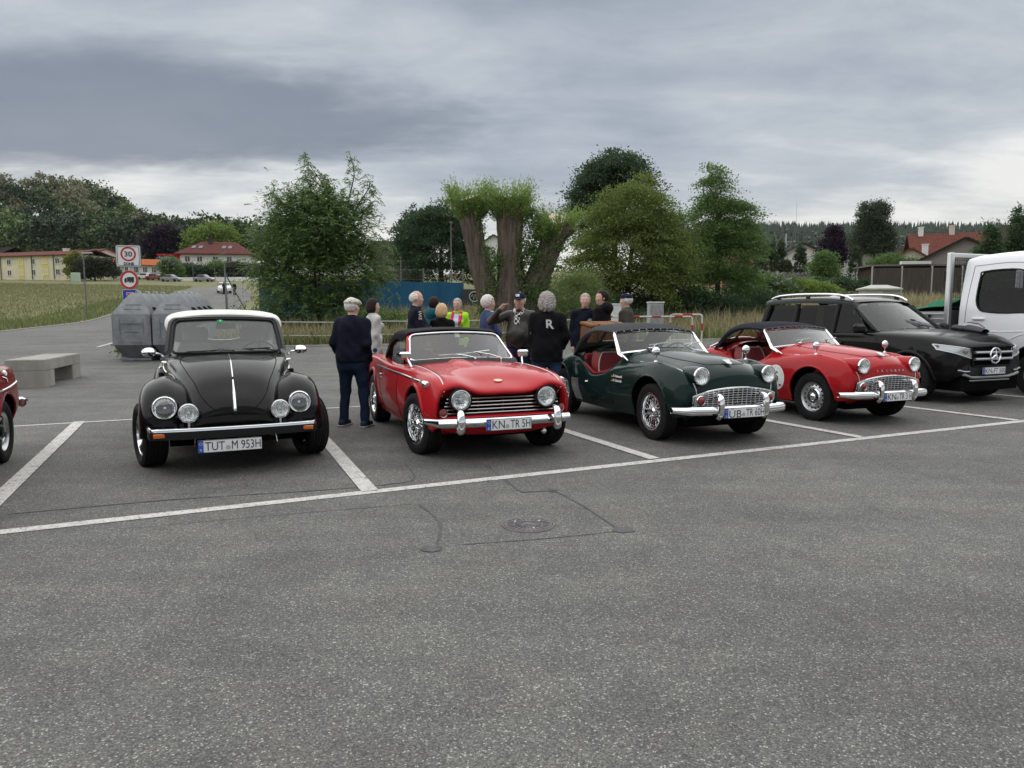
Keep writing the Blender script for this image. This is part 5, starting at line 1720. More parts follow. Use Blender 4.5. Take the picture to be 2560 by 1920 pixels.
for f in np.linspace(0, 1, 9):
	w_, h_ = .13 * (.75 + .25 * math.sin(f * math.pi)), .10 * (.65 + .35 * math.sin(f * math.pi * .9 + .4))
	P.append([(-.26 + .54 * f, w_ * math.cos(a), h_ * .5 + h_ * .62 * math.sin(a)) for a in np.linspace(0, 2 * math.pi, 17)[:-1]])
MB().grid(np.array(P), cv=True).build('bag_body', mat('bag_grey', (.06, .062, .066), .8, var=.3, scale=14), bag)
for k in range(4):
	MB().box((-.12 + .035 * k, -.06, .115), (.014, .12, .006), (.35, 0, 0)).build('bag_stripe', mat('bag_stripe', (.5, .51, .52), .6), bag)
MB().tube([(-.2, .03, .10), (-.05, .06, .15), (.12, .05, .14), (.24, .02, .09)], .008, 6).build('bag_strap', trim, bag)
def van():
	wp_ = mat('van_white', (0.74, 0.76, 0.79), 0.3, coat=.6)
	c = Car('pickup_van', 'white dropside van with aluminium headboard and a green net over its load', (9.82, 12.45), 22.0, 1.0, cat='van')
	J = [  # cab, front axle at the origin
		(-1.42, [(.86, .45), (.92, .70), (.95, 1.0), (.955, 1.35), (.93, 1.65), (.87, 2.05), (.80, 2.36), (.68, 2.44), (.34, 2.47), (0, 2.47)]),
		(-1.20, [(.88, .42), (.94, .70), (.97, 1.0), (.975, 1.35), (.95, 1.65), (.885, 2.05), (.82, 2.38), (.70, 2.47), (.35, 2.51), (0, 2.51)]),
		(-.60, [(.88, .40), (.94, .70), (.985, 1.0), (.985, 1.35), (.955, 1.65), (.885, 2.05), (.82, 2.38), (.70, 2.485), (.35, 2.53), (0, 2.53)]),
		(-.15, [(.88, .45), (.95, .72), (.985, 1.0), (.985, 1.33), (.95, 1.60), (.88, 1.98), (.82, 2.28), (.70, 2.42), (.35, 2.48), (0, 2.48)]),
		(.28, [(.88, .48), (.96, .72), (.985, .98), (.98, 1.25), (.94, 1.48), (.88, 1.70), (.81, 1.92), (.68, 2.05), (.34, 2.12), (0, 2.12)]),
		(.70, [(.86, .45), (.94, .66), (.96, .88), (.945, 1.10), (.90, 1.28), (.84, 1.40), (.76, 1.47), (.62, 1.53), (.31, 1.57), (0, 1.57)]),
		(.98, [(.82, .42), (.88, .58), (.89, .76), (.87, .92), (.83, 1.04), (.77, 1.12), (.68, 1.17), (.55, 1.21), (.28, 1.24), (0, 1.24)]),
		(1.08, [(.76, .40), (.80, .50), (.80, .60), (.78, .70), (.74, .77), (.68, .81), (.60, .84), (.48, .86), (.24, .88), (0, .88)]),
		(1.02, [(.70, .32), (.72, .33), (.72, .34), (.70, .35), (.66, .36), (.6, .36), (.53, .37), (.42, .38), (.2, .38), (0, .38)]),
	]
	rows = [[(x, y, z) for y, z in L] for x, L in J]
	out = lambda V: np.abs(V[:, 1]) > .6
	wpoly = np.array([(-1.08, 1.56), (-1.11, 1.70), (-1.10, 2.08), (-1.05, 2.17), (-.55, 2.19), (-.28, 2.12), (.10, 1.84), (.36, 1.58), (.38, 1.51), (.30, 1.46), (-.5, 1.42), (-.90, 1.44), (-1.02, 1.48)])
	c.body('cab', rows, wp_, [([0, 2], circ(0, .40, .47), out), ([0, 2], wpoly, out), ([1, 2], np.array([(-.70, 1.56), (.70, 1.56), (.66, 2.28), (-.66, 2.28)]), lambda V: V[:, 0] > -.1)], 10, 8)
	for s in (1, -1):
		c.arch(0, .40, .47, s, trim, -5, 185, tr=.02, inner=.5)
		Q = np.array([c.side(x, z, s, .0) for x, z in cr1(np.concatenate([wpoly, wpoly[:1]]), 3)])
		fr = MB().tube(Q, .016, 6).build('window_seal', trim, c.root)
		G = np.array([[c.side(x, z, s, -.02) for x in np.linspace(-1.12, .40, 12)] for z in np.linspace(1.42, 2.2, 8)])
		V_, F_ = cut(G.reshape(-1, 3), grid_faces(8, 12), [0, 2], wpoly, keep=True)
		V_, F_ = compact(V_, F_)
		link('door_window', np_mesh('door_window', V_, F_, glass('van_glass', (.25, .27, .28), .35)), c.root)
		gap = mat('grey_gap', (.18, .18, .19), .7)
		c.line('door_gap', [(-1.24, 2.28), (-1.28, 1.6), (-1.30, .62)], 'side', .006, gap, s, dens=30)
		c.line('door_gap', [(-1.24, 2.28), (-.6, 2.31), (-.2, 2.24), (.2, 1.92), (.46, 1.66)], 'side', .006, gap, s, dens=30)
		c.line('door_crease', [(-1.28, 1.10), (-.6, 1.09), (.2, 1.12), (.7, 1.06)], 'side', .010, wp_, s, dens=30)
		o = MB().box(c.side(-1.02, 1.315, s, .022), (.24, .035, .045), ch=.014).build('door_handle', wp_, c.root)
		p = np.array([.30, s * 1.16, 1.47])
		o = MB().box(p, (.13, .24, .38), ch=.05).build('mirror', trim, c.root)
		MB().box(p + [.03, s * .01, -.03], (.14, .20, .03), ch=.01).build('side_indicator', plate_w, o)
		MB().box((.36, s * 1.0, 1.37), (.10, .20, .10), ch=.03).build('mirror_arm', trim, o)
	def ws(u, t):
		return np.array([.62 - .62 * t + .18 * (1 - u * u), (.80 - .07 * t) * u, 1.52 + .78 * t])
	MB().grid(np.array([[ws(u, t) for u in np.linspace(-.96, .96, 9)] for t in np.linspace(0, 1, 5)])).build('windscreen', MATS['van_glass'], c.root)
	c.wheels('van', .37, .225, .22, [(0, .83), (0, -.83), (-3.3, .83), (-3.3, -.83)])
	MB().box((-1.36, 0, 1.35), (.04, 1.66, 1.1)).build('cab_rear_wall', trim, c.root)
	MB().box((-.5, 0, .9), (1.6, 1.6, .1)).build('cab_floor', dark, c.root)
	for s in (1, -1):
		seat(c, -.85, s * .46, 1.12, trim, w=.48, hb=.55, headrest=True, lean=.12)
	steering(c, -.2, .46, 1.45, .2, .7)
	for s in (1, -1):
		MB().box((-3.0, s * .40, .62), (3.6, .08, .16)).build('chassis_rail', trim, c.root)
		sd = MB().box((-3.10, s * 1.02, 1.25), (2.9, .03, .40)).build('dropside', alu, c.root)
		for z in (1.10, 1.20, 1.30, 1.40):
			MB().box((-3.10, s * 1.04, z), (2.88, .016, .035), ch=.005).build('dropside_rib', alu, sd)
		for x in (-1.95, -3.1, -4.2):
			MB().prism([(-.03, .05), (.03, .05), (0, -.06)], (x, s * 1.052, 1.34), (1, 0, 0), (0, 0, 1), -.01 * s).build('latch', trim, sd)
	MB().box((-3.10, 0, 1.02), (2.95, 2.05, .06)).build('bed_floor', alu, c.root)
	MB().box((-4.57, 0, 1.25), (.03, 2.05, .40)).build('tailgate', alu, c.root)
	hb = MB().box((-1.62, 0, 1.20), (.05, 2.04, .55)).build('headboard', mat('headboard_grey', (.14, .145, .15), .5, .5), c.root)
	for s in (1, -1):
		MB().box((-1.62, s * .995, 1.72), (.10, .10, 1.66), ch=.015).build('headboard_post', alu, hb)
		MB().box((-1.68, s * 1.02, 2.12), (.06, .05, .20), ch=.01).build('strap_holder', trim, hb)
	MB().box((-1.62, 0, 2.50), (.07, 1.9, .09), ch=.012).build('headboard_bar', alu, hb)
	b = MB()
	for y in np.linspace(-.93, .93, 32):
		b.cyl((-1.62, y, 1.48), (-1.62, y, 2.46), .004, n=4, cap=False)
	for z in np.linspace(1.52, 2.42, 10):
		b.cyl((-1.62, -.94, z), (-1.62, .94, z), .004, n=4, cap=False)
	b.build('headboard_mesh', trim, hb)
	c.line('wing_crease', [(-.62, .62), (-.55, .86), (-.3, 1.03), (0, 1.07), (.3, 1.03), (.55, .86)], 'side', .010, wp_, -1, off=.0, dens=30)
	return c
vn = van()
ln = thing('load_net', 'green mesh net heaped over the load bed of the white van', 'net', vn.root.location, vn.root.rotation_euler[2])
xs = np.linspace(-4.5, -1.75, 40)
ys = np.linspace(-.98, .98, 28)
P = np.zeros((40, 28, 3))
hx = 1.40 + .16 * np.exp(-((xs + 1.8) / .8) ** 2)
for i, x in enumerate(xs):
	for j, y in enumerate(ys):
		P[i, j] = (x, y, hx[i] * 1.0 + .10 * math.sin(y * 3 + x * 2) * (1 - abs(y)) + .05 * math.sin(x * 9 + y * 5) * (1 - abs(y)) + .10 * (1 - y * y) - .03)
MB().sheet(P, .012).build('net_sheet', mat('net_green', (0.012, 0.12, 0.06), 0.8, var=.3, scale=30, bump=.6, bscale=60), ln)
for k in range(9):
	y0 = -.9 + .22 * k
	Q = P[:, min(27, int((y0 + .98) / 1.96 * 27))] + [0, 0, .016]
	MB().tube(Q[::2], .009, 5).build('net_cord', mat('cord_green', (0.03, 0.25, 0.13), 0.7), ln)
def maroon():
	pm = paint('maroon_paint', (0.19, 0.010, 0.014))
	c = Car('roadster', 'maroon roadster with silver wheels and a bright side strip beside the concrete bench', (-4.66, 4.35), 22.5, 1.0, group=GRP)
	del c.root['group']
	J = [
		(-3.02, [(.55, .42), (.60, .50), (.62, .60), (.62, .70), (.60, .78), (.56, .80), (.3, .80), (0, .80)]),
		(-2.93, [(.62, .36), (.69, .48), (.70, .62), (.685, .75), (.655, .855), (.56, .87), (.3, .86), (0, .86)]),
		(-2.75, [(.66, .32), (.73, .46), (.74, .62), (.72, .76), (.675, .885), (.56, .90), (.3, .89), (0, .89)]),
		(-2.31, [(.68, .22), (.755, .45), (.76, .62), (.735, .78), (.68, .90), (.56, .92), (.3, .91), (0, .91)]),
		(-1.7, [(.68, .20), (.75, .44), (.755, .62), (.73, .78), (.68, .89), (.56, .91), (.3, .91), (0, .91)]),
		(-.8, [(.68, .20), (.75, .44), (.755, .62), (.73, .78), (.67, .87), (.56, .90), (.3, .92), (0, .92)]),
		(0, [(.68, .24), (.755, .45), (.755, .62), (.72, .77), (.66, .85), (.50, .86), (.25, .87), (0, .87)]),
		(.45, [(.66, .30), (.71, .45), (.70, .60), (.67, .72), (.61, .79), (.46, .79), (.23, .77), (0, .77)]),
		(.62, [(.60, .34), (.64, .45), (.63, .55), (.60, .64), (.55, .69), (.42, .68), (.2, .66), (0, .66)]),
		(.64, [(.56, .34), (.58, .38), (.57, .42), (.55, .46), (.5, .48), (.4, .47), (.2, .45), (0, .45)]),
		(.45, [(.55, .27), (.55, .28), (.54, .28), (.5, .28), (.45, .28), (.36, .28), (.2, .28), (0, .28)]),
	]
	rows = [[(x, y, z) for y, z in L] for x, L in J]
	out = lambda V: np.abs(V[:, 1]) > .5
	ck = cr1(np.array([(-.75, .45), (-.7, 0), (-.75, -.45), (-1.0, -.58), (-1.6, -.58), (-1.85, -.45), (-1.9, 0), (-1.85, .45), (-1.6, .58), (-1.0, .58), (-.75, .45)]), 4)[:-1]
	c.body('body', rows, pm, [([0, 2], circ(0, .31, .35), out), ([0, 2], circ(-2.31, .31, .355), out), ([0, 1], ck, lambda V: V[:, 2] > .6)], 9, 6)
	for s in (1, -1):
		c.arch(0, .31, .35, s, pm)
		c.arch(-2.31, .31, .355, s, pm)
		c.line('side_strip', [(-2.92, .735), (-2.3, .705), (-1.4, .69), (-.4, .685), (.4, .66)], 'side', .009, chrome, s, off=.002, dens=40)
		MB().lathe([(.03, 0), (.028, .015), (0, .02)], c.side(-2.45, .845, s, 0), (0, s, .4), 14).build('fuel_cap', chrome, c.root)
		MB().box((-3.0, s * .60, .68), (.06, .08, .20), ch=.02).build('tail_lamp', redlens, c.root)
		MB().tube(bez([(-2.90, s * .74, .50), (-3.04, s * .725, .50), (-3.09, s * .64, .50), (-3.11, s * .3, .50), (-3.11, 0, .50)], 24), .040, 10, up=(0, 0, 1), sy=1.1).build('bumper', chrome, c.root)
		seat(c, -1.3, s * .3, .45, trim)
		c.headlight((.60, s * .50, .60), .085, depth=.05)
	MB().box((-1.2, 0, .27), (3.2, 1.1, .16)).build('underbody', dark, c.root)
	MB().box((-1.3, 0, .30), (1.2, 1.1, .06)).build('floor_pan', dark, c.root)
	c.wheels('mg', .300, .165, .20, [(0, .64), (0, -.64), (-2.31, .64), (-2.31, -.64)])
	MB().tube([c.side(-2.28, .82, 1, .004), c.side(-2.30, .80, 1, .03), c.side(-2.36, .77, 1, .012)], .009, 6).build('hood_catch', chrome, c.root)
	wsx = np.array([[(-.70 - .25 * t, (.60 - .05 * t) * u, .91 + .33 * t) for u in np.linspace(-1, 1, 7)] for t in (0, .5, 1)])
	ws = MB().grid(wsx).build('windscreen', wind_clear, c.root)
	MB().tube(np.concatenate([wsx[:, 0], wsx[-1, 1:], wsx[::-1, -1][1:]]), .014, 6).build('windscreen_frame', chrome, ws)
	return c
mg = maroon()
# ================================================================== people
def smin(a, b, k):
	h = np.clip(0.5 + 0.5 * (b - a) / k, 0, 1)
	return b + (a - b) * h - k * h * (1 - h)
def rcone(P, a, b, ra, rb, sx=1.0, sy=1.0):
	"""tapered capsule; sx, sy flatten it across x or y"""
	a, b = np.asarray(a, float), np.asarray(b, float)
	S = np.array([1 / sx, 1 / sy, 1.0])
	P_, a_, b_ = P * S, a * S, b * S
	d = b_ - a_
	t = np.clip(((P_ - a_) @ d) / (d @ d + 1e-9), 0, 1)
	return (np.linalg.norm(P_ - a_ - t[:, None] * d, axis=1) - (ra + (rb - ra) * t)) * min(sx, sy, 1.0)
def ellip(P, c, r):
	r = np.asarray(r, float)
	q = (P - np.asarray(c)) / r
	n = np.linalg.norm(q, axis=1)
	g_ = np.linalg.norm(q / r, axis=1)
	return n * (n - 1) / (g_ + 1e-9)
def sdf_mesh(fn, lo, hi, h):
	lo, hi = np.asarray(lo, float), np.asarray(hi, float)
	n = np.ceil((hi - lo) / (4 * h)).astype(int) * 4 + 1
	nb = (n - 1) // 4
	ax = [lo[i] + h * np.arange(n[i]) for i in range(3)]
	cb = [lo[i] + h * (4 * np.arange(nb[i]) + 2) for i in range(3)]
	C = np.stack(np.meshgrid(*cb, indexing='ij'), -1).reshape(-1, 3)
	dc = fn(C).reshape(nb)
	act = np.abs(dc) < 4 * h * 1.5
	D = np.repeat(np.repeat(np.repeat(dc, 4, 0), 4, 1), 4, 2)
	D = np.pad(D, ((0, 1),) * 3, 'edge')
	A = np.repeat(np.repeat(np.repeat(act, 4, 0), 4, 1), 4, 2)
	A = np.pad(A, ((0, 1),) * 3, 'edge')
	A2 = A.copy()
	for i in range(3):
		A2 |= np.roll(A, 1, i)
	idx = np.argwhere(A2)
	D[A2] = fn(lo + h * idx)
	s = D < 0
	c0 = s[:-1, :-1, :-1]
	cnt = np.zeros(c0.shape, int)
	acc = np.zeros(c0.shape + (3,))
	num = np.zeros(c0.shape)
	off = [(i, j, k) for i in (0, 1) for j in (0, 1) for k in (0, 1)]
	sl = lambda o: tuple(slice(q, q - 1 if q - 1 != 0 else None) if q == 0 else slice(1, None) for q in o)
	sl = lambda o: tuple(slice(0, -1) if q == 0 else slice(1, None) for q in o)
	for o1 in off:
		for ax_ in range(3):
			if o1[ax_]:
				continue
			o2 = list(o1)
			o2[ax_] = 1
			a, b = D[sl(o1)], D[sl(o2)]
			m = (a < 0) != (b < 0)
			t = np.where(m, a / (a - b + 1e-12), 0)
			for q in range(3):
				v = o1[q] + (t if q == ax_ else 0)
				acc[..., q] += np.where(m, v, 0)
			num += m
	cell = num > 0
	ci = np.argwhere(cell)
	V = lo + h * (ci + acc[cell] / num[cell][:, None])
	ids = -np.ones(cell.shape, int)
	ids[cell] = np.arange(len(ci))
	F = []
	for ax_ in range(3):
		o = [q for q in range(3) if q != ax_]
		a = [slice(None)] * 3
		b = [slice(None)] * 3
		a[ax_], b[ax_] = slice(0, -1), slice(1, None)
		m = s[tuple(a)] != s[tuple(b)]
		e = np.argwhere(m)
		e = e[(e[:, o[0]] > 0) & (e[:, o[1]] > 0)]
		e = e[(e[:, o[0]] < n[o[0]] - 1) & (e[:, o[1]] < n[o[1]] - 1)]
		inside = s[tuple(e.T)]
		q = []
		for da, db in ((-1, -1), (0, -1), (0, 0), (-1, 0)):
			c = e.copy()
			c[:, o[0]] += da
			c[:, o[1]] += db
			q.append(ids[tuple(c.T)])
		q = np.stack(q, 1)
		fl = inside if ax_ != 1 else ~inside
		q[~fl] = q[~fl][:, ::-1]
		F.append(q)
	F = np.concatenate(F)
	F = F[(F >= 0).all(1)]
	for _ in range(1):
		e = h * .2
		d0 = fn(V)
		g_ = np.stack([fn(V + np.eye(3)[i] * e) - fn(V - np.eye(3)[i] * e) for i in range(3)], 1) / (2 * e)
		st = (d0 / (np.sum(g_ * g_, 1) + 1e-6))[:, None] * g_
		L = np.linalg.norm(st, axis=1, keepdims=True)
		V = V - st * np.minimum(1, .6 * h / (L + 1e-9))
	return V, F
SKIN = mat('skin', (0.56, 0.34, 0.26), 0.55, var=.08, scale=12)
CLOTH = {}
def cloth(name, c, rough=.9, var=.12, **k):
	if name not in CLOTH:
		CLOTH[name] = mat('cloth_' + name, c, rough, var=var, scale=7, bump=.35, bscale=16, **k)
	return CLOTH[name]
def person(label, loc, face, H, jacket, trousers, hair=None, hat=None, belly=0.0, arms=None, shoes=None, head_turn=0.0, head_pitch=0.0, hood=False, collar=True, hem=.84, legs=(.0, .0), hairstyle='short', build=1.0, female=False, shirt=None, stride=0.0, extra=None, h=.0135, skin=None, open_front=False):
	"""local frame: x to the person's right, +y forward; feet at the origin"""
	k = H / 1.75
	z0 = tzf(loc[0], loc[1]) + .013
	fwd = R(face)     # bearing of the gaze: 0 = away from the camera, clockwise
	sw = (.168 + .10 * (build - 1)) * (.90 if female else 1.0)
	hipw = .088 * build
	HP, KN, AN = .92, .49, .075
	lx = [(-hipw - .01 - legs[0], stride), (hipw + .01 + legs[1], -stride)]
	arms = arms or ('down', 'down')
	AP = {  # elbow, wrist, hand end, relative to the shoulder of the right arm (x outward)
		'down': [(.035, -.02, -.285), (.025, .05, -.535), (.015, .07, -.63)],
		'pocket': [(.065, -.07, -.27), (.03, .05, -.485), (-.02, .10, -.555)],
		'back': [(.09, -.10, -.26), (-.02, -.16, -.46), (-.10, -.17, -.50)],
		'front': [(.07, .03, -.27), (-.02, .22, -.34), (-.12, .26, -.34)],
		'ear': [(.26, .12, -.09), (.10, .18, .09), (.02, .14, .16)],
		'cup': [(.06, .02, -.27), (-.01, .22, -.22), (-.03, .28, -.18)],
		'folded': [(.10, .08, -.25), (-.10, .20, -.26), (-.20, .19, -.25)],
		'hip': [(.09, -.02, -.26), (.03, .14, -.42), (-.03, .20, -.46)],
	}
	SZ = 1.412
	J = []
	for sg, a in ((-1, arms[0]), (1, arms[1])):
		s0 = np.array([sg * sw, 0, SZ])
		J.append([s0] + [s0 + np.array([sg * e[0], e[1], e[2]]) for e in AP[a]])
	hc = np.array([0, .025, 1.625])
	ht = Matrix.Rotation(-R(head_turn), 3, 'Z') @ Matrix.Rotation(R(head_pitch), 3, 'X')
	HM = np.array(ht)
	def hl(P):     # into head space
		return (P - np.array([0, 0, 1.56])) @ HM + np.array([0, 0, 1.56])
	def hw(p):
		return HM @ (np.asarray(p, float) - [0, 0, 1.56]) + [0, 0, 1.56]
	def head(P):
		Q = hl(P)
		d = ellip(Q, (0, .005, 1.655), (.076, .096, .098))
		d = smin(d, ellip(Q, (0, .035, 1.60), (.060, .066, .085)), .03)
		d = smin(d, ellip(Q, (0, .055, 1.555), (.036, .036, .032)), .03)       # chin
		d = smin(d, rcone(Q, (0, .092, 1.645), (0, .108, 1.608), .009, .013), .012)  # nose
		d = smin(d, rcone(Q, (-.035, .083, 1.668), (.035, .083, 1.668), .010, .010), .018)  # brow
		d = smin(d, ellip(Q, (0, .088, 1.572), (.024, .012, .012)), .012)      # lips
		for sg in (-1, 1):
			d = smin(d, ellip(Q, (sg * .079, -.004, 1.63), (.010, .020, .032)), .008)
			d = smin(d, ellip(Q, (sg * .042, .072, 1.615), (.022, .02, .022)), .02)
		return d
	def hand(P, w, e, sg):
		w, e = np.asarray(w), np.asarray(e)
		u = (e - w) / (np.linalg.norm(e - w) + 1e-9)
		side = np.cross(u, [sg * 1.0, 0, 0])
		side = side / (np.linalg.norm(side) + 1e-9)
		nrm = np.cross(u, side)
		c = w + u * .045
		d = smin(rcone(P, w, w + u * .06, .026, .030), rcone(P, c - side * .02, c + side * .022 + u * .02, .022, .020), .02)
		for q, L in zip((-.030, -.010, .010, .028), (.068, .080, .076, .060)):
			a = w + u * .082 + side * q
			m = a + u * L * .55 + nrm * .008 * sg
			t = m + u * L * .40 + nrm * .022 * sg
			d = smin(d, np.minimum(rcone(P, a - u * .02, m, .0105, .0095), rcone(P, m, t, .0095, .008)), .008)
		a = w + u * .03 + side * .028
		d = smin(d, np.minimum(rcone(P, a, a + u * .04 + side * .02, .013, .011), rcone(P, a + u * .04 + side * .02, a + u * .068 + side * .022, .011, .009)), .012)
		return d
	def torso(P, g=0.0):
		b = build
		d = rcone(P, (0, -.005, 1.32), (0, 0, 1.10), .150 * b + g, (.128 if female else .140) * b + g, 1.12, .78)
		for sg in (-1, 1):
			d = smin(d, rcone(P, (sg * .03, -.012, 1.455), (sg * (sw - .015), -.008, SZ - .008), .058 + g, .054 + g), .06)
		d = smin(d, rcone(P, (0, .0, 1.06), (0, -.01, .95), .138 * b + g, .150 * b + g, 1.12, .82), .08)
		if belly:
			d = smin(d, ellip(P, (0, .07, 1.12), (.155 * b + g, .10 + belly + g, .17)), .08)
		if female:
			for sg in (-1, 1):
				d = smin(d, ellip(P, (sg * .07, .105, 1.29), (.062 + g * .5, .055 + g * .5, .06)), .05)
		return d
	def arm(P, j, g=0.0, end=1.0):
		s0, el, wr = j[0], j[1], j[1] + (j[2] - j[1]) * end
		d = rcone(P, s0, el, .056 * build + g, .043 + g)
		return smin(d, rcone(P, el, wr, .043 + g, .029 + g * 1.15), .03)
	def legs_(P, g=0.0, top=True, flare=0.0):
		d = None
		for (x, y), sg in zip(lx, (-1, 1)):
			hip = (sg * hipw, 0, HP)
			kn = ((sg * hipw + x) / 2, y * .5 + .02, KN)
			an = (x, y, AN)
			e = smin(rcone(P, hip, kn, .092 * build + g, .058 + g), rcone(P, kn, an, .058 + g, .040 + g + flare), .04)
			d = e if d is None else smin(d, e, .03)
		if top:
			d = smin(d, rcone(P, (0, -.012, .955), (0, -.015, .90), .140 * build + g, .135 * build + g, 1.12, .84), .05)
		return d
	def shoe(P, i):
		x, y = lx[i]
		d = smin(rcone(P, (x, y - .06, .045), (x, y + .13, .036), .043, .038, 1.0, 1.0), rcone(P, (x, y - .02, .07), (x, y + .02, .075), .042, .04), .03)
		return np.maximum(d, .002 - P[:, 2])
	def body(P):
		d = head(P)
		d = smin(d, rcone(P, (0, -.012, 1.45), (0, .004, 1.57), .056 * build, .052), .03)
		d = smin(d, torso(P, -.012), .03)
		for j, sg in zip(J, (-1, 1)):
			d = smin(d, arm(P, j, -.006), .03)
			d = smin(d, hand(P, j[2], j[3], sg), .015)
		d = smin(d, legs_(P, -.012), .03)
		for i in (0, 1):
			x, y = lx[i]
			d = smin(d, rcone(P, (x, y - .03, .05), (x, y + .10, .035), .034, .03), .02)
		return d
	allp = np.concatenate([np.array(J[0]), np.array(J[1])])
	lo = np.array([min(-.34, allp[:, 0].min() - .13), min(-.27, allp[:, 1].min() - .12, -stride - .15), -.02])
	hi = np.array([max(.34, allp[:, 0].max() + .13), max(.30, allp[:, 1].max() + .15, stride + .2), 1.80])
	V, F = sdf_mesh(body, lo, hi, h)
	o = link('person', np_mesh('person', V, F, skin or SKIN, sharp=0))
	tag(o, label, 'person')
	o.location = (loc[0], loc[1], z0)
	o.rotation_euler = (0, 0, -fwd)
	o.scale = (k, k, k)
	def child(name, fn, m, lo_, hi_, hh=h, parent=None):
		V, F = sdf_mesh(fn, lo_, hi_, hh)
		return link(name, np_mesh(name, V, F, m, sharp=0), parent or o)
	wob = lambda P, a=.0065, s=30: a * (np.sin(P[:, 2] * s + P[:, 0] * 11) * np.sin(P[:, 0] * s * .6 + 2 * P[:, 1] * s * .5))
	def jk(P):
		d = torso(P, .012)
		for j in J:
			d = smin(d, arm(P, j, .014, .97), .035)
		skirt = rcone(P, (0, -.008, 1.0), (0, -.008, hem - .05), .152 * build + .014, .155 * build + .016, 1.12, .84)
		d = smin(d, skirt, .04)
		d = d + wob(P)
		d = np.maximum(d, np.where(np.hypot(P[:, 0], P[:, 1]) < .28, hem - P[:, 2], -1)) if all(a not in ('down', 'pocket') for a in arms) else np.maximum(d, np.where(np.abs(P[:, 0]) < .155 * build + .03, hem - P[:, 2], -1))
		d = np.maximum(d, -rcone(P, (0, .015, 1.47), (0, .02, 1.75), .066, .09))
		if open_front:
			d = np.maximum(d, -np.maximum(np.abs(P[:, 0]) - .055 - .10 * np.clip(1.45 - P[:, 2], 0, .02) * 1, -(P[:, 1] - .02)))
		return d
	if shirt:
		child('shirt', lambda P: np.maximum(torso(P, .002), .9 - P[:, 2]), shirt, (-.3, -.25, .85), (.3, .3, 1.52))
	jo = child('jacket', jk, jacket, lo, (hi[0], hi[1], 1.62 if 'ear' not in arms else 1.75))
	if open_front:
		child('jacket_lining', lambda P: np.maximum(np.maximum(np.maximum(torso(P, .017), np.abs(P[:, 0]) - .118), .05 - np.abs(P[:, 0])), np.maximum(.02 - P[:, 1], 1.0 - P[:, 2])), cloth('pink_lining', (.62, .03, .16)), (-.2, -.05, .95), (.2, .3, 1.5), .011, jo)
	if collar:
		def co(P):
			d = np.abs(rcone(P, (0, -.012, 1.445), (0, .006, 1.515), .078, .072)) - .010
			d = np.maximum(d, P[:, 2] - 1.515 - .1 * np.clip(-P[:, 1], -.1, .1))
			return np.maximum(d, 1.44 - P[:, 2])
		child('collar', co, jacket if not hood else hood if not isinstance(hood, bool) else jacket, (-.14, -.14, 1.40), (.14, .14, 1.56), .009, jo)
	if hood:
		def hd(P):
			d = np.abs(ellip(P, (0, -.085, 1.47), (.135, .085, .085))) - .016
			return np.minimum(np.maximum(d, P[:, 1] - .0), ellip(P, (0, -.115, 1.43), (.11, .05, .075)) + wob(P, .006, 50))
		child('hood', hd, jacket if isinstance(hood, bool) else hood, (-.2, -.25, 1.3), (.2, .1, 1.6), .011, jo)
	child('trousers', lambda P: np.maximum(np.maximum(legs_(P, .010, True, .012) + wob(P, .007, 24), P[:, 2] - 1.0), .045 - P[:, 2]), trousers, (lo[0], lo[1], 0), (hi[0], hi[1], 1.04))
	sm = shoes or cloth('dark_shoe', (.03, .03, .035))
	for i in (0, 1):
		x, y = lx[i]
		s_ = child('shoe', lambda P, i=i: shoe(P, i), sm, (x - .09, y - .15, -.01), (x + .09, y + .23, .15), .010)
		MB().box((x, y + .035, .010), (.085, .28, .018), ch=.006).build('sole', mat('pale_sole', (.45, .45, .44), .7), s_)
	em = mat('eye_dark', (.03, .025, .02), .3)
	for sg in (-1, 1):
		MB().ell(hw((sg * .030, .086, 1.644)), (.011, .007, .006), 8, 6).build('eye', em, o)
		MB().tube([hw((sg * .016, .096, 1.667)), hw((sg * .032, .094, 1.672)), hw((sg * .048, .084, 1.667))], .004, 5).build('eyebrow', hair if hair else em, o)
	MB().tube([hw((-.020, .096, 1.572)), hw((0, .102, 1.570)), hw((.020, .096, 1.572))], .004, 5).build('mouth', mat('lips', (.30, .12, .10), .6), o)
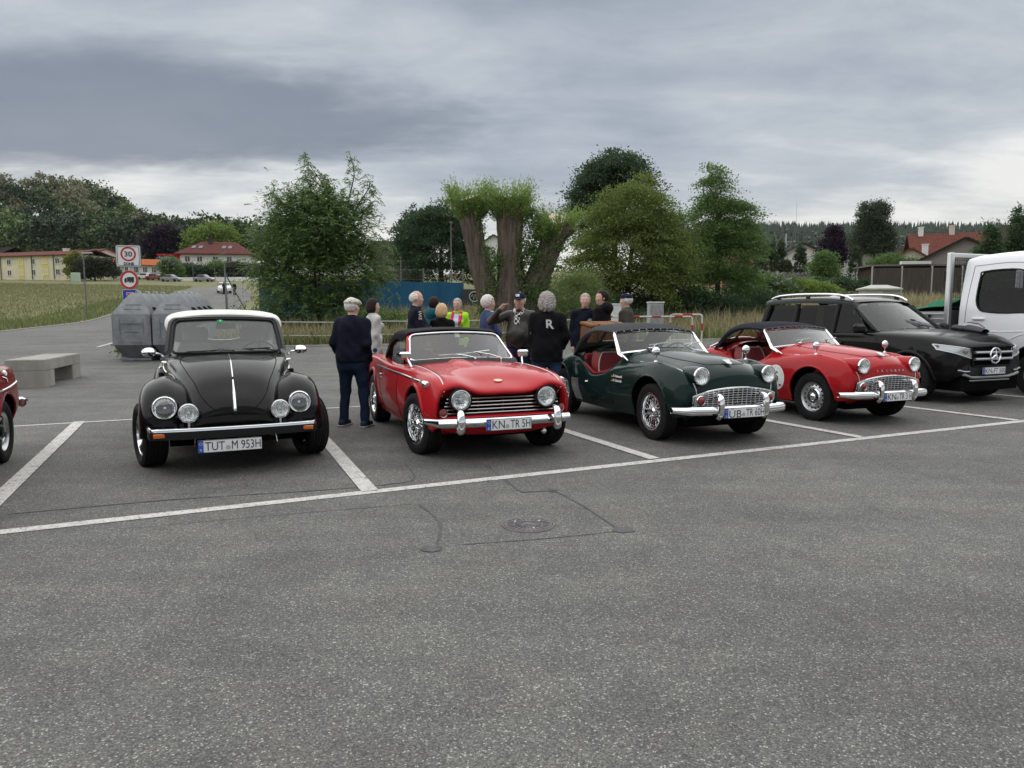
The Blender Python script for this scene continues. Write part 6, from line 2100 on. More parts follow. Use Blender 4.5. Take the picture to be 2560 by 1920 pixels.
	if hair is not None:
		if hairstyle == 'bald':
			def hf(P):
				Q = hl(P)
				d = ellip(Q, (0, -.012, 1.645), (.088, .098, .092))
				d = np.maximum(d, -(1.70 + .25 * (Q[:, 1] + .02) * 0 - Q[:, 2]) * -1 if False else Q[:, 2] - 1.715 + .35 * np.clip(Q[:, 1], -.02, .1))
				d = np.maximum(d, Q[:, 1] - .028)
				return np.maximum(d, 1.585 - Q[:, 2]) + .004 * np.sin(Q[:, 0] * 160) * np.sin(Q[:, 2] * 130)
		else:
			vol = {'short': .012, 'full': .022, 'curly': .040, 'bob': .026, 'long': .03}[hairstyle]
			low = {'short': 1.585, 'full': 1.565, 'curly': 1.505, 'bob': 1.515, 'long': 1.46}[hairstyle]
			amp = {'short': .003, 'full': .004, 'curly': .011, 'bob': .0035, 'long': .008}[hairstyle]
			def hf(P):
				Q = hl(P)
				d = ellip(Q, (0, -.010, 1.662), (.078 + vol, .094 + vol, .096 + vol))
				if low < 1.56:
					d = smin(d, ellip(Q, (0, -.035, 1.60), (.085 + vol, .075 + vol, .075 + vol)), .03)
				face_ = np.maximum(np.maximum(-(Q[:, 1] - .030), Q[:, 2] - 1.705), np.abs(Q[:, 0]) - .085)
				d = np.maximum(d, -np.maximum(-(Q[:, 1] - (.022 + .45 * np.clip(Q[:, 2] - 1.66, 0, .1))), Q[:, 2] - 1.708))
				d = np.maximum(d, low - Q[:, 2] + .5 * np.clip(Q[:, 1], 0, .1))
				return d + amp * (np.sin(Q[:, 0] * 95 + 1.7 * np.sin(Q[:, 2] * 60)) * np.sin(Q[:, 2] * 80 + Q[:, 1] * 70))
		child('hair', hf, hair, (-.17, -.19, 1.40), (.17, .19, 1.80), .0085)
	if hat:
		kind, hm = hat
		def cap(P):
			Q = hl(P)
			if kind == 'flat':
				d = ellip(Q, (0, .01, 1.70), (.107, .128, .060))
				d = smin(d, ellip(Q, (0, .075, 1.685), (.085, .075, .022)), .03)
				d = np.maximum(d, 1.668 - Q[:, 2] - .12 * Q[:, 1])
			else:
				d = ellip(Q, (0, -.004, 1.685), (.092, .112, .085))
				d = np.maximum(d, 1.678 - Q[:, 2])
				if kind == 'ball':
					d = smin(d, ellip(Q, (0, .125, 1.683), (.072, .070, .010)), .012)
			return d
		ho = child('cap', cap, hm, (-.17, -.19, 1.58), (.17, .24, 1.80), .009)
	o['_hw'] = 0
	del o['_hw']
	return o, jo, hw, J
def grey_hair(n, c, v=.35):
	return mat('hair_' + n, c, .7, var=v, scale=60, stretch=(1, 1, .25))
navy = cloth('navy', (.0055, .007, .017))
denim = cloth('denim', (.012, .022, .050))
denim_l = cloth('denim_blue', (.030, .060, .12))
blk = cloth('black', (.0040, .0040, .0052))
g_white = grey_hair('white', (.62, .60, .56), .2)
g_grey = grey_hair('grey', (.36, .34, .32))
g_brown = grey_hair('dark_brown', (.022, .013, .010))
g_blond = grey_hair('blond', (.55, .40, .22))
shoe_d = cloth('navy_shoe', (.03, .035, .06))
def cap_mat():
	m = mat('camouflage_cap', (.55, .53, .47), .9)
	nt = m.node_tree
	b = nt.nodes['Principled BSDF']
	t = nd(nt, 'ShaderNodeTexCoord')
	n = nd(nt, 'ShaderNodeTexNoise', i_Scale=34.0, i_Detail=1.0)
	nt.links.new(t.outputs['Object'], n.inputs['Vector'])
	c = ramp(nt, n.outputs[0], [(.40, (.58, .56, .50)), (.50, (.52, .48, .40)), (.54, (.10, .09, .08)), (.60, (.10, .09, .08)), (.61, (.55, .52, .45))], 'CONSTANT')
	nt.links.new(c, b.inputs['Base Color'])
	return m
def face_to(loc):
	return math.degrees(math.atan2(loc[0], loc[1]))
p_ = person('man in navy sweater and jeans with patterned flat cap, hands in front pockets', (-1.99, 8.88), 18, 1.60, navy, denim, g_white, ('flat', cap_mat()), belly=.06, arms=('pocket', 'pocket'), shoes=shoe_d, head_turn=8, hem=.90, build=1.26, legs=(.05, .05), hairstyle='short', h=.011)
wj = cloth('white_print', (.52, .50, .48), var=.25)
person('dark-haired woman in pale patterned jacket and blue jeans walking past', (-2.33, 12.0), 58, 1.635, wj, denim_l, g_brown, None, arms=('down', 'down'), shoes=cloth('white_shoe', (.6, .6, .6)), hairstyle='bob', female=True, stride=.17, hem=.80, head_turn=8)
q = person('balding white-haired man in navy jacket laughing behind the red soft-top roadster', (-1.53, 11.4), 80, 1.765, navy, denim, g_white, None, arms=('down', 'folded'), hairstyle='bald', belly=.05, build=1.08)
_t5 = link('sleeve_print', text_mesh('sleeve_print', 'FDZ SWI', .05, wpaint, width=.30), q[1])
_p = q[3][1][0] * .5 + q[3][1][1] * .5
_t5.matrix_local = frame((_p[0] + .064, _p[1] + .01, _p[2]), (0, 0, 1), (.1, -1, 0))
teal = cloth('teal', (.012, .085, .115))
person('dark-haired woman in teal hooded jacket turned away from the camera', (-1.40, 12.9), 40, 1.68, teal, denim, g_brown, None, arms=('front', 'front'), hairstyle='full', female=True, hood=True)
person('blonde woman in black jacket seen from behind over the soft top', (-1.13, 11.5), 12, 1.55, blk, denim, g_blond, None, arms=('front', 'front'), hairstyle='bob', female=True, build=1.08)
neon = cloth('neon_lime', (.36, .72, .03))
nw_ = person('grey-haired woman with glasses in open lime and pink sports jacket', (-1.04, 13.6), 190, 1.675, neon, denim, g_grey, None, arms=('down', 'front'), hairstyle='short', female=True, shirt=cloth('pale_shirt', (.55, .62, .70)), open_front=True, build=1.05)
for sg in (-1, 1):
	MB().tube([nw_[2]((sg * .031 + .022 * math.cos(a), .100, 1.642 + .017 * math.sin(a))) for a in np.linspace(0, 2 * math.pi, 15)[:-1]], .0025, 5, closed=True).build('glasses', trim, nw_[0])
blue = cloth('slate_blue', (.040, .062, .140))
bl_ = person('white-haired man in slate blue sweater over a light collar looking sideways', (-.37, 11.1), 72, 1.68, blue, denim, g_white, None, arms=('down', 'down'), hairstyle='full', build=1.06, belly=.04)
MB().tube([(.075 * math.cos(a), .002 + .075 * math.sin(a), 1.492 + .01 * math.sin(a)) for a in np.linspace(0, 2 * math.pi, 25)[:-1]], .017, 8, closed=True).build('shirt_collar', cloth('pale_collar', (.50, .55, .62)), bl_[0])
lea = cloth('dark_leather', (.022, .020, .016), .5)
pc = person('man in navy baseball cap, dark leather jacket and checked scarf holding his ear', (.12, 10.75), 196, 1.715, lea, denim, g_white, ('ball', cloth('navy_cap', (.010, .013, .035))), arms=('down', 'ear'), hairstyle='short', build=1.1, belly=.03, head_pitch=-8, hem=.93)
pr = person('man with curly grey hair in black hooded softshell with a white letter on the back', (.48, 9.75), 8, 1.675, blk, denim_l, g_grey, None, arms=('down', 'hip'), hairstyle='curly', build=1.2, hem=.80, legs=(.02, .02))
ps = person('smiling grey-haired man in navy zip jacket with a round crest facing the camera', (1.24, 12.1), 186, 1.735, navy, denim, g_grey, None, arms=('front', 'down'), hairstyle='short', build=1.1)
person('young dark-haired man in black hooded jacket looking over his shoulder', (1.52, 12.05), 300, 1.785, cloth('plum_black', (.006, .0045, .0055)), denim, g_brown, None, arms=('front', 'front'), hairstyle='short', hood=True, head_turn=-40, build=1.06)
person('man in olive field jacket and navy knit cap standing beside the grey ribbed cabinet', (2.0, 12.5), 296, 1.74, cloth('olive', (.060, .056, .044)), denim, g_white, ('beanie', MATS['cloth_navy_cap']), arms=('pocket', 'front'), hairstyle='short', build=1.08)
o, jo, hw, J = pr
q = link('jacket_letter', text_mesh('jacket_letter', 'R', .13, mat('reflective_print', (.62, .63, .64), .4), bold=.004), jo)
q.matrix_local = frame((.055, -.152, 1.33), (1, 0, .04), (0, -.08, 1))
q = link('jacket_letter', text_mesh('jacket_letter', 'XTC', .03, mat('dim_print', (.25, .25, .26), .5)), jo)
q.matrix_local = frame((-.245, -.065, 1.20), (.6, -.75, 0), (0, 0, 1))
o, jo, hw, J = ps
q = MB().lathe([(.0, .003), (.036, .003), (.038, 0)], n=20).build('crest', mat('crest_blue', (.35, .45, .55), .6, var=.5, scale=80), jo)
q.matrix_local = frame((-.085, .148, 1.30), (-1, -.3, 0), (0, .1, 1))
o, jo, hw, J = pc
q = link('cap_print', text_mesh('cap_print', 'US', .035, wpaint, bold=.003), o)
q.matrix_local = frame(hw((0, .112, 1.735)), (-1, 0, 0), (0, -.45, 1))
sc = mat('checked_scarf', (.65, .64, .6), .9)
_nt = sc.node_tree
_t = nd(_nt, 'ShaderNodeTexCoord')
_c = nd(_nt, 'ShaderNodeTexChecker', i_Scale=26.0)
_c.inputs[1].default_value = (.68, .67, .63, 1)
_c.inputs[2].default_value = (.02, .02, .02, 1)
_nt.links.new(_t.outputs['Object'], _c.inputs[0])
_nt.links.new(_c.outputs[0], _nt.nodes['Principled BSDF'].inputs[0])
MB().tube([(-.07, .0, 1.50), (-.06, .07, 1.46), (0, .125, 1.40), (.055, .08, 1.47), (.07, 0, 1.50)], .032, 10).box((.01, .145, 1.34), (.09, .03, .14), (.1, 0, .1), ch=.012).build('scarf', sc, o)
MB().tube([(.155 * math.cos(a), -.01 + .125 * math.sin(a), .925) for a in np.linspace(0, 2 * math.pi, 25)[:-1]], .014, 6, closed=True).build('sweater_hem', cloth('ochre', (.35, .16, .03)), o)
# ================================================================== vegetation
def leaf_quads(C, N, L, W, droop=0.25):
	"""rhombic leaves at C, blade direction near N, length L, width W"""
	n = len(C)
	d = N + rng.normal(0, .55, (n, 3))
	d[:, 2] -= droop
	d /= np.linalg.norm(d, axis=1, keepdims=True) + 1e-9
	t = np.cross(d, rng.normal(0, 1, (n, 3)))
	t /= np.linalg.norm(t, axis=1, keepdims=True) + 1e-9
	L = L * rng.uniform(.65, 1.3, (n, 1))
	W = W * rng.uniform(.7, 1.25, (n, 1))
	b = np.cross(d, t)
	V = np.stack([C, C + d * L * .5 + t * W * .5 + b * L * .08, C + d * L, C + d * L * .5 - t * W * .5 + b * L * .08], 1)
	return V.reshape(-1, 3)
def quad_mesh(name, V, m):
	F = np.arange(len(V)).reshape(-1, 4)
	return np_mesh(name, V, F, m, smooth=False)
def blob_points(blobs, n, clump=.30, shell=.55, per=26, rough=.16, flat=.75):
	"""leaf positions in clumps spread over ellipsoid lobes"""
	B = np.array(blobs, float)
	vol = np.prod(B[:, 3:6], 1) ** .75
	cnt = np.maximum(1, (n * vol / vol.sum() / per)).astype(int)
	P, N = [], []
	for b, k in zip(B, cnt):
		d = rng.normal(0, 1, (k, 3))
		d /= np.linalg.norm(d, axis=1, keepdims=True)
		d[:, 2] = np.where(d[:, 2] < -.55, -d[:, 2], d[:, 2])
		ph = rng.uniform(0, 6.28, 9)
		nz = np.sin(d[:, 0] * 4.1 + ph[0]) * np.sin(d[:, 1] * 3.7 + ph[1]) + np.sin(d[:, 2] * 5.2 + ph[2] + 2 * d[:, 0]) * .7 + np.sin(d[:, 0] * 9 + ph[3]) * np.sin(d[:, 2] * 8 + ph[4]) * .6
		r = shell + (1 - shell) * rng.random((k, 1)) ** .55
		r = r * (1 + rough * nz[:, None]) + (rng.random((k, 1)) < .07) * rng.uniform(.03, .14, (k, 1)) * (rough > 0)
		c = b[:3] + d * r * b[3:6]
		s = clump * rng.uniform(.6, 1.4, (k, 1, 1))
		g3 = rng.normal(0, 1, (k, per, 3))
		if flat < .5:
			g3[..., 2] -= .8 * (g3[..., 0] * d[:, None, 0] + g3[..., 1] * d[:, None, 1])
		q = c[:, None, :] + g3 * s * np.array([1, 1, flat])
		P.append(q.reshape(-1, 3))
		nn_ = np.repeat(d, per, 0) * .8 + rng.normal(0, .3, (k * per, 3))
		N.append(nn_)
	return np.concatenate(P), np.concatenate(N)
def leaf_mat(name, c, var=.35, transl=.48, rough=.55):
	return mat(name, c, rough, island=var, transl=transl, spec=.3)
bark = mat('bark', (.075, .058, .045), .95, var=.4, scale=5, bump=1.0, bscale=9, stretch=(3, 3, .5))
L_ash = leaf_mat('leaf_ash', (0.122, 0.193, 0.062))
L_dark = leaf_mat('leaf_dark', (0.050, 0.089, 0.042))
L_mid = leaf_mat('leaf_mid', (0.109, 0.185, 0.054))
L_light = leaf_mat('leaf_light', (0.179, 0.263, 0.059))
L_willow = leaf_mat('leaf_willow', (0.210, 0.305, 0.084))
L_purple = leaf_mat('leaf_purple', (0.035, 0.021, 0.038))
L_con = leaf_mat('leaf_conifer', (0.032, 0.060, 0.032), .4, .08)
L_thuja = leaf_mat('leaf_thuja', (0.052, 0.081, 0.038), .4, .1)
L_flower = leaf_mat('leaf_elder', (0.300, 0.300, 0.300), .2, .2)
L_acacia = leaf_mat('leaf_acacia', (.19, .19, .115), .35, .2)
def limb(b, p0, p1, r0, r1, bend=.15, n=7, sides=7):
	p0, p1 = np.array(p0, float), np.array(p1, float)
	mid = (p0 + p1) / 2 + rng.normal(0, bend, 3) * np.linalg.norm(p1 - p0) * .3
	P = cr1(np.array([p0, mid, p1]), n // 2)
	b.tube(P, np.linspace(r0, r1, len(P)), sides)
def tree(name, label, loc, blobs, n, lm, L=.16, W=.075, clump=.30, trunk=.16, cat='tree', group=None, th=None, limbs=10, shell=.55, droop=.25, pinnate=0, pad=None):
	"""blobs are relative to the foot of the trunk"""
	z = tzf(loc[0], loc[1])
	t = thing(name, label, cat, (loc[0], loc[1], z), 0, group)
	B = np.array(blobs, float)
	P, N = blob_points(blobs, n, clump, shell, rough=.05 if shell > .7 else .16) if pad is None else blob_points(blobs, n, pad, .62, 110, .18, .34)
	P[:, 2] = np.maximum(P[:, 2], .05 + .1 * rng.random(len(P)))
	if pinnate:
		k = len(P) // pinnate
		ix = rng.permutation(len(P))[:k]
		C, D = P[ix], N[ix] + rng.normal(0, .3, (k, 3))
		D[:, 2] -= .25
		D /= np.linalg.norm(D, axis=1, keepdims=True)
		S = np.cross(D, [0, 0, 1.])
		S /= np.linalg.norm(S, axis=1, keepdims=True) + 1e-9
		out, dirs = [], []
		for q in range(pinnate):
			f = (q // 2) / (pinnate / 2)
			sg = 1 if q % 2 else -1
			out.append(C + D * f * L * 2.6 + np.array([0, 0, -1]) * (f * f * L * .9))
			dirs.append(D * .6 + S * sg)
		P, N = np.concatenate(out), np.concatenate(dirs)
		n_ = len(P)
		d = N + rng.normal(0, .15, (n_, 3))
		d[:, 2] -= .25
		d /= np.linalg.norm(d, axis=1, keepdims=True)
		tt = np.cross(d, rng.normal(0, .4, (n_, 3)) + [0, 0, 1])
		tt /= np.linalg.norm(tt, axis=1, keepdims=True) + 1e-9
		LL = L * rng.uniform(.7, 1.2, (n_, 1))
		V = np.stack([P, P + d * LL * .5 + tt * W * .5, P + d * LL, P + d * LL * .5 - tt * W * .5], 1).reshape(-1, 3)
	else:
		V = leaf_quads(P, N, L, W, droop)
	link('crown', quad_mesh('crown', V, lm), t)
	b = MB()
	zt = th if th else B[:, 2].mean()
	top = np.array([B[:, 0].mean(), B[:, 1].mean(), zt])
	if trunk:
		limb(b, (0, 0, -.1), top, trunk, trunk * .45, .1, 8, 9)
		for q in range(limbs):
			i = rng.integers(len(B))
			f = rng.uniform(.35, .95)
			p0 = np.array([0, 0, 0]) * (1 - f) + top * f
			d = rng.normal(0, 1, 3)
			d /= np.linalg.norm(d)
			d[2] = abs(d[2])
			limb(b, p0, B[i, :3] + d * B[i, 3:6] * .7, trunk * .35 * (1.2 - f), .012, .2, 6, 5)
		b.build('trunk', bark, t)
	return t
at = lambda px, Y: ((px - 1280) / 1775 * Y * 1.0, Y)
ash = tree('ash_tree', 'bushy multi-stemmed ash with feathery leaves in front of the blue court screen', (-9.15, 34),
		   [(-.2, 0, 2.2, 2.3, 2.2, 2.0), (1.0, .2, 2.6, 1.9, 1.9, 2.2), (-1.1, -.2, 4.1, 1.5, 1.5, 1.8), (.3, -.3, 4.7, 1.8, 1.7, 1.7), (1.4, .2, 4.5, 1.5, 1.4, 1.7), (-1.3, 0, 5.7, .75, .8, .8), (-.3, .1, 5.8, .8, .8, .8), (.8, 0, 5.5, .8, .8, .7), (-2.1, -.2, 3.0, 1.1, 1.1, 1.4), (-1.6, .1, 2.2, 1.0, 1.2, 1.5), (2.0, 0, 2.8, .9, 1.1, 1.5), (-.5, -.3, .9, 1.9, 1.6, .9), (1.1, -.3, .9, 1.7, 1.5, .9)],
		   80000, L_ash, L=.16, W=.062, clump=.34, trunk=.10, limbs=26, pinnate=9, th=4.6)
b = MB()
pts, nor = [], []
for path, dens in (([(1.15, 0, 4.2), (.9, .1, 5.6), (.2, .1, 7.0), (-.6, 0, 8.2)], 90), ([(1.2, 0, 4.4), (1.5, 0, 6.2), (1.75, .1, 7.4), (1.55, .1, 8.35)], 26), ([(1.3, 0, 4.6), (1.8, .1, 5.8), (2.45, .1, 6.8), (2.35, 0, 7.3)], 40), ([(1.05, 0, 5.0), (.6, 0, 6.2), (.5, .2, 7.2)], 80), ([(1.3, 0, 5.0), (2.1, 0, 5.6), (2.75, 0, 6.2)], 34), ([(.6, 0, 5.2), (-.1, 0, 6.2), (-.5, 0, 7.3)], 90), ([(-1.2, 0, 5.0), (-1.7, 0, 6.1), (-2.2, 0, 6.5)], 50), ([(-.9, 0, 5.0), (-1.0, 0, 6.6)], 40)):
	Q = cr1(np.array(path, float), 6)
	b.tube(Q, np.linspace(.045, .012, len(Q)), 6)
	k = rng.integers(len(Q) // 2 if dens < 30 else len(Q) // 3, len(Q), dens)
	c = Q[k] + rng.normal(0, .16, (dens, 3))
	pts.append(c)
	nor.append(rng.normal(0, 1, (dens, 3)) * [1, 1, .4])
b.build('leader', bark, ash)
C, D = np.concatenate(pts), np.concatenate(nor)
D[:, 2] -= .5
D /= np.linalg.norm(D, axis=1, keepdims=True)
S = np.cross(D, [0, 0, 1.])
S /= np.linalg.norm(S, axis=1, keepdims=True) + 1e-9
VV = []
for q in range(11):
	f = (q // 2) / 5.5
	sg = 1 if q % 2 else -1
	p = C + D * f * .42 + np.array([0, 0, -1]) * f * f * .12
	d = D * .8 + S * sg + rng.normal(0, .15, C.shape)
	d[:, 2] -= .3
	d /= np.linalg.norm(d, axis=1, keepdims=True)
	tt = np.cross(d, rng.normal(0, .5, C.shape) + [0, 0, 1])
	tt /= np.linalg.norm(tt, axis=1, keepdims=True)
	VV.append(np.stack([p, p + d * .08 + tt * .028, p + d * .16, p + d * .08 - tt * .028], 1).reshape(-1, 3))
link('leader_leaves', quad_mesh('leader_leaves', np.concatenate(VV), L_ash), ash)
wl = thing('pollard_willow', 'old pollarded willow with three sawn-off stems and tufts of young shoots', 'tree', (-.12, 31.5, tzf(-.12, 31.5)))
def ridged(path, rad, n=40, segs=40, ridge=.05, seed=0, flare=0):
	P = cr1(np.array(path, float), max(2, segs // (len(path) - 1)))
	k = len(P)
	r = np.interp(np.linspace(0, 1, k), np.linspace(0, 1, len(rad)), rad)
	T = np.gradient(P, axis=0)
	T /= np.linalg.norm(T, axis=1, keepdims=True)
	a = np.arange(n) / n * 2 * np.pi
	rg = np.random.default_rng(seed)
	ph = rg.uniform(0, 6, 6)
	G = []
	N = np.array([1., 0, 0])
	for i in range(k):
		N = N - T[i] * (N @ T[i])
		N /= np.linalg.norm(N)
		B = np.cross(T[i], N)
		z = P[i][2]
		w = 1 + ridge * (np.sin(a * 9 + ph[0] + 1.3 * np.sin(z * 2.1 + ph[1])) * .6 + np.sin(a * 17 + ph[2] + 1.6 * np.sin(z * 3.3 + ph[3])) * .5 + np.sin(a * 3 + ph[4] + z) * .8)
		w = w + .02 * rg.standard_normal(n)
		G.append(P[i] + (r[i] * w)[:, None] * (np.cos(a)[:, None] * N + np.sin(a)[:, None] * B))
	return np.array(G), P, T
wbark = mat('willow_bark', (.055, .042, .034), .95, c2=(.155, .125, .10), scale=2.6, bump=1.0, bscale=6, stretch=(3.2, 3.2, .35), detail=9)
cutw = mat('sawn_wood', (.55, .47, .36), .85, var=.25, scale=9)
stems = [([(-.30, .0, -.2), (-.75, 0, 1.2), (-1.15, 0, 2.6), (-1.52, .05, 4.2), (-1.85, .05, 5.95)], [.85, .52, .46, .42, .48]),
		 ([(.05, -.1, -.2), (.1, -.15, 1.2), (.05, -.15, 2.6), (.0, -.1, 4.2), (.0, -.1, 5.95)], [1.0, .74, .54, .52, .60]),
		 ([(.5, 0, -.2), (.9, .1, 1.4), (1.35, .1, 2.7), (1.85, .1, 3.9), (2.25, .1, 4.9)], [.9, .60, .50, .46, .56])]
sh_P, sh_N = [], []
for i, (path, rad) in enumerate(stems):
	G, P, T = ridged(path, rad, 72, 60, .075, i + 3)
	tl = (.34, .14, .7)[i]
	for q in range(-6, 0):
		G[q, :, 2] += (G[q, :, 1] - G[q, :, 1].mean()) * tl * (q + 7) / 6
	st = MB().grid(G, cv=True).build('stem', wbark, wl, sharp=70)
	e = G[-1]
	c = e.mean(0) + T[-1] * .03
	MB().add(np.vstack([e + T[-1] * .02, c[None]]), [(q, (q + 1) % 72, 72) for q in range(72)]).build('sawn_face', cutw, st)
	k = 620
	a = rng.uniform(0, 2 * np.pi, k)
	base = P[-1] - T[-1] * rng.uniform(-.0, 1.1, (k, 1)) ** 1.0 + np.stack([np.cos(a), np.sin(a), np.zeros(k)], 1) * rad[-1] * rng.uniform(.75, 1.0, (k, 1))
	hf_ = (np.sin(a) < -.45) & (base[:, 2] > P[-1][2] - .30)
	base, a = base[~hf_], a[~hf_]
	k = len(base)
	d = np.stack([np.cos(a) * .55, np.sin(a) * .55, rng.uniform(.5, 1.3, k)], 1) + rng.normal(0, .2, (k, 3))
	d /= np.linalg.norm(d, axis=1, keepdims=True)
	for f in np.linspace(.15, 1, 14):
		ln = rng.uniform(.5, 1.15, (k, 1))
		sh_P.append(base + d * ln * f)
		sh_N.append(d)
	k = 120
	f = rng.integers(14, len(P), k)
	a = rng.uniform(0, 2 * np.pi, k)
	rr_ = np.interp(f / len(P), np.linspace(0, 1, len(rad)), rad)[:, None]
	base = P[f] + np.stack([np.cos(a), np.sin(a) * 1.0, np.zeros(k)], 1) * rr_ * .95
	base = base[(base[:, 0] > P[f][:, 0] - .1) | (i == 2)]
	k = len(base)
	d = rng.normal(0, .4, (k, 3)) + [.2, -.2, .6]
	d /= np.linalg.norm(d, axis=1, keepdims=True)
	for q in np.linspace(.1, 1, 9):
		sh_P.append(base + d * q * rng.uniform(.2, .6, (k, 1)))
		sh_N.append(d)
G, P, T = ridged([(1.9, 0, 3.7), (2.2, -.25, 4.3), (2.62, -.35, 4.72)], [.34, .30, .30], 30, 12, .04, 9)
st = MB().grid(G, cv=True).build('stem', wbark, wl, sharp=70)
MB().add(np.vstack([G[-1] + T[-1] * .02, (G[-1].mean(0) + T[-1] * .03)[None]]), [(q, (q + 1) % 30, 30) for q in range(30)]).build('sawn_face', cutw, st)
P_, N_ = np.concatenate(sh_P), np.concatenate(sh_N)
link('shoots', quad_mesh('shoots', leaf_quads(P_, N_, .13, .036, .0), L_willow), wl)
P_, N_ = blob_points([(.75, -.2, 2.6, .9, .6, 1.6), (1.5, -.1, 3.6, .9, .6, 1.3), (-.55, -.4, 2.4, .55, .4, 1.2), (1.0, -.4, 1.0, 1.2, .6, 1.0), (-.9, -.5, .6, .7, .4, .8), (.7, .2, 4.6, .8, .6, 1.2)], 9000, .16, .5)
link('ivy', quad_mesh('ivy', leaf_quads(P_, N_, .13, .07, .2), L_mid), wl)
TG = 'broad-leaved trees beyond the meadow rail'
tree('round_tree', 'dense dark round-crowned tree behind the tennis court', (-7.6, 76), [(0, 0, 3.8, 4.4, 3.6, 3.2), (-1.2, 0, 6.0, 3.1, 2.8, 2.3), (1.4, 0, 5.6, 3.2, 2.8, 2.3), (.0, 0, 7.4, 2.2, 2.4, 1.5), (-2.8, .2, 3.4, 2.2, 2.2, 2.6), (3.2, 0, 3.0, 2.2, 2.2, 2.4), (0, -1, 1.6, 3.8, 2, 1.4)], 42000, L_dark, L=.25, W=.15, clump=.42, trunk=.35, pad=.55)
tree('spruce_tree', 'small spruce top rising behind the dark round tree', (-11.9, 86), [(0, 0, 9.6, .35, .35, .5), (0, 0, 9.0, .8, .8, .4), (0, 0, 8.3, 1.25, 1.25, .4), (0, 0, 7.4, 1.7, 1.7, .5), (0, 0, 6.2, 2.1, 2.1, .6), (0, 0, 4.8, 2.5, 2.5, .7)], 3600, L_con, L=.5, W=.16, clump=.22, trunk=.2, droop=.4, cat='tree')
tree('tall_tree', 'tall dark tree with uneven top behind the sawn willow', (8.65, 62), [(0, 0, 6.0, 3.4, 3.0, 3.4), (-1.2, 0, 8.6, 2.2, 2.2, 2.2), (1.1, 0, 9.2, 2.2, 2.2, 2.0), (.2, 0, 10.9, 2.0, 1.9, 1.4), (-2.2, 0, 7.6, 1.4, 1.6, 2.0), (2.4, .1, 7.6, 1.4, 1.5, 1.8), (-1.6, 0, 10.3, 1.0, 1.0, .9), (1.6, 0, 11.2, .8, .8, .7)], 44000, L_dark, L=.22, W=.13, clump=.36, trunk=.35, pad=.48)
tree('field_maple', 'broad light green tree with layered foliage right of the willow', (6.2, 39), [(0, 0, 3.6, 2.6, 2.2, 2.4), (.4, -.2, 5.4, 1.9, 1.7, 1.7), (.6, 0, 6.8, 1.0, 1.0, .9), (-1.6, -.2, 2.4, 1.6, 1.5, 1.7), (2.0, -.2, 3.0, 1.6, 1.5, 1.9), (-.9, 0, 4.6, 1.3, 1.3, 1.2), (1.5, 0, 4.8, 1.2, 1.2, 1.2), (.1, -.6, 1.4, 2.4, 1.5, 1.2)], 60000, mat('leaf_maple', (.145, .195, .05), .55, island=.4, transl=.48, spec=.3), L=.125, W=.08, clump=.24, trunk=.2, pad=.34)
tree('hazel_shrub', 'pale feathery willow shrub at the foot of the sawn willow', (2.5, 33.5), [(0, 0, 1.3, 1.3, 1.0, 1.2), (.8, .2, 1.5, 1.0, .9, 1.3), (-.5, -.2, .8, .9, .8, .8)], 11000, leaf_mat('leaf_pale', (0.199, 0.263, 0.095)), L=.17, W=.03, clump=.22, trunk=.05, cat='shrub', droop=-.2)
tree('young_ash', 'slender mid green tree between the maple and the tall pointed tree', (9.2, 41), [(0, 0, 2.6, 1.5, 1.4, 2.0), (.3, 0, 4.6, 1.0, 1.0, 1.1), (-.2, -.1, 1.2, 1.5, 1.2, 1.2), (.1, .1, 5.6, .55, .55, .7)], 26000, L_mid, L=.13, W=.06, clump=.24, trunk=.1, pinnate=7)
tree('pointed_tree', 'tall pointed green tree at the right end of the tree row', (12.7, 44), [(0, 0, 3.2, 2.2, 2.0, 2.4), (-.3, 0, 5.4, 1.5, 1.4, 1.6), (-.5, 0, 7.2, .85, .85, 1.2), (.9, 0, 5.8, 1.1, 1.1, 1.2), (1.3, 0, 4.2, 1.3, 1.2, 1.3), (-1.2, 0, 3.4, 1.2, 1.2, 1.5), (-.5, 0, 8.3, .45, .45, .6), (.2, -.3, 1.4, 2.2, 1.4, 1.2)], 56000, L_mid, L=.13, W=.08, clump=.24, trunk=.2, pad=.33)
for (x, y, s, lm, lab) in ((4.6, 35.5, .9, L_dark, 'low dark bramble bush under the maple tree'), (10.6, 40.5, 1.1, L_dark, 'low shadowy bush at the foot of the pointed tree'), (-6.0, 31.5, .8, L_mid, 'ragged weeds and brambles between the ash and the willow'), (-12.6, 33.0, .8, L_mid, 'leafy scrub on the road side of the bushy ash')):
	tree('bramble_bush', lab, (x, y), [(0, 0, .6 * s, 1.6 * s, 1.0 * s, .7 * s), (1.2 * s, 0, .5 * s, 1.2 * s, .8 * s, .6 * s), (-1.2 * s, .1, .5 * s, 1.1 * s, .8 * s, .6 * s)], 5000, lm, L=.14, W=.08, clump=.18, trunk=0, cat='bush')
tree('thicket', 'long low thicket of dark undergrowth below the row of trees', (8.6, 39.5), [(x_, .28 * x_ + .3, .55, 1.3, .9, .75 + .2 * (i_ % 2)) for i_, x_ in enumerate(np.arange(-4.2, 7.5, 1.5))], 20000, L_dark, L=.14, W=.085, clump=.2, trunk=0, cat='bush')
BG = 'garden shrubs in front of the houses'
tree('elder_bush', 'broad elder bush with creamy flower heads left of the transformer kiosk', (20.2, 57), [(0, 0, 1.0, 1.8, 1.6, 1.0), (-1.3, 0, .7, 1.2, 1.3, .8), (1.3, .1, .8, 1.3, 1.3, .9)], 14000, L_mid, L=.17, W=.11, clump=.24, trunk=0, cat='bush')
eb = bpy.data.objects['elder_bush']
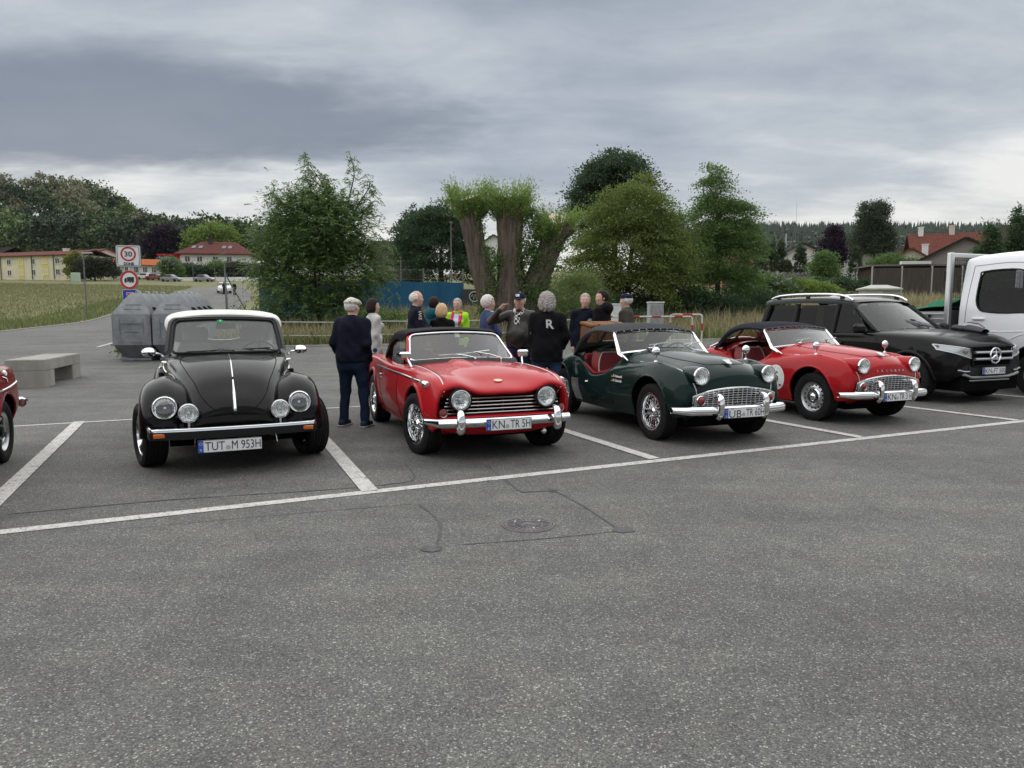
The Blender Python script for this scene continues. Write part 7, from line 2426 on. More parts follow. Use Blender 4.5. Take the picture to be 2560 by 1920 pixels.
P_, N_ = blob_points([(0, -.3, 1.1, 1.9, 1.6, 1.1), (-1.3, -.3, .8, 1.3, 1.3, .8), (1.3, -.2, .9, 1.3, 1.3, .9)], 1300, .08, .97, 9)
link('flower_heads', quad_mesh('flower_heads', leaf_quads(P_, N_, .15, .12, 0), L_flower), eb)
tree('bright_bush', 'bright green rounded shrub beside the flowering elder', (23.6, 58), [(0, 0, .8, 1.6, 1.4, .8), (1.5, 0, .6, 1.3, 1.2, .6), (-1.3, 0, .6, 1.1, 1.1, .6)], 12000, L_light, L=.16, W=.10, clump=.22, trunk=0, cat='bush')
tree('garden_tree', 'leafy green garden tree between the two white houses', (32, 74), [(0, 0, 1.7, 1.3, 1.3, 1.5), (.2, 0, 3.0, .95, .95, .9), (.7, 0, 1.4, 1.0, 1.0, 1.2)], 12000, L_mid, L=.2, W=.13, clump=.28, trunk=.15)
tree('copper_beech', 'dark purple-leaved tree in front of the tall white house', (38.2, 86), [(0, 0, 4.2, 1.4, 1.4, 1.4), (.3, 0, 5.7, 1.0, 1.0, 1.1), (-.6, 0, 3.2, 1.1, 1.1, 1.1), (.8, 0, 3.2, 1.0, 1.1, 1.1), (.2, 0, 6.7, .5, .5, .6)], 13000, L_purple, L=.22, W=.14, clump=.28, trunk=.15)
tree('birch_tree', 'tall drooping birch behind the tall white house', (54, 108), [(0, 0, 6.4, 2.4, 2.2, 3.6), (-.6, 0, 9.6, 1.6, 1.6, 1.9), (.9, 0, 10.2, 1.4, 1.4, 1.4), (1.4, 0, 5.6, 1.8, 1.7, 2.8), (-1.6, 0, 5.4, 1.5, 1.5, 2.4)], 26000, leaf_mat('leaf_birch', (0.056, 0.081, 0.042)), L=.30, W=.13, clump=.36, trunk=.22, droop=1.0)
TGp = 'dark thuja columns beside the white chalet'
for k, (x, y, h_) in enumerate(((27.3, 79, 4.0), (28.8, 80, 4.8), (30.2, 81, 5.0), (31.4, 82, 3.0), (33.3, 83, 4.6))):
	lab = {3: 'short thuja column next to the chalet wall', 4: 'broad thuja column standing in front of the chalet gable'}.get(k, 'tall dark thuja column in the hedge row beside the chalet')
	tree('thuja_column', lab, (x, y), [(0, 0, h_ * .45, .52, .52, h_ * .46), (0, 0, h_ * .75, .34, .34, h_ * .26)], 2600, L_thuja, L=.30, W=.12, clump=.14, trunk=.08, group=TGp if k < 3 else None, shell=.8, droop=-.7, cat='hedge')
tree('thuja_column', 'slim pointed cypress in front of the tall white house', (40.2, 84), [(0, 0, 2.0, .55, .55, 2.2), (0, 0, 3.6, .3, .3, 1.0)], 2200, L_thuja, L=.28, W=.11, clump=.12, trunk=.07, shell=.8, droop=-.7, cat='hedge')
tree('garden_hedge', 'rounded dark garden shrubs right of the tall white house', (46.0, 88), [(0, 0, 1.9, 1.9, 1.8, 1.8), (2.6, 0, 1.7, 2.0, 1.7, 1.5), (-1.4, 0, 1.4, 1.2, 1.3, 1.3)], 14000, L_mid, L=.22, W=.14, clump=.3, trunk=.1, cat='shrub')
tree('garden_hedge', 'low hedge of mixed shrubs in front of the chalet', (27.6, 68), [(0, 0, .5, 3.0, 1.2, .6), (3.6, .2, .7, 2.2, 1.2, .7), (6.6, .2, .6, 2.0, 1.2, .7)], 10000, L_dark, L=.18, W=.11, clump=.24, trunk=0, cat='shrub')
tree('lilac_bush', 'dusky lilac bush below the chalet window', (28.4, 73), [(0, 0, .9, 1.2, 1.2, .8), (1.1, 0, .8, .9, 1.0, .7)], 3800, leaf_mat('leaf_lilac', (0.175, 0.149, 0.175)), L=.24, W=.15, clump=.26, trunk=.05, cat='bush')
for k, (x, y, h_) in enumerate(((35.6, 62, 6.0), (38.6, 63, 7.4))):
	w = h_ * .27
	tree('fir_tree', ('broad bushy fir beside the white van cab', 'tall pointed fir behind the white van cab')[k], (x + 5.5, y), [(0, 0, h_ * f, w * (1.06 - f) * 1.1 + .1, w * (1.06 - f) * 1.1 + .1, h_ * .075) for f in np.linspace(.12, .97, 9)], 20000, leaf_mat('leaf_fir', (0.063, 0.108, 0.045)), L=.30, W=.10, clump=.22, trunk=.16, droop=.1, shell=.3)
LB = 'shrubs along the buildings across the field'
tree('hedge_tree', 'yellow-green conifer bush at the end of the cream housing block', (-90.5, 148), [(0, 0, 2.4, 1.5, 1.5, 2.6), (.3, 0, 4.2, 1.0, 1.0, 1.5)], 3600, leaf_mat('leaf_gold', (0.175, 0.193, 0.052)), L=.4, W=.25, clump=.4, trunk=.2, cat='shrub')
tree('dark_bush', 'large dark brown-green bush between the cream block and the orange roof', (-85.5, 147), [(0, 0, 2.4, 2.6, 2.2, 2.3), (2.4, 0, 2.0, 2.1, 2.0, 2.0), (-2.0, 0, 1.8, 1.7, 1.8, 1.8)], 9000, leaf_mat('leaf_brown', (0.052, 0.060, 0.038)), L=.42, W=.26, clump=.45, trunk=.2, cat='bush')
tree('flowering_bush', 'tall bush with pale blossom at the red gable', (-71.5, 150), [(0, 0, 2.2, 1.9, 1.8, 2.3), (1.0, 0, 1.5, 1.6, 1.6, 1.5)], 6000, L_mid, L=.4, W=.25, clump=.4, trunk=.2, cat='bush')
P_, N_ = blob_points([(0, -.6, 2.6, 1.9, 1.8, 2.1)], 400, .2, .95, 8)
link('blossom', quad_mesh('blossom', leaf_quads(P_, N_, .34, .28, 0), L_flower), bpy.data.objects['flowering_bush'])
for (x, y, s, lm, lab) in ((-71, 158, 1.0, L_dark, 'dark hedge below the white villa'), (-65.5, 160, 1.2, L_mid, 'green hedge below the villa terrace'), (-59.5, 156, 1.2, mat('leaf_brown'), 'brownish bush beside the villa at the road end')):
	tree('hedge_bush', lab, (x, y), [(0, 0, 1.5 * s, 2.6 * s, 2.0 * s, 1.5 * s), (2.8 * s, 0, 1.3 * s, 2.2 * s, 1.8 * s, 1.3 * s)], 6500, lm, L=.4, W=.25, clump=.4, trunk=.15, cat='bush')
tree('bright_tree', 'bright spring-green tree beside the villa roof', (-80, 186), [(0, 0, 7.5, 4.5, 4, 4), (4, 0, 8.5, 4.5, 4, 4)], 10000, L_light, L=.6, W=.4, clump=.75, trunk=.3)
tree('copper_tree', 'dark purple tree behind the orange-roofed building', (-91, 188), [(0, 0, 7.0, 4.5, 4, 5.0), (2.5, 0, 6.0, 4.0, 3.6, 4.2)], 10000, leaf_mat('leaf_plum', (0.028, 0.021, 0.032)), L=.9, W=.55, clump=.9, trunk=.3)
cr_P, cr_N, cr_M = [], [], []
cols = [leaf_mat('wood_dark', (0.030, 0.052, 0.026), .45, .1), leaf_mat('wood_mid', (0.072, 0.109, 0.044), .45, .1), L_acacia, leaf_mat('wood_green', (0.106, 0.156, 0.054), .45, .1)]
VV, MM = [], []
tt_P = []
row = 0
for Y in np.linspace(196, 292, 9):
	us = np.arange(-.86, -.24, .030 * 196 / Y * .95)
	for u in us:
		u = u + rng.uniform(-.010, .010)
		y = Y + rng.uniform(-6, 6)
		x = u * y
		zb = tzf(x, y)
		ht = rng.uniform(11, 16.5) * (1.0 if Y < 280 else 1.02)
		w = rng.uniform(3.4, 5.4)
		nl = 620 if Y > 215 else 800
		lob = [(x, y, zb + ht * .62, w, w, ht * .36)]
		for q in range(4):
			a = rng.uniform(0, 6.28)
			lob.append((x + math.cos(a) * w * .55, y + math.sin(a) * w * .55, zb + ht * rng.uniform(.45, .85), w * .55, w * .55, ht * .2))
		P, N = blob_points(lob, nl, .62, .7, 14)
		V = leaf_quads(P, N, .92, .66, .1)
		r = rng.random()
		up = (zb > 18) and (u < -.50)
		mi = (2 if up and r < .34 else 0 if r < .62 else 1 if r < .88 else 3)
		VV.append(V)
		MM.append(np.full(len(V) // 4, mi))
V = np.concatenate(VV)
F = np.arange(len(V)).reshape(-1, 4)
o = link('hill_forest', np_mesh('hill_forest', V, F, cols, np.concatenate(MM), smooth=False))
tag(o, 'mixed deciduous forest with pale blossoming crowns covering the hill', 'forest')
o['kind'] = 'stuff'
VV, MM = [], []
N_T = 7000
for k in range(N_T):
	t = rng.random()
	y = 640 + 620 * t ** .8 if k % 3 else rng.uniform(1090, 1240)
	u = rng.uniform(.15, .86)
	x = u * y
	zb = tzf(x, y)
	if zb < 30 and rng.random() < .5:
		continue
	con = rng.random() < .35 + .6 * (zb > 95)
	ht = rng.uniform(9, 22) if con else rng.uniform(11, 17)
	nlv = 7
	for q in range(nlv):
		f = q / nlv
		if con:
			rad = ht * .19 * (1 - f) + .5
			a = np.arange(5) / 5 * 2 * np.pi + rng.uniform(0, 6)
			tip = np.array([x, y, zb + ht * (f + .26)])
			ring = np.stack([x + rad * np.cos(a), y + rad * np.sin(a), np.full(5, zb + ht * f) + rng.normal(0, .6, 5)], 1)
			for e in range(5):
				VV.append([ring[e], ring[(e + 1) % 5], tip, tip])
				MM.append(0)
		else:
			rad = ht * .36 * math.sin(math.pi * min(1, .25 + f * .85))
			for e in range(5):
				c = np.array([x, y, zb + ht * (.2 + f * .8)]) + rng.normal(0, 1, 3) * rad * [.6, .6, .3]
				d1, d2 = rng.normal(0, 1, 3), rng.normal(0, 1, 3)
				s_ = rad * .55
				VV.append([c - d1 * s_, c - d2 * s_, c + d1 * s_, c + d2 * s_])
				MM.append(1)
V = np.array(VV).reshape(-1, 3)
F = np.arange(len(V)).reshape(-1, 4)
o = link('ridge_forest', np_mesh('ridge_forest', V, F, [leaf_mat('ridge_conifer', (0.025, 0.045, 0.028), .35, 0), leaf_mat('ridge_leaf', (0.052, 0.077, 0.038), .35, 0)], MM, smooth=False))
tag(o, 'dark spruce forest on the distant ridge behind the houses', 'forest')
o['kind'] = 'stuff'
def grass(name, label, n, region, hmin, hmax, wid, m, lean=.35, dens=None):
	"""scattered blades: region is a list of sampled (x,y)"""
	P = region(n)
	n = len(P)
	z = tz(P[:, 0], P[:, 1])
	a = rng.uniform(0, 2 * np.pi, n)
	t = np.stack([np.cos(a), np.sin(a), np.zeros(n)], 1)
	h_ = rng.uniform(hmin, hmax, (n, 1)) if dens is None else (hmin + (hmax - hmin) * dens(P))[:, None] * rng.uniform(.6, 1.2, (n, 1))
	le = rng.normal(0, lean, (n, 2)) * h_
	B = np.column_stack([P, z - .02])
	tip = B + np.column_stack([le, h_])
	mid = B + np.column_stack([le * .35, h_ * .55])
	w = wid * rng.uniform(.6, 1.4, (n, 1))
	V = np.stack([B - t * w, B + t * w, mid + t * w * .7, tip, mid - t * w * .7], 1).reshape(-1, 3)
	q = np.arange(n) * 5
	F = np.stack([q, q + 1, q + 2, q + 3, q + 4], 1)
	o = link(name, np_mesh(name, V, F, m, smooth=False))
	tag(o, label, 'grass')
	o['kind'] = 'stuff'
	return o
def in_region(poly, x0, x1, y0, y1, pw=1.0):
	def f(n):
		P = np.column_stack([rng.uniform(x0, x1, n), y0 + (y1 - y0) * rng.random(n) ** pw])
		P = P[in_poly(P, poly)]
		return P[~in_poly(P, LOT)]
	return f
G_dry = leaf_mat('grass_dry', (.30, .27, .145), .4, .35, .8)
G_green = leaf_mat('grass_green', (.15, .19, .07), .4, .4, .8)
G_seed = leaf_mat('grass_seed', (.38, .34, .215), .35, .35, .8)
RM = np.array([(-9, 25.0), (8.4, 28.9), (60, 41), (60, 66), (-14, 50), (-18, 46.5), (-11.6, 27.4)])
grass('meadow_grass', 'tall dry meadow grass behind the rail', 120000, in_region(RM, -18, 60, 25, 66, 1.5), .28, .75, .014, G_dry)
grass('green_grass', 'fresh green undergrowth along the edge of the parking lot', 50000, in_region(RM, -18, 60, 25, 62, 2.0), .15, .45, .016, G_green)
grass('seed_grass', 'pale seeding grass stalks in the meadow', 26000, in_region(RM, -18, 60, 25.5, 66, 1.3), .6, 1.05, .010, G_seed, .18)
edge = np.array([(-11.6, 27.2), (-8.4, 25.05), (8.4, 28.85), (40, 36.2), (40, 38), (8.4, 30.8), (-8.0, 27.2), (-11, 29.2)])
grass('verge_weeds', 'thick low weeds along the asphalt edge', 60000, in_region(edge, -12, 40, 25, 38), .15, .6, .022, G_green, .5)
LM = np.array([(-19.4, 13.4), (-26.1, 35.9), (-33.3, 59), (-52, 117), (-140, 150), (-160, 90), (-70, 40), (-40, 14)])
grass('field_grass', 'mown-high hay meadow on the slope below the buildings', 150000, in_region(LM, -110, -19, 20, 150, .8), .15, .42, .030, leaf_mat('grass_field', (.21, .215, .105), .4, .35, .8))
grass('field_verge', 'green grass verge along the side road', 40000, in_region(np.array([(-19.4, 13.4), (-26.1, 35.9), (-33.3, 59), (-44, 92), (-48, 92), (-38, 59), (-31, 35.9), (-25, 13.4)]), -48, -19, 13, 92), .15, .5, .03, G_green)
tree('weed_clump', 'clump of green weeds growing beside the recycling containers', (-10.75, 20.0), [(0, 0, .25, .28, .2, .3), (.12, .1, .4, .16, .15, .25)], 900, L_mid, L=.12, W=.045, clump=.08, trunk=0, cat='weeds')
# ================================================================== buildings and street furniture
m_pane = mat('window_pane', (.035, .04, .045), .12, spec=.6)
m_frame = mat('window_frame', (.70, .70, .68), .5)
def px(sx, Y):
	return (sx - 1280) / 1775 * Y
class House:
	"""walls with real window openings set in as frame and pane; local -y is the front"""
	def __init__(self, name, label, loc, rot, W, D, H, wall, cat='building', sink=.6, group=None):
		self.t = thing(name, label, cat, (loc[0], loc[1], loc[2] if len(loc) > 2 else tzf(*loc[:2])), R(rot), group)
		self.W, self.D, self.H = W, D, H
		MB().box((0, 0, H / 2 - sink / 2), (W, D, H + sink)).build('wall', wall, self.t)
	def win(self, x, z, w, h, side='front', n=2, m=None, pane=None):
		o = sub('window', self.t)
		if side == 'front':
			o.location = (x, -self.D / 2, z)
		else:
			sg = 1 if side == 'right' else -1
			o.location = (sg * self.W / 2, x, z)
			o.rotation_euler = (0, 0, sg * math.pi / 2)
		b = MB()
		t = min(.09, w * .1)
		b.box((0, -.03, h / 2), (w + 2 * t, .10, t)).box((0, -.05, -h / 2), (w + 3 * t, .16, t)).box((-w / 2, -.03, 0), (t, .10, h)).box((w / 2, -.03, 0), (t, .10, h))
		for k in range(1, n):
			b.box((-w / 2 + w * k / n, -.025, 0), (t * .8, .08, h))
		b.build('frame', m or m_frame, o)
		MB().box((0, -.004, 0), (w, .03, h)).build('pane', pane or m_pane, o)
	def door(self, x, w, h, m, name='door'):
		MB().box((x, -self.D / 2 - .02, h / 2), (w, .10, h)).build(name, m, self.t)
	def gable(self, m, rise, over=.4, along='x', wallm=None, th=.18):
		W, D, H = self.W, self.D, self.H
		b = MB()
		if along == 'x':
			for s in (-1, 1):
				P = [[(-W / 2 - over, 0, H + rise), (W / 2 + over, 0, H + rise)], [(-W / 2 - over, s * (D / 2 + over), H - rise * over / (D / 2)), (W / 2 + over, s * (D / 2 + over), H - rise * over / (D / 2))]]
				b.sheet(np.array(P), th if s < 0 else -th)
			g_ = [(0, -D / 2), (0, D / 2)]
			if wallm:
				for s in (-1, 1):
					MB().prism([(-D / 2, 0), (D / 2, 0), (0, rise)], (s * (W / 2 - .1), 0, H), (0, 1, 0), (0, 0, 1), .1 * s).build('gable_wall', wallm, self.t)
		else:
			for s in (-1, 1):
				P = [[(0, -D / 2 - over, H + rise), (0, D / 2 + over, H + rise)], [(s * (W / 2 + over), -D / 2 - over, H - rise * over / (W / 2)), (s * (W / 2 + over), D / 2 + over, H - rise * over / (W / 2))]]
				b.sheet(np.array(P), -th if s < 0 else th)
			if wallm:
				for y_ in (-D / 2 + .1, D / 2):
					MB().prism([(-W / 2, 0), (W / 2, 0), (0, rise)], (0, y_, H), (1, 0, 0), (0, 0, 1), .1).build('gable_wall', wallm, self.t)
		self.roof = b.build('roof', m, self.t, smooth=False)
		return self.roof
	def hip(self, m, rise, over=.6, inset=.5):
		W, D, H = self.W / 2 + over, self.D / 2 + over, self.H
		r = W - D * inset * 2
		V = [(-W, -D, H), (W, -D, H), (W, D, H), (-W, D, H), (-r, 0, H + rise), (r, 0, H + rise), (-W, -D, H - .25), (W, -D, H - .25), (W, D, H - .25), (-W, D, H - .25)]
		F = [(0, 1, 5, 4), (1, 2, 5), (2, 3, 4, 5), (3, 0, 4), (6, 7, 1, 0), (7, 8, 2, 1), (8, 9, 3, 2), (9, 6, 0, 3), (9, 8, 7, 6)]
		self.roof = MB().add(V, F).build('roof', m, self.t, smooth=False)
		return self.roof
	def chimney(self, x, y, z, w, h, m):
		MB().box((x, y, z + h / 2), (w, w, h)).box((x, y, z + h), (w * 1.2, w * 1.2, .12)).build('chimney', m, self.roof)
tile = lambda n, c: mat('tiles_' + n, c, .9, spec=.12, var=.25, scale=1.2, bump=.8, bscale=3, stretch=(3, .6, 3))
t_or, t_red, t_brn, t_gry, t_mar = tile('orange', (.34, .105, .036)), tile('red', (.115, .040, .030)), tile('brown', (.030, .024, .021)), tile('grey', (.040, .038, .037)), tile('maroon', (.11, .042, .038))
w_cream = mat('wall_cream', (.62, .58, .42), .9, var=.08, scale=.5)
w_yel = mat('wall_yellow', (.62, .53, .20), .9)
w_white = mat('wall_white', (.66, .66, .64), .9, var=.06, scale=.4)
w_red = mat('wall_red', (.38, .02, .03), .8)
blue_d = mat('blue_door', (.03, .14, .36), .5)
A, B = np.array([-115.5, 162.0]), np.array([-89.5, 154.0])
c_ = (A + B) / 2
L_ = np.linalg.norm(B - A)
hb = House('housing_block', 'cream two-storey housing block with red roof across the field', (c_[0], c_[1], 8.4), math.degrees(math.atan2(B[1] - A[1], B[0] - A[0])), L_, 9, 5.0, w_cream)
hb.gable(t_red, 1.1, .6)
for k in range(8):
	x = -L_ / 2 + 1.8 + k * (L_ - 3.4) / 7
	for z in (1.45, 3.75):
		hb.win(x, z, 1.15, 1.15)
	if k % 2 == 1:
		MB().box((x, -4.52, 2.5), (1.7, .05, 4.9)).build('colour_bay', w_yel, hb.t)
for x in (-L_ / 2 + 6.2, 1.5, L_ / 2 - 6):
	MB().cyl((x, -4.62, 0), (x, -4.62, 5), .09, n=8).build('downpipe', mat('pipe_grey', (.13, .13, .13), .6), hb.t)
hb.chimney(6, 0, 5.7, .9, 1.0, w_white)
sm = House('outbuilding', 'low shed with brown roof left of the cream housing block', (-146, 198, 11.0), -18, 24, 9, 5.5, w_cream)
sm.gable(t_brn, 2.2, .8)
sm2 = House('gable_house', 'white gable end behind the cream housing block', (-101, 172, 8.8), -30, 14, 9, 5.6, w_white)
sm2.gable(t_red, 1.7, .5, wallm=w_white)
og = House('clubhouse', 'white building with orange tiled roof, blue doors and red end wall', (-88.0, 165, 7.8), 12, 15.6, 8, 4.2, w_white)
og.gable(t_or, 1.4, .5, wallm=w_red)
for k in range(8):
	og.win(-6.6 + 1.85 * k, 3.1, .95, 1.25, n=3)
for x, w, h, nm in ((-5.0, 2.0, 1.5, 'garage_door'), (-2.4, .9, 1.4, 'door'), (1.7, 1.7, 1.7, 'garage_door'), (4.9, 1.8, 1.8, 'garage_door')):
	og.door(x, w, h, blue_d, nm)
MB().box((7.75, 0, 2.1), (.3, 7.8, 4.2)).build('red_wall', w_red, og.t)
MB().box((8.8, -2.6, 1.5), (2.2, 3, 3.0)).build('red_porch', w_red, og.t)
vl = House('villa', 'white villa with maroon hipped roof and red-edged terrace', (-72.5, 178, 9.8), 8, 16, 10, 5.6, w_white)
vl.hip(t_mar, 3.3, .8, .42)
for x in (-6, -3.2, .4, 3.6):
	vl.win(x, 4.3, 1.2, 1.3)
vl.chimney(-1.6, -1.0, 7.8, .8, 2.0, mat('dark_brick', (.06, .045, .04), .9))
for x in (-5.0, -3.4, 2.0, 3.4):
	o = MB().box((x, -2.9, 7.35), (.9, 1.4, .08), (R(30), 0, 0)).build('roof_window', m_pane, vl.roof)
MB().box((-10.2, -2, 1.9), (4.8, 6, 3.8)).build('annex', w_white, vl.t)
MB().box((-10.2, -2, 5.25), (5.4, 6.4, .35)).build('annex_roof', w_red, vl.t)
MB().box((-8.2, -4.9, 4.4), (1.0, .3, 1.8)).build('red_pillar', w_red, vl.t)
MB().box((-10.6, -4.6, 4.5), (3.4, .2, 1.2)).build('glazed_front', m_pane, vl.t)
MB().box((-10.2, -5.2, 3.6), (5.4, .2, .8)).build('balcony_wall', w_white, vl.t)
lw = MB().box((0, 0, 0), (27, .4, 1.5)).build('garden_wall', w_white)
tag(lw, 'long low white wall beside the parked cars below the villa', 'wall')
lw.location = (-59, 146, 7.75)
lw.rotation_euler = (0, 0, R(-8))
ch = House('brown_house', 'house with steep brown roof and white gable behind the tennis court', (-15.4, 97, 4.2), 4, 5.6, 9, 3.6, w_white)
ch.gable(t_brn, 3.0, .6)
ch.win(-1.6, 2.3, 1.5, 1.2, m=mat('brown_frame', (.08, .05, .035), .7))
ch.win(.9, 2.3, 1.5, 1.2, m=MATS['brown_frame'])
MB().box((1.6, -2.8, 4.9), (1.8, 1.6, 1.2)).build('dormer', w_white, ch.roof)
cg = House('garage', 'low garage with brown tiled roof in front of the brown house', (-14.2, 86, 3.6), 4, 6, 5, 1.3, mat('wall_stone', (.32, .28, .25), .9))
cg.gable(t_brn, 1.3, .5)
gh = House('grey_house', 'small white house with grey roof glimpsed right of the sawn willow', (-5.2 + 2.0, 130, 8.0), 0, 7, 8, 4.4, w_white)
gh.gable(t_gry, 2.4, .5, 'y', w_white)
c1 = House('chalet', 'white chalet with broad grey gable roof behind the thuja hedge', (41.5, 105, 5.4), -12, 8.6, 10, 3.2, w_white)
c1.gable(t_gry, 2.3, .7, 'y', w_white)
c1.win(-1.9, 1.7, 1.2, 1.2)
c1.win(2.2, 1.2, 1.6, 1.6)
for z in (3.3, 3.7, 4.1):
	MB().box((0, -5.03, z), (7.2 - (z - 3) * 6.0, .04, .05)).build('cladding_joint', mat('joint_grey', (.35, .35, .35), .9), c1.t)
c2 = House('town_house', 'tall white gabled house with dark windows behind the purple tree', (54.5, 116, 6.1), -16, 7.2, 9, 3.7, w_white)
c2.gable(t_gry, 2.5, .5, 'y', w_white)
for x, z in ((-.55, 4.6), (.55, 4.6)):
	c2.win(x, z, .8, 1.2, n=1)
for x in (-2.0, 2.0):
	c2.win(x, 2.6, 1.0, 1.0)
	c2.win(x, .5, 1.1, 1.1)
c3 = House('pink_house', 'low pinkish house with dark red roof half hidden by the pointed tree', (26.6, 86, 4.5), 10, 5.6, 8, 2.1, mat('wall_pink', (.38, .20, .15), .9))
c3.gable(t_mar, 2.0, .5)
c3b = House('carport', 'flat brown carport beside the pinkish house', (24.6, 76, 3.9), 5, 3.2, 4, 1.2, mat('dark_timber', (.06, .045, .035), .9))
MB().box((0, 0, 1.35), (4.2, 5, .25)).build('roof', t_brn, c3b.t)
c4 = House('red_roof_house', 'large house with steep red tiled roof and two chimneys', (60.8, 101, 5.9), -22, 8.5, 9, 3.4, mat('wall_beige', (.52, .47, .40), .9))
c4.gable(t_red, 3.0, .6)
c4.chimney(-3.2, -.4, 5.4, .6, 2.0, w_white)
c4.chimney(.6, -.3, 5.4, .6, 2.1, mat('wall_beige'))
c5 = House('small_house', 'small cream house with low red roof and white chimney', (53.0, 96, 5.5), -25, 4.6, 6, 2.6, mat('wall_beige'))
c5.gable(t_red, 1.5, .5, 'y', mat('wall_beige'))
c5.chimney(1.9, 1.0, 3.0, .7, 1.9, w_white)
c6 = House('barn', 'grey boarded barn with brown eaves behind the board fence', (47.6, 76, 4.0), -28, 7.4, 6, 2.9, mat('grey_boards', (.24, .22, .20), .9, var=.2, scale=2, stretch=(.5, .5, 8)))
c6.gable(t_brn, 2.0, .5, 'y', MATS['grey_boards'])
c7 = House('edge_house', 'dark-roofed beige house beyond the firs by the van', (61.0, 82, 4.2), -35, 8, 8, 5.2, mat('wall_beige'))
c7.gable(t_brn, 2.0, .7)
fr_ = House('flat_shed', 'long flat-roofed shed behind the board fence', (39.5, 70, 3.2), -8, 9.5, 4, 2.55, mat('dark_timber'))
MB().box((0, 0, 2.65), (10.4, 5, .16)).build('roof', mat('roof_felt', (.16, .15, .145), .9), fr_.t)
MB().box((-1.2, -2.6, 2.86), (2.6, .5, .28)).build('roof_box', w_white, fr_.t)
for k, (sx, Y, w, h, r_, cw, cr_, lab) in enumerate(((1958, 135, 9, 4, 0, w_white, t_gry, 'distant white house with grey roof behind the thuja hedge'), (2075, 150, 10, 4.2, 10, mat('wall_beige'), t_gry, 'distant beige house with grey roof left of the birch'), (2260, 150, 10, 4.5, -20, w_white, t_brn, 'distant white house with brown roof right of the birch'), (2310, 170, 12, 4.4, -10, mat('wall_beige'), t_gry, 'distant grey-roofed house behind the small cream house'))):
	hh = House('village_house', lab, (px(sx, Y), Y, 3.0 + .055 * (Y - 60)), r_, w, 8, h, cw)
	hh.gable(cr_, 2.2, .5)
	hh.win(-2, 2.4, 1.2, 1.2)
	hh.win(2, 2.4, 1.2, 1.2)
bf = thing('board_fence', 'tall dark vertical-board fence with three pale posts behind the van', 'fence', (35.2, 62.5, tzf(35.2, 62.5)), R(-8))
m_brd = mat('dark_boards', (.085, .074, .066), .9, var=.35, scale=1.5, stretch=(8, 1, .4))
for k in range(3):
	x0 = -3.6 + 2.45 * k
	pn = MB().box((x0 + 1.2, .03, 1.3), (2.36, .03, 2.45)).build('panel', m_brd, bf)
	for q in range(24):
		MB().box((x0 + .07 + q * .0985, -.01, 1.3), (.062, .035, 2.5)).build('board', m_brd, pn)
	MB().box((x0 - .01, 0, 1.36), (.10, .12, 2.75)).build('post', mat('pale_post', (.36, .35, .33), .8), bf)
MB().box((3.74, 0, 1.36), (.10, .12, 2.75)).build('post', MATS['pale_post'], bf)
tk = thing('transformer_kiosk', 'pale grey electrical kiosk with shallow roof in the meadow', 'kiosk', (24.6, 48, tzf(24.6, 48)), R(-10))
m_kio = mat('kiosk_grey', (.44, .44, .40), .8, var=.1, scale=2)
MB().box((0, 0, .62), (2.1, 1.5, 1.5)).build('wall', m_kio, tk)
V = [(-1.2, -.9, 1.37), (1.2, -.9, 1.37), (1.2, .9, 1.37), (-1.2, .9, 1.37), (-.5, 0, 1.62), (.5, 0, 1.62), (-1.2, -.9, 1.28), (1.2, -.9, 1.28), (1.2, .9, 1.28), (-1.2, .9, 1.28)]
MB().add(V, [(0, 1, 5, 4), (1, 2, 5), (2, 3, 4, 5), (3, 0, 4), (6, 7, 1, 0), (7, 8, 2, 1), (8, 9, 3, 2), (9, 6, 0, 3), (9, 8, 7, 6)]).build('roof', m_kio, tk, smooth=False)
for k in range(2):
	d_ = MB().box((.28 + .55 * k, -.76, .60), (.5, .03, 1.2)).build('door', mat('kiosk_door', (.25, .26, .25), .7), tk)
	for q in range(6):
		MB().box((.28 + .55 * k, -.78, .85 + .05 * q), (.36, .02, .02)).build('louvre', m_kio, d_)
cb = thing('ribbed_cabinet', 'weathered grey ribbed utility cabinet at the edge of the meadow', 'cabinet', (5.22, 26.0, tzf(5.22, 26.0)), R(4))
m_cab = mat('cabinet_grey', (.42, .43, .42), .8, c2=(.26, .27, .27), scale=5, stretch=(3, 3, .8))
MB().box((0, 0, .77), (.53, .36, 1.54), ch=.02).build('shell', m_cab, cb)
MB().box((0, 0, 1.56), (.57, .40, .05), ch=.012).build('lid', mat('cabinet_lid', (.55, .56, .55), .7), cb)
for k in range(11):
	MB().box((-.22 + .044 * k, -.186, .78), (.014, .02, 1.36)).build('rib', m_cab, cb)
cb2 = thing('plain_cabinet', 'smooth white utility cabinet behind the men by the meadow', 'cabinet', (4.05, 27.0, tzf(4.05, 27.0)), R(4))
MB().box((0, 0, .73), (.62, .36, 1.46), ch=.02).build('shell', mat('cabinet_white', (.60, .61, .60), .7), cb2)
MB().box((0, 0, 1.48), (.66, .40, .05), ch=.012).build('lid', MATS['cabinet_white'], cb2)
MB().box((.20, -.19, .8), (.03, .02, .12)).build('handle', trim, cb2)
m_brw, m_brr = mat('barrier_cream', (.50, .49, .43), .6, var=.15, scale=10), mat('barrier_red', (.36, .03, .025), .6, var=.2, scale=10)
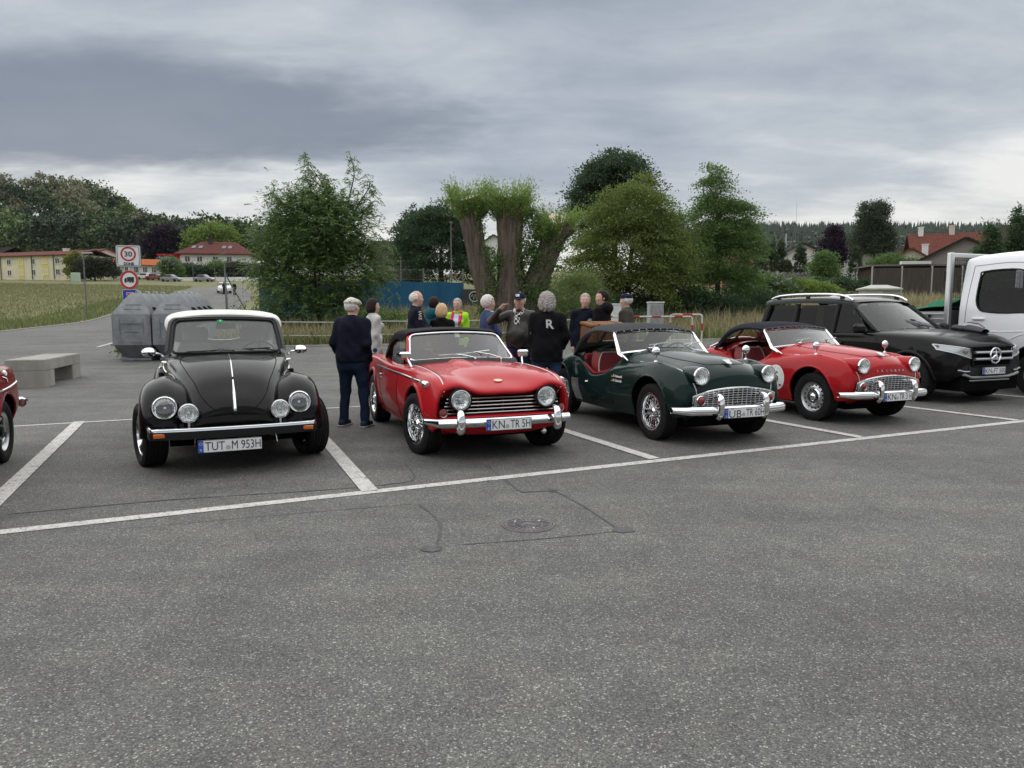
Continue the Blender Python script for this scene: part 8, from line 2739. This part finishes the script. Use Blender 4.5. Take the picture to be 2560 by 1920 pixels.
def barrier(label, p0, p1, h, bands, group=None):
	p0, p1 = np.array(p0, float), np.array(p1, float)
	z0 = tzf(*p0)
	t = thing('tube_barrier', label, 'barrier', (p0[0], p0[1], z0), math.atan2(p1[1] - p0[1], p1[0] - p0[0]), group)
	L = np.linalg.norm(p1 - p0)
	r = .10
	path = [(0, 0, -.1), (0, 0, h - r)] + [(r - r * math.cos(a), 0, h - r + r * math.sin(a)) for a in np.linspace(.3, 1.57, 5)] + [(L - r + r * math.sin(a), 0, h - r + r * math.cos(a)) for a in np.linspace(0, 1.3, 5)] + [(L, 0, h - r), (L, 0, -.1)]
	MB().tube(path, .03, 10).build('tube', m_brw, t)
	for a, b_ in bands:
		a, b_ = np.array(a, float), np.array(b_, float)
		MB().tube([a * [L, 1, h], b_ * [L, 1, h]], .0325, 10).build('red_band', m_brr, t)
barrier('long red and white tube barrier in front of the ribbed cabinet', (2.6, 24.0), (6.2, 24.5), 1.10, [((.12, 0, 1), (.22, 0, 1)), ((.38, 0, 1), (.48, 0, 1)), ((.60, 0, 1), (.69, 0, 1)), ((.82, 0, 1), (.90, 0, 1)), ((1, 0, .5), (1, 0, .74)), ((0, 0, .5), (0, 0, .74))])
barrier('short red and white tube barrier set back beside the longer one', (5.85, 26.3), (6.75, 25.3), 1.12, [((0, 0, .45), (0, 0, .72)), ((1, 0, .5), (1, 0, .72)), ((.4, 0, 1), (.7, 0, 1))])
rf = thing('rail_fence', 'low two-rail pale fence along the meadow behind the cars', 'fence', (-9.2, 25.2, 0))
rp, rq = np.array([-9.2, 25.2]), np.array([4.2, 28.2])
m_rail = mat('pale_rail', (.42, .41, .37), .8, var=.15, scale=8)
d_ = rq - rp
for f in np.linspace(0, 1, 6):
	p = rp + d_ * f
	zg = tzf(*p)
	if 0.16 < f < .3:
		continue
	MB().box((p[0] - rp[0], p[1] - rp[1], zg + .45), (.09, .09, 1.0), (0, 0, .2), ch=.012).build('post', m_rail, rf)
for h_ in (.86, .38):
	P = [(rp + d_ * f - rp).tolist() + [tzf(*(rp + d_ * f)) + h_ + .015 * math.sin(f * 23)] for f in np.linspace(0, 1, 16)]
	MB().tube(np.array(P), .019, 8).build('rail', m_rail, rf)
cl_ = MB()
clay = mat('court_clay', (.26, .10, .055), .9, var=.15, scale=2)
P = np.array([(-14.6, 41.5), (4, 46.5), (9, 62), (-18, 60)])
gx = np.array([[P[0] + (P[1] - P[0]) * u + ((P[3] - P[0]) * (1 - u) + (P[2] - P[1]) * u) * v for u in np.linspace(0, 1, 12)] for v in np.linspace(0, 1, 12)])
G = np.concatenate([gx, (tz(gx[..., 0], gx[..., 1]) + .10)[..., None]], 2)
MB().grid(G).build('tennis_court', clay, kind='structure')
m_post = mat('fence_post', (.16, .165, .165), .6, .4)
blue_s = mat('blue_screen', (.022, .100, .19), .85, var=.18, scale=1.2, stretch=(1, 1, .3))
def mesh_panel(b, p0, p1, z0, z1, step=.34):
	n = max(2, int(np.linalg.norm(np.array(p1) - np.array(p0)) / step))
	for f in np.linspace(0, 1, n):
		p = np.array(p0) + (np.array(p1) - np.array(p0)) * f
		b.tube([(*p, z0), (*p, z1)], .006, 3, cap=False)
	for z in np.linspace(z0, z1, max(2, int((z1 - z0) / step))):
		b.tube([(*p0, z), (*p1, z)], .006, 3, cap=False)
cf = thing('court_fence', 'tall wire court fence with grey posts and blue windbreak screens', 'fence', (0, 0, 0))
segs = [((-16.0, 40.0), (-14.3, 40.6)), ((-14.3, 40.6), (-11.2, 41.7)), ((-11.2, 41.7), (-8.2, 42.8)), ((-8.2, 42.8), (-5.4, 43.8)), ((-5.4, 43.8), (-3.05, 44.6)), ((-3.05, 44.6), (.4, 45.8))]
for k, (a, b_) in enumerate(segs):
	za, zb = tzf(*a), tzf(*b_)
	MB().cyl((*a, za - .1), (*a, 4.1), .045, n=8).build('post', m_post, cf)
	q = MB()
	mesh_panel(q, a, b_, max(za, zb) + (.1 if k in (0, 5) else 2.1), 4.0 if k < 5 else 3.2)
	q.build('wire_mesh', m_post, cf)
	if 1 <= k <= 4:
		P = [[(*(np.array(a) + (np.array(b_) - np.array(a)) * u), z + .03 * math.sin(u * 9 + k) * (1 if z > 2.5 else 0)) for u in np.linspace(0.0, 1.0, 9)] for z in (za + .05, 1.9, 2.6, 3.28)]
		for row in P:
			for i, pt in enumerate(row):
				row[i] = (pt[0] + .02, pt[1] - .06 - .03 * math.sin(i * 1.3), pt[2])
		MB().sheet(np.array(P), .01).build('windbreak', blue_s, cf)
MB().cyl((.4, 45.8, 1), (.4, 45.8, 3.4), .045, n=8).build('post', m_post, cf)
for a, b_ in (((-16.0, 40.0, 3.6), (-14.7, 40.45, .8)), ((-16.0, 40.0, 3.6), (-15.6, 39.3, .7)), ((-14.3, 40.6, 3.4), (-13.2, 41.0, .8))):
	MB().cyl(a, b_, .035, n=8).build('brace', m_post, cf)
bn = MB().box((-2.2, 44.68, 2.35), (1.9, .03, 1.0), (0, 0, R(19))).build('banner', mat('banner_dark', (.055, .058, .062), .8), cf)
MB().tube([(-2.35 + .30 * math.cos(a), 44.57 + .10 * math.cos(a), 2.40 + .30 * math.sin(a)) for a in np.linspace(0, 2 * math.pi, 25)[:-1]], .035, 6, closed=True).build('banner_emblem', mat('emblem_grey', (.42, .43, .43), .8), bn)
MB().tube([(-2.55, 44.49, 2.40), (-2.46, 44.52, 2.55), (-2.38, 44.55, 2.22), (-2.30, 44.57, 2.55), (-2.22, 44.60, 2.25), (-2.14, 44.63, 2.52)], .03, 6).build('banner_emblem', MATS['emblem_grey'], bn)
for x, y, h_ in ((-4.9, 58, 7.8), (-9.6, 62, 5.2), (-1.9, 60, 5.2)):
	lp = thing('court_pole', {7.8: 'tall thin lamp pole above the blue windbreak'}.get(h_, 'plain grey pole standing behind the blue windbreak'), 'pole', (x, y, tzf(x, y)), group=None if h_ == 7.8 else 'plain poles behind the windbreak')
	MB().cyl((0, 0, 0), (0, 0, h_ - 1.6), .06, .035, n=8).build('shaft', m_post, lp)
	MB().box((0, -.05, h_ - 1.6), (.22, .3, .08), ch=.02).build('head', m_post, lp)
bench = thing('concrete_bench', 'weathered concrete block bench with recessed underside on the asphalt', 'bench', (-9.50, 14.42, .013), math.atan2(2.1, -.6))
m_con = mat('concrete', (.36, .345, .31), .9, c2=(.25, .24, .215), scale=2.2, bump=.5, bscale=25, stretch=(1, 1, .5), detail=9)
MB().box((0, 0, .43), (2.2, .66, .22), ch=.012).build('seat_block', m_con, bench)
for s in (-1, 1):
	MB().box((s * .83, 0, .16), (.54, .652, .325), ch=.010).build('leg', m_con, bench)
m_bin = mat('bin_steel', (.25, .26, .27), .6, .35, c2=(.155, .165, .175), scale=4.2, bump=.35, bscale=5, detail=8)
def container():
	t = thing('recycling_container', 'galvanised steel recycling container with sloping top in a row', 'container', group='row of recycling containers')
	prof = [(.30, .34, .10), (.47, .58, .42), (.485, .60, .44), (.485, .60, 1.26), (.47, .585, 1.29), (.30, .32, 1.62), (.16, .16, 1.82), (.13, .13, 1.84)]
	rings = []
	for hx, hy, z in prof:
		n_ = 8
		R_ = []
		for (x0, y0, x1, y1) in ((-hx, -hy, hx, -hy), (hx, -hy, hx, hy), (hx, hy, -hx, hy), (-hx, hy, -hx, -hy)):
			for q in range(n_):
				R_.append((x0 + (x1 - x0) * q / n_, y0 + (y1 - y0) * q / n_, z))
		rings.append(R_)
	G = np.array(rings)
	G[2:4, :, :2] += rng.normal(0, .004, G[2:4, :, :2].shape)
	b = MB().grid(G, cv=True)
	b.add(G[-1], [tuple(range(32))])
	b.build('shell', m_bin, t, sharp=25)
	MB().box((0, 0, .045), (.80, .80, .07)).box((0, 0, .085), (.5, .5, .06)).build('foot', m_bin, t)
	for z, w in ((1.02, .56), (.80, .38), (.52, .56)):
		MB().box((0, -.603, z), (w, .012, .018)).build('pressed_rib', m_bin, t)
	for x in (-.30, .30):
		MB().box((x, -.603, .9), (.016, .01, .5)).build('pressed_rib', m_bin, t)
	for z in (1.40, 1.52):
		f = (z - 1.29) / .33
		MB().box((0, -.585 + .265 * f - .006, z), (.44 - .06 * f, .012, .014)).build('pressed_rib', m_bin, t)
	for sx in (-1, 1):
		MB().lathe([(.13, 0), (.125, .015), (.10, .012), (.0, .012)], (sx * .40, 0, 1.43), (sx * .62, 0, .78), 20).build('deposit_hole', dark, t)
		for z in (.5, 1.2):
			for y in (-.5, .5):
				MB().lathe([(.012, 0), (.009, .008), (0, .009)], (sx * .486, y, z), (sx, 0, 0), 8).build('rivet', galv, t)
	for s in (-1, 1):
		MB().tube([(-.06, s * .05, 1.83), (-.03, s * .05, 1.90), (.03, s * .05, 1.90), (.06, s * .05, 1.83)], .012, 6).build('lifting_eye', galv, t)
	return t
ct0 = container()
first = True
for col_ in range(2):
	for k in range(4):
		x = -10.32 + 1.0 * col_ - .30 * k * 1.3
		y = 19.75 + .16 * col_ + .955 * k * 1.32
		o = ct0 if first else copy_tree(ct0)
		first = False
		o.location = (x, y, tzf(x, y) + .014)
		o.rotation_euler = (0, 0, R(9 + rng.uniform(-1.5, 1.5)))
sp = thing('sign_post', 'grey pole carrying the speed zone, truck ban and dead-end signs', 'post', (-11.56, 21.7, tzf(-11.56, 21.7)))
MB().cyl((0, 0, 0), (0, 0, 3.22), .032, n=12).build('pole', galv, sp)
m_sw, m_sr, m_sb = mat('sign_white', (.70, .71, .71), .4), mat('sign_red', (.45, .012, .022), .4), mat('sign_blue', (.008, .045, .32), .4)
m_back = mat('sign_back', (.20, .21, .21), .5, .6)
def rrect(w, h, r, n=5):
	out = []
	for cx, cy, a0 in ((w / 2 - r, h / 2 - r, 0), (-w / 2 + r, h / 2 - r, 90), (-w / 2 + r, -h / 2 + r, 180), (w / 2 - r, -h / 2 + r, 270)):
		for a in np.linspace(a0, a0 + 90, n):
			out.append((cx + r * math.cos(R(a)), cy + r * math.sin(R(a))))
	return out
def sign(label, z, rot, name):
	t = thing(name, label, 'sign', (-11.56, 21.7, sp.location[2] + z), R(rot))
	return t
def flat(t, name, poly, m, d, x=0, z=0):
	MB().prism([(p[0] + x, p[1] + z) for p in poly], (0, -.045 - d, 0), (1, 0, 0), (0, 0, 1), .004).build(name, m, t)
def ringp(t, name, r0, r1, m, d, z=0, x=0):
	b = MB()
	b.lathe([(r0, .0), (r0, .003), (r1, .003), (r1, .0)], (x, -.045 - d, z), (0, -1, 0), 40)
	b.build(name, m, t)
z30 = sign('square white 30 zone sign with red ring at the top of the pole', 2.98, 12, 'zone_sign')
flat(z30, 'back_plate', rrect(.70, .66, .06), m_back, -.012)
flat(z30, 'face', rrect(.66, .62, .05), m_sw, 0)
b = MB().tube([(p[0], -.053, p[1]) for p in rrect(.60, .56, .04)], .006, 6, closed=True)
b.build('border', ink, z30)
ringp(z30, 'red_ring', .165, .215, m_sr, .006, .06)
for s_, h_, z_, w_ in (('30', .15, .06, .22), ('ZONE', .075, -.23, .30)):
	o = link('lettering', text_mesh('lettering', s_, h_, ink, width=w_, bold=.004), z30)
	o.matrix_local = frame((0, -.056, z_), (1, 0, 0), (0, 0, 1))
zt = sign('round white truck ban sign with red rim below the zone sign', 2.27, -4, 'truck_ban_sign')
ringp(zt, 'back_plate', .0, .29, m_back, -.012)
ringp(zt, 'face', .0, .285, m_sw, 0)
ringp(zt, 'red_ring', .215, .28, m_sr, .006)
for nm, poly in (('truck_symbol', [(-.06, -.035), (.155, -.035), (.155, .085), (-.06, .085)]), ('truck_symbol', [(-.15, -.035), (-.075, -.035), (-.075, .055), (-.12, .055), (-.15, .01)])):
	flat(zt, nm, poly, ink, .006)
flat(zt, 'truck_symbol', [(-.15, -.055), (.155, -.055), (.155, -.038), (-.15, -.038)], ink, .006)
for x in (-.11, .03, .11):
	ringp(zt, 'truck_symbol', .0, .028, ink, .008, -.06, x)
zd = sign('square blue dead-end sign with white bar and red cap, lowest on the pole', 1.76, 8, 'dead_end_sign')
flat(zd, 'back_plate', rrect(.44, .44, .03), m_sw, -.004)
flat(zd, 'face', rrect(.415, .415, .025), m_sb, 0.002)
flat(zd, 'symbol', [(-.035, -.20), (.035, -.20), (.035, .06), (-.035, .06)], m_sw, .007)
flat(zd, 'symbol', [(-.11, .05), (.11, .05), (.11, .13), (-.11, .13)], m_sw, .008)
flat(zd, 'symbol', [(-.095, .065), (.095, .065), (.095, .115), (-.095, .115)], m_sr, .013)
for sx, Y, h_, lab, gr in ((222, 56, 4.95, 'slim grey street lamp beside the side road', None), (491, 142, 4.2, 'small street lamp by the low white wall', 'small lamps by the white wall'), (545, 142, 4.2, 'small street lamp by the low white wall', 'small lamps by the white wall')):
	x = px(sx, Y)
	lp = thing('street_lamp', lab, 'street lamp', (x, Y, tzf(x, Y)), group=gr)
	MB().cyl((0, 0, -.1), (0, 0, h_), .065, .04, n=10).build('pole', m_post, lp)
	MB().box((.30, 0, h_ + .03), (.75, .26, .10), (0, -.06, 0), ch=.03).build('head', mat('lamp_head', (.42, .43, .43), .5), lp)
def small_car(label, loc, rot, colour, group=None):
	"""compact car seen far away"""
	t = thing('distant_car', label, 'car', (loc[0], loc[1], tzf(*loc)), R(rot), group)
	S = [(-2.0, .55, .62), (-1.9, .80, .85), (-1.2, .84, .92), (-.9, .80, 1.38), (.3, .78, 1.42), (.95, .84, .95), (1.75, .82, .80), (2.0, .62, .55)]
	G = []
	for x, w, h in S:
		G.append([(x, -w, .25), (x, -w * 1.02, .55), (x, -w * .98, min(h, .85)), (x, -w * .78, h), (x, 0, h + .03), (x, w * .78, h), (x, w * .98, min(h, .85)), (x, w * 1.02, .55), (x, w, .25)])
	MB().grid(np.array(G)).add(G[0], [tuple(range(9))]).add(G[-1], [tuple(range(9))[::-1]]).build('body', mat('car_' + colour, {'white': (.68, .69, .70), 'grey': (.16, .17, .18), 'blue': (.03, .07, .15), 'red': (.2, .03, .03)}[colour], .3, coat=.6), t)
	for s in (-1, 1):
		MB().box((-.3, s * .80, 1.13), (1.5, .03, .34), ch=.01).build('side_window', m_pane, t)
		for x in (-1.25, 1.25):
			MB().lathe([(0, .1), (.2, .1), (.31, .06), (.31, -.1), (0, -.1)], (x, s * .76, .31), (0, s, 0), 16).build('wheel', rubber, t)
		MB().box((1.93, s * .55, .62), (.06, .26, .12), ch=.01).build('headlight', lens, t)
	MB().box((.66, 0, 1.18), (.04, 1.3, .5), (0, -.95, 0)).build('windscreen', m_pane, t)
	return t
small_car('white car driving down the side road towards the lot', (-38.6, 96), -66, 'white')
small_car('white car parked at the blue garage door', (-80.5, 158), -10, 'white')
small_car('grey car parked along the low white wall', (-68, 143), -8, 'grey', 'cars along the white wall')
small_car('grey car parked along the low white wall', (-61, 142), -8, 'grey', 'cars along the white wall')
small_car('reddish car parked beside the red porch', (-75.5, 152), -8, 'red')
small_car('blue car at the far corner of the cream housing block', (-117.5, 160), -30, 'blue')
person('distant person in dark coat walking with a stick on the side road', (px(592, 90), 90), 150, 1.62, blk, blk, g_grey, None, arms=('down', 'front'), h=.03)
person('distant person in black standing beside the driving white car', (px(566, 92), 92), 200, 1.60, blk, blk, g_brown, None, arms=('front', 'front'), h=.03)
cabx = thing('meter_box', 'small pale green meter box at the field edge by the housing block', 'box', (px(200, 140), 140, tzf(px(200, 140), 140)))
MB().box((0, 0, .9), (1.6, .6, 1.9), ch=.04).build('shell', mat('pale_green', (.42, .50, .42), .8), cabx)
MB().box((0, -.31, .9), (1.3, .04, 1.5)).build('door', mat('pale_green_door', (.38, .46, .38), .8), cabx)
an = thing('radio_mast', 'thin radio antenna mast rising behind the chalet roof', 'mast', (px(1978, 150), 150, 7.6))
MB().cyl((0, 0, 0), (0, 0, 16.5), .06, .02, n=6).build('pole', m_post, an)
for z in (11.0, 11.6):
	MB().cyl((-.5, 0, z), (.5, 0, z), .025, n=5).build('crossbar', m_post, an)
for k, (sx, top) in enumerate(((1955, 588), (2070, 583), (2256, 598))):
	Y = 430
	z1 = 1.45 + (780 - top) * Y / 1775
	x = px(sx, Y)
	z0 = tzf(x, Y)
	pl = thing('power_pylon', 'grey lattice power pylon on the slope below the ridge', 'pylon', (x, Y, z0), group='power pylons')
	h_ = z1 - z0
	b = MB()
	for q in range(4):
		a = q * math.pi / 2 + .8
		b.cyl((1.6 * math.cos(a), 1.6 * math.sin(a), 0), (.2 * math.cos(a), .2 * math.sin(a), h_), .09, n=4)
	for q in range(9):
		f0, f1 = q / 9, (q + 1) / 9
		for e in range(4):
			a0, a1 = e * math.pi / 2 + .8, (e + 1) * math.pi / 2 + .8
			r0, r1 = 1.6 - 1.4 * f0, 1.6 - 1.4 * f1
			b.cyl((r0 * math.cos(a0), r0 * math.sin(a0), f0 * h_), (r1 * math.cos(a1), r1 * math.sin(a1), f1 * h_), .05, n=3)
	b.build('lattice', galv, pl)
	for f in (.72, .86):
		MB().cyl((-4.2 * (1.3 - f) * 2, 0, h_ * f), (4.2 * (1.3 - f) * 2, 0, h_ * f), .09, n=4).build('crossarm', galv, pl)
bk = thing('wicker_basket', 'brown wicker picnic basket strapped on the green roadster rack', 'basket')
_p = Matrix.Translation(tg.root.location) @ Matrix.Rotation(tg.root.rotation_euler[2], 4, 'Z') @ Matrix.Scale(1.055, 4) @ Vector((-2.33, 0, .93))
bk.location = _p
bk.rotation_euler = (0, .12, tg.root.rotation_euler[2])
wick = mat('wicker', (.20, .085, .035), .75, var=.4, scale=30, bump=.8, bscale=60, stretch=(1, 1, 3))
MB().box((0, 0, .13), (.36, .62, .25), ch=.03).build('basket_body', wick, bk)
MB().box((0, 0, .275), (.38, .64, .05), ch=.015).build('lid', wick, bk)
for y in (-.18, .18):
	MB().box((0, y, .16), (.395, .03, .30), ch=.008).build('strap', mat('tan_strap', (.12, .05, .02), .6), bk)
hz = MB().box((0, 0, 0), (3600, 2400, 240)).build('haze', mat('haze_air'), kind='stuff', label='thin pale haze in the air over the valley', category='haze')
hz.location = (0, 1100, 118)
_n = MATS['haze_air'].node_tree
_n.nodes.remove(_n.nodes['Principled BSDF'])
_v = nd(_n, 'ShaderNodeVolumePrincipled')
_v.inputs['Color'].default_value = (.80, .86, .92, 1)
_v.inputs['Density'].default_value = .000045
_n.links.new(_v.outputs[0], [q for q in _n.nodes if q.type == 'OUTPUT_MATERIAL'][0].inputs['Volume'])
scene.cycles.volume_max_steps = 32
scene.cycles.volume_bounces = 0
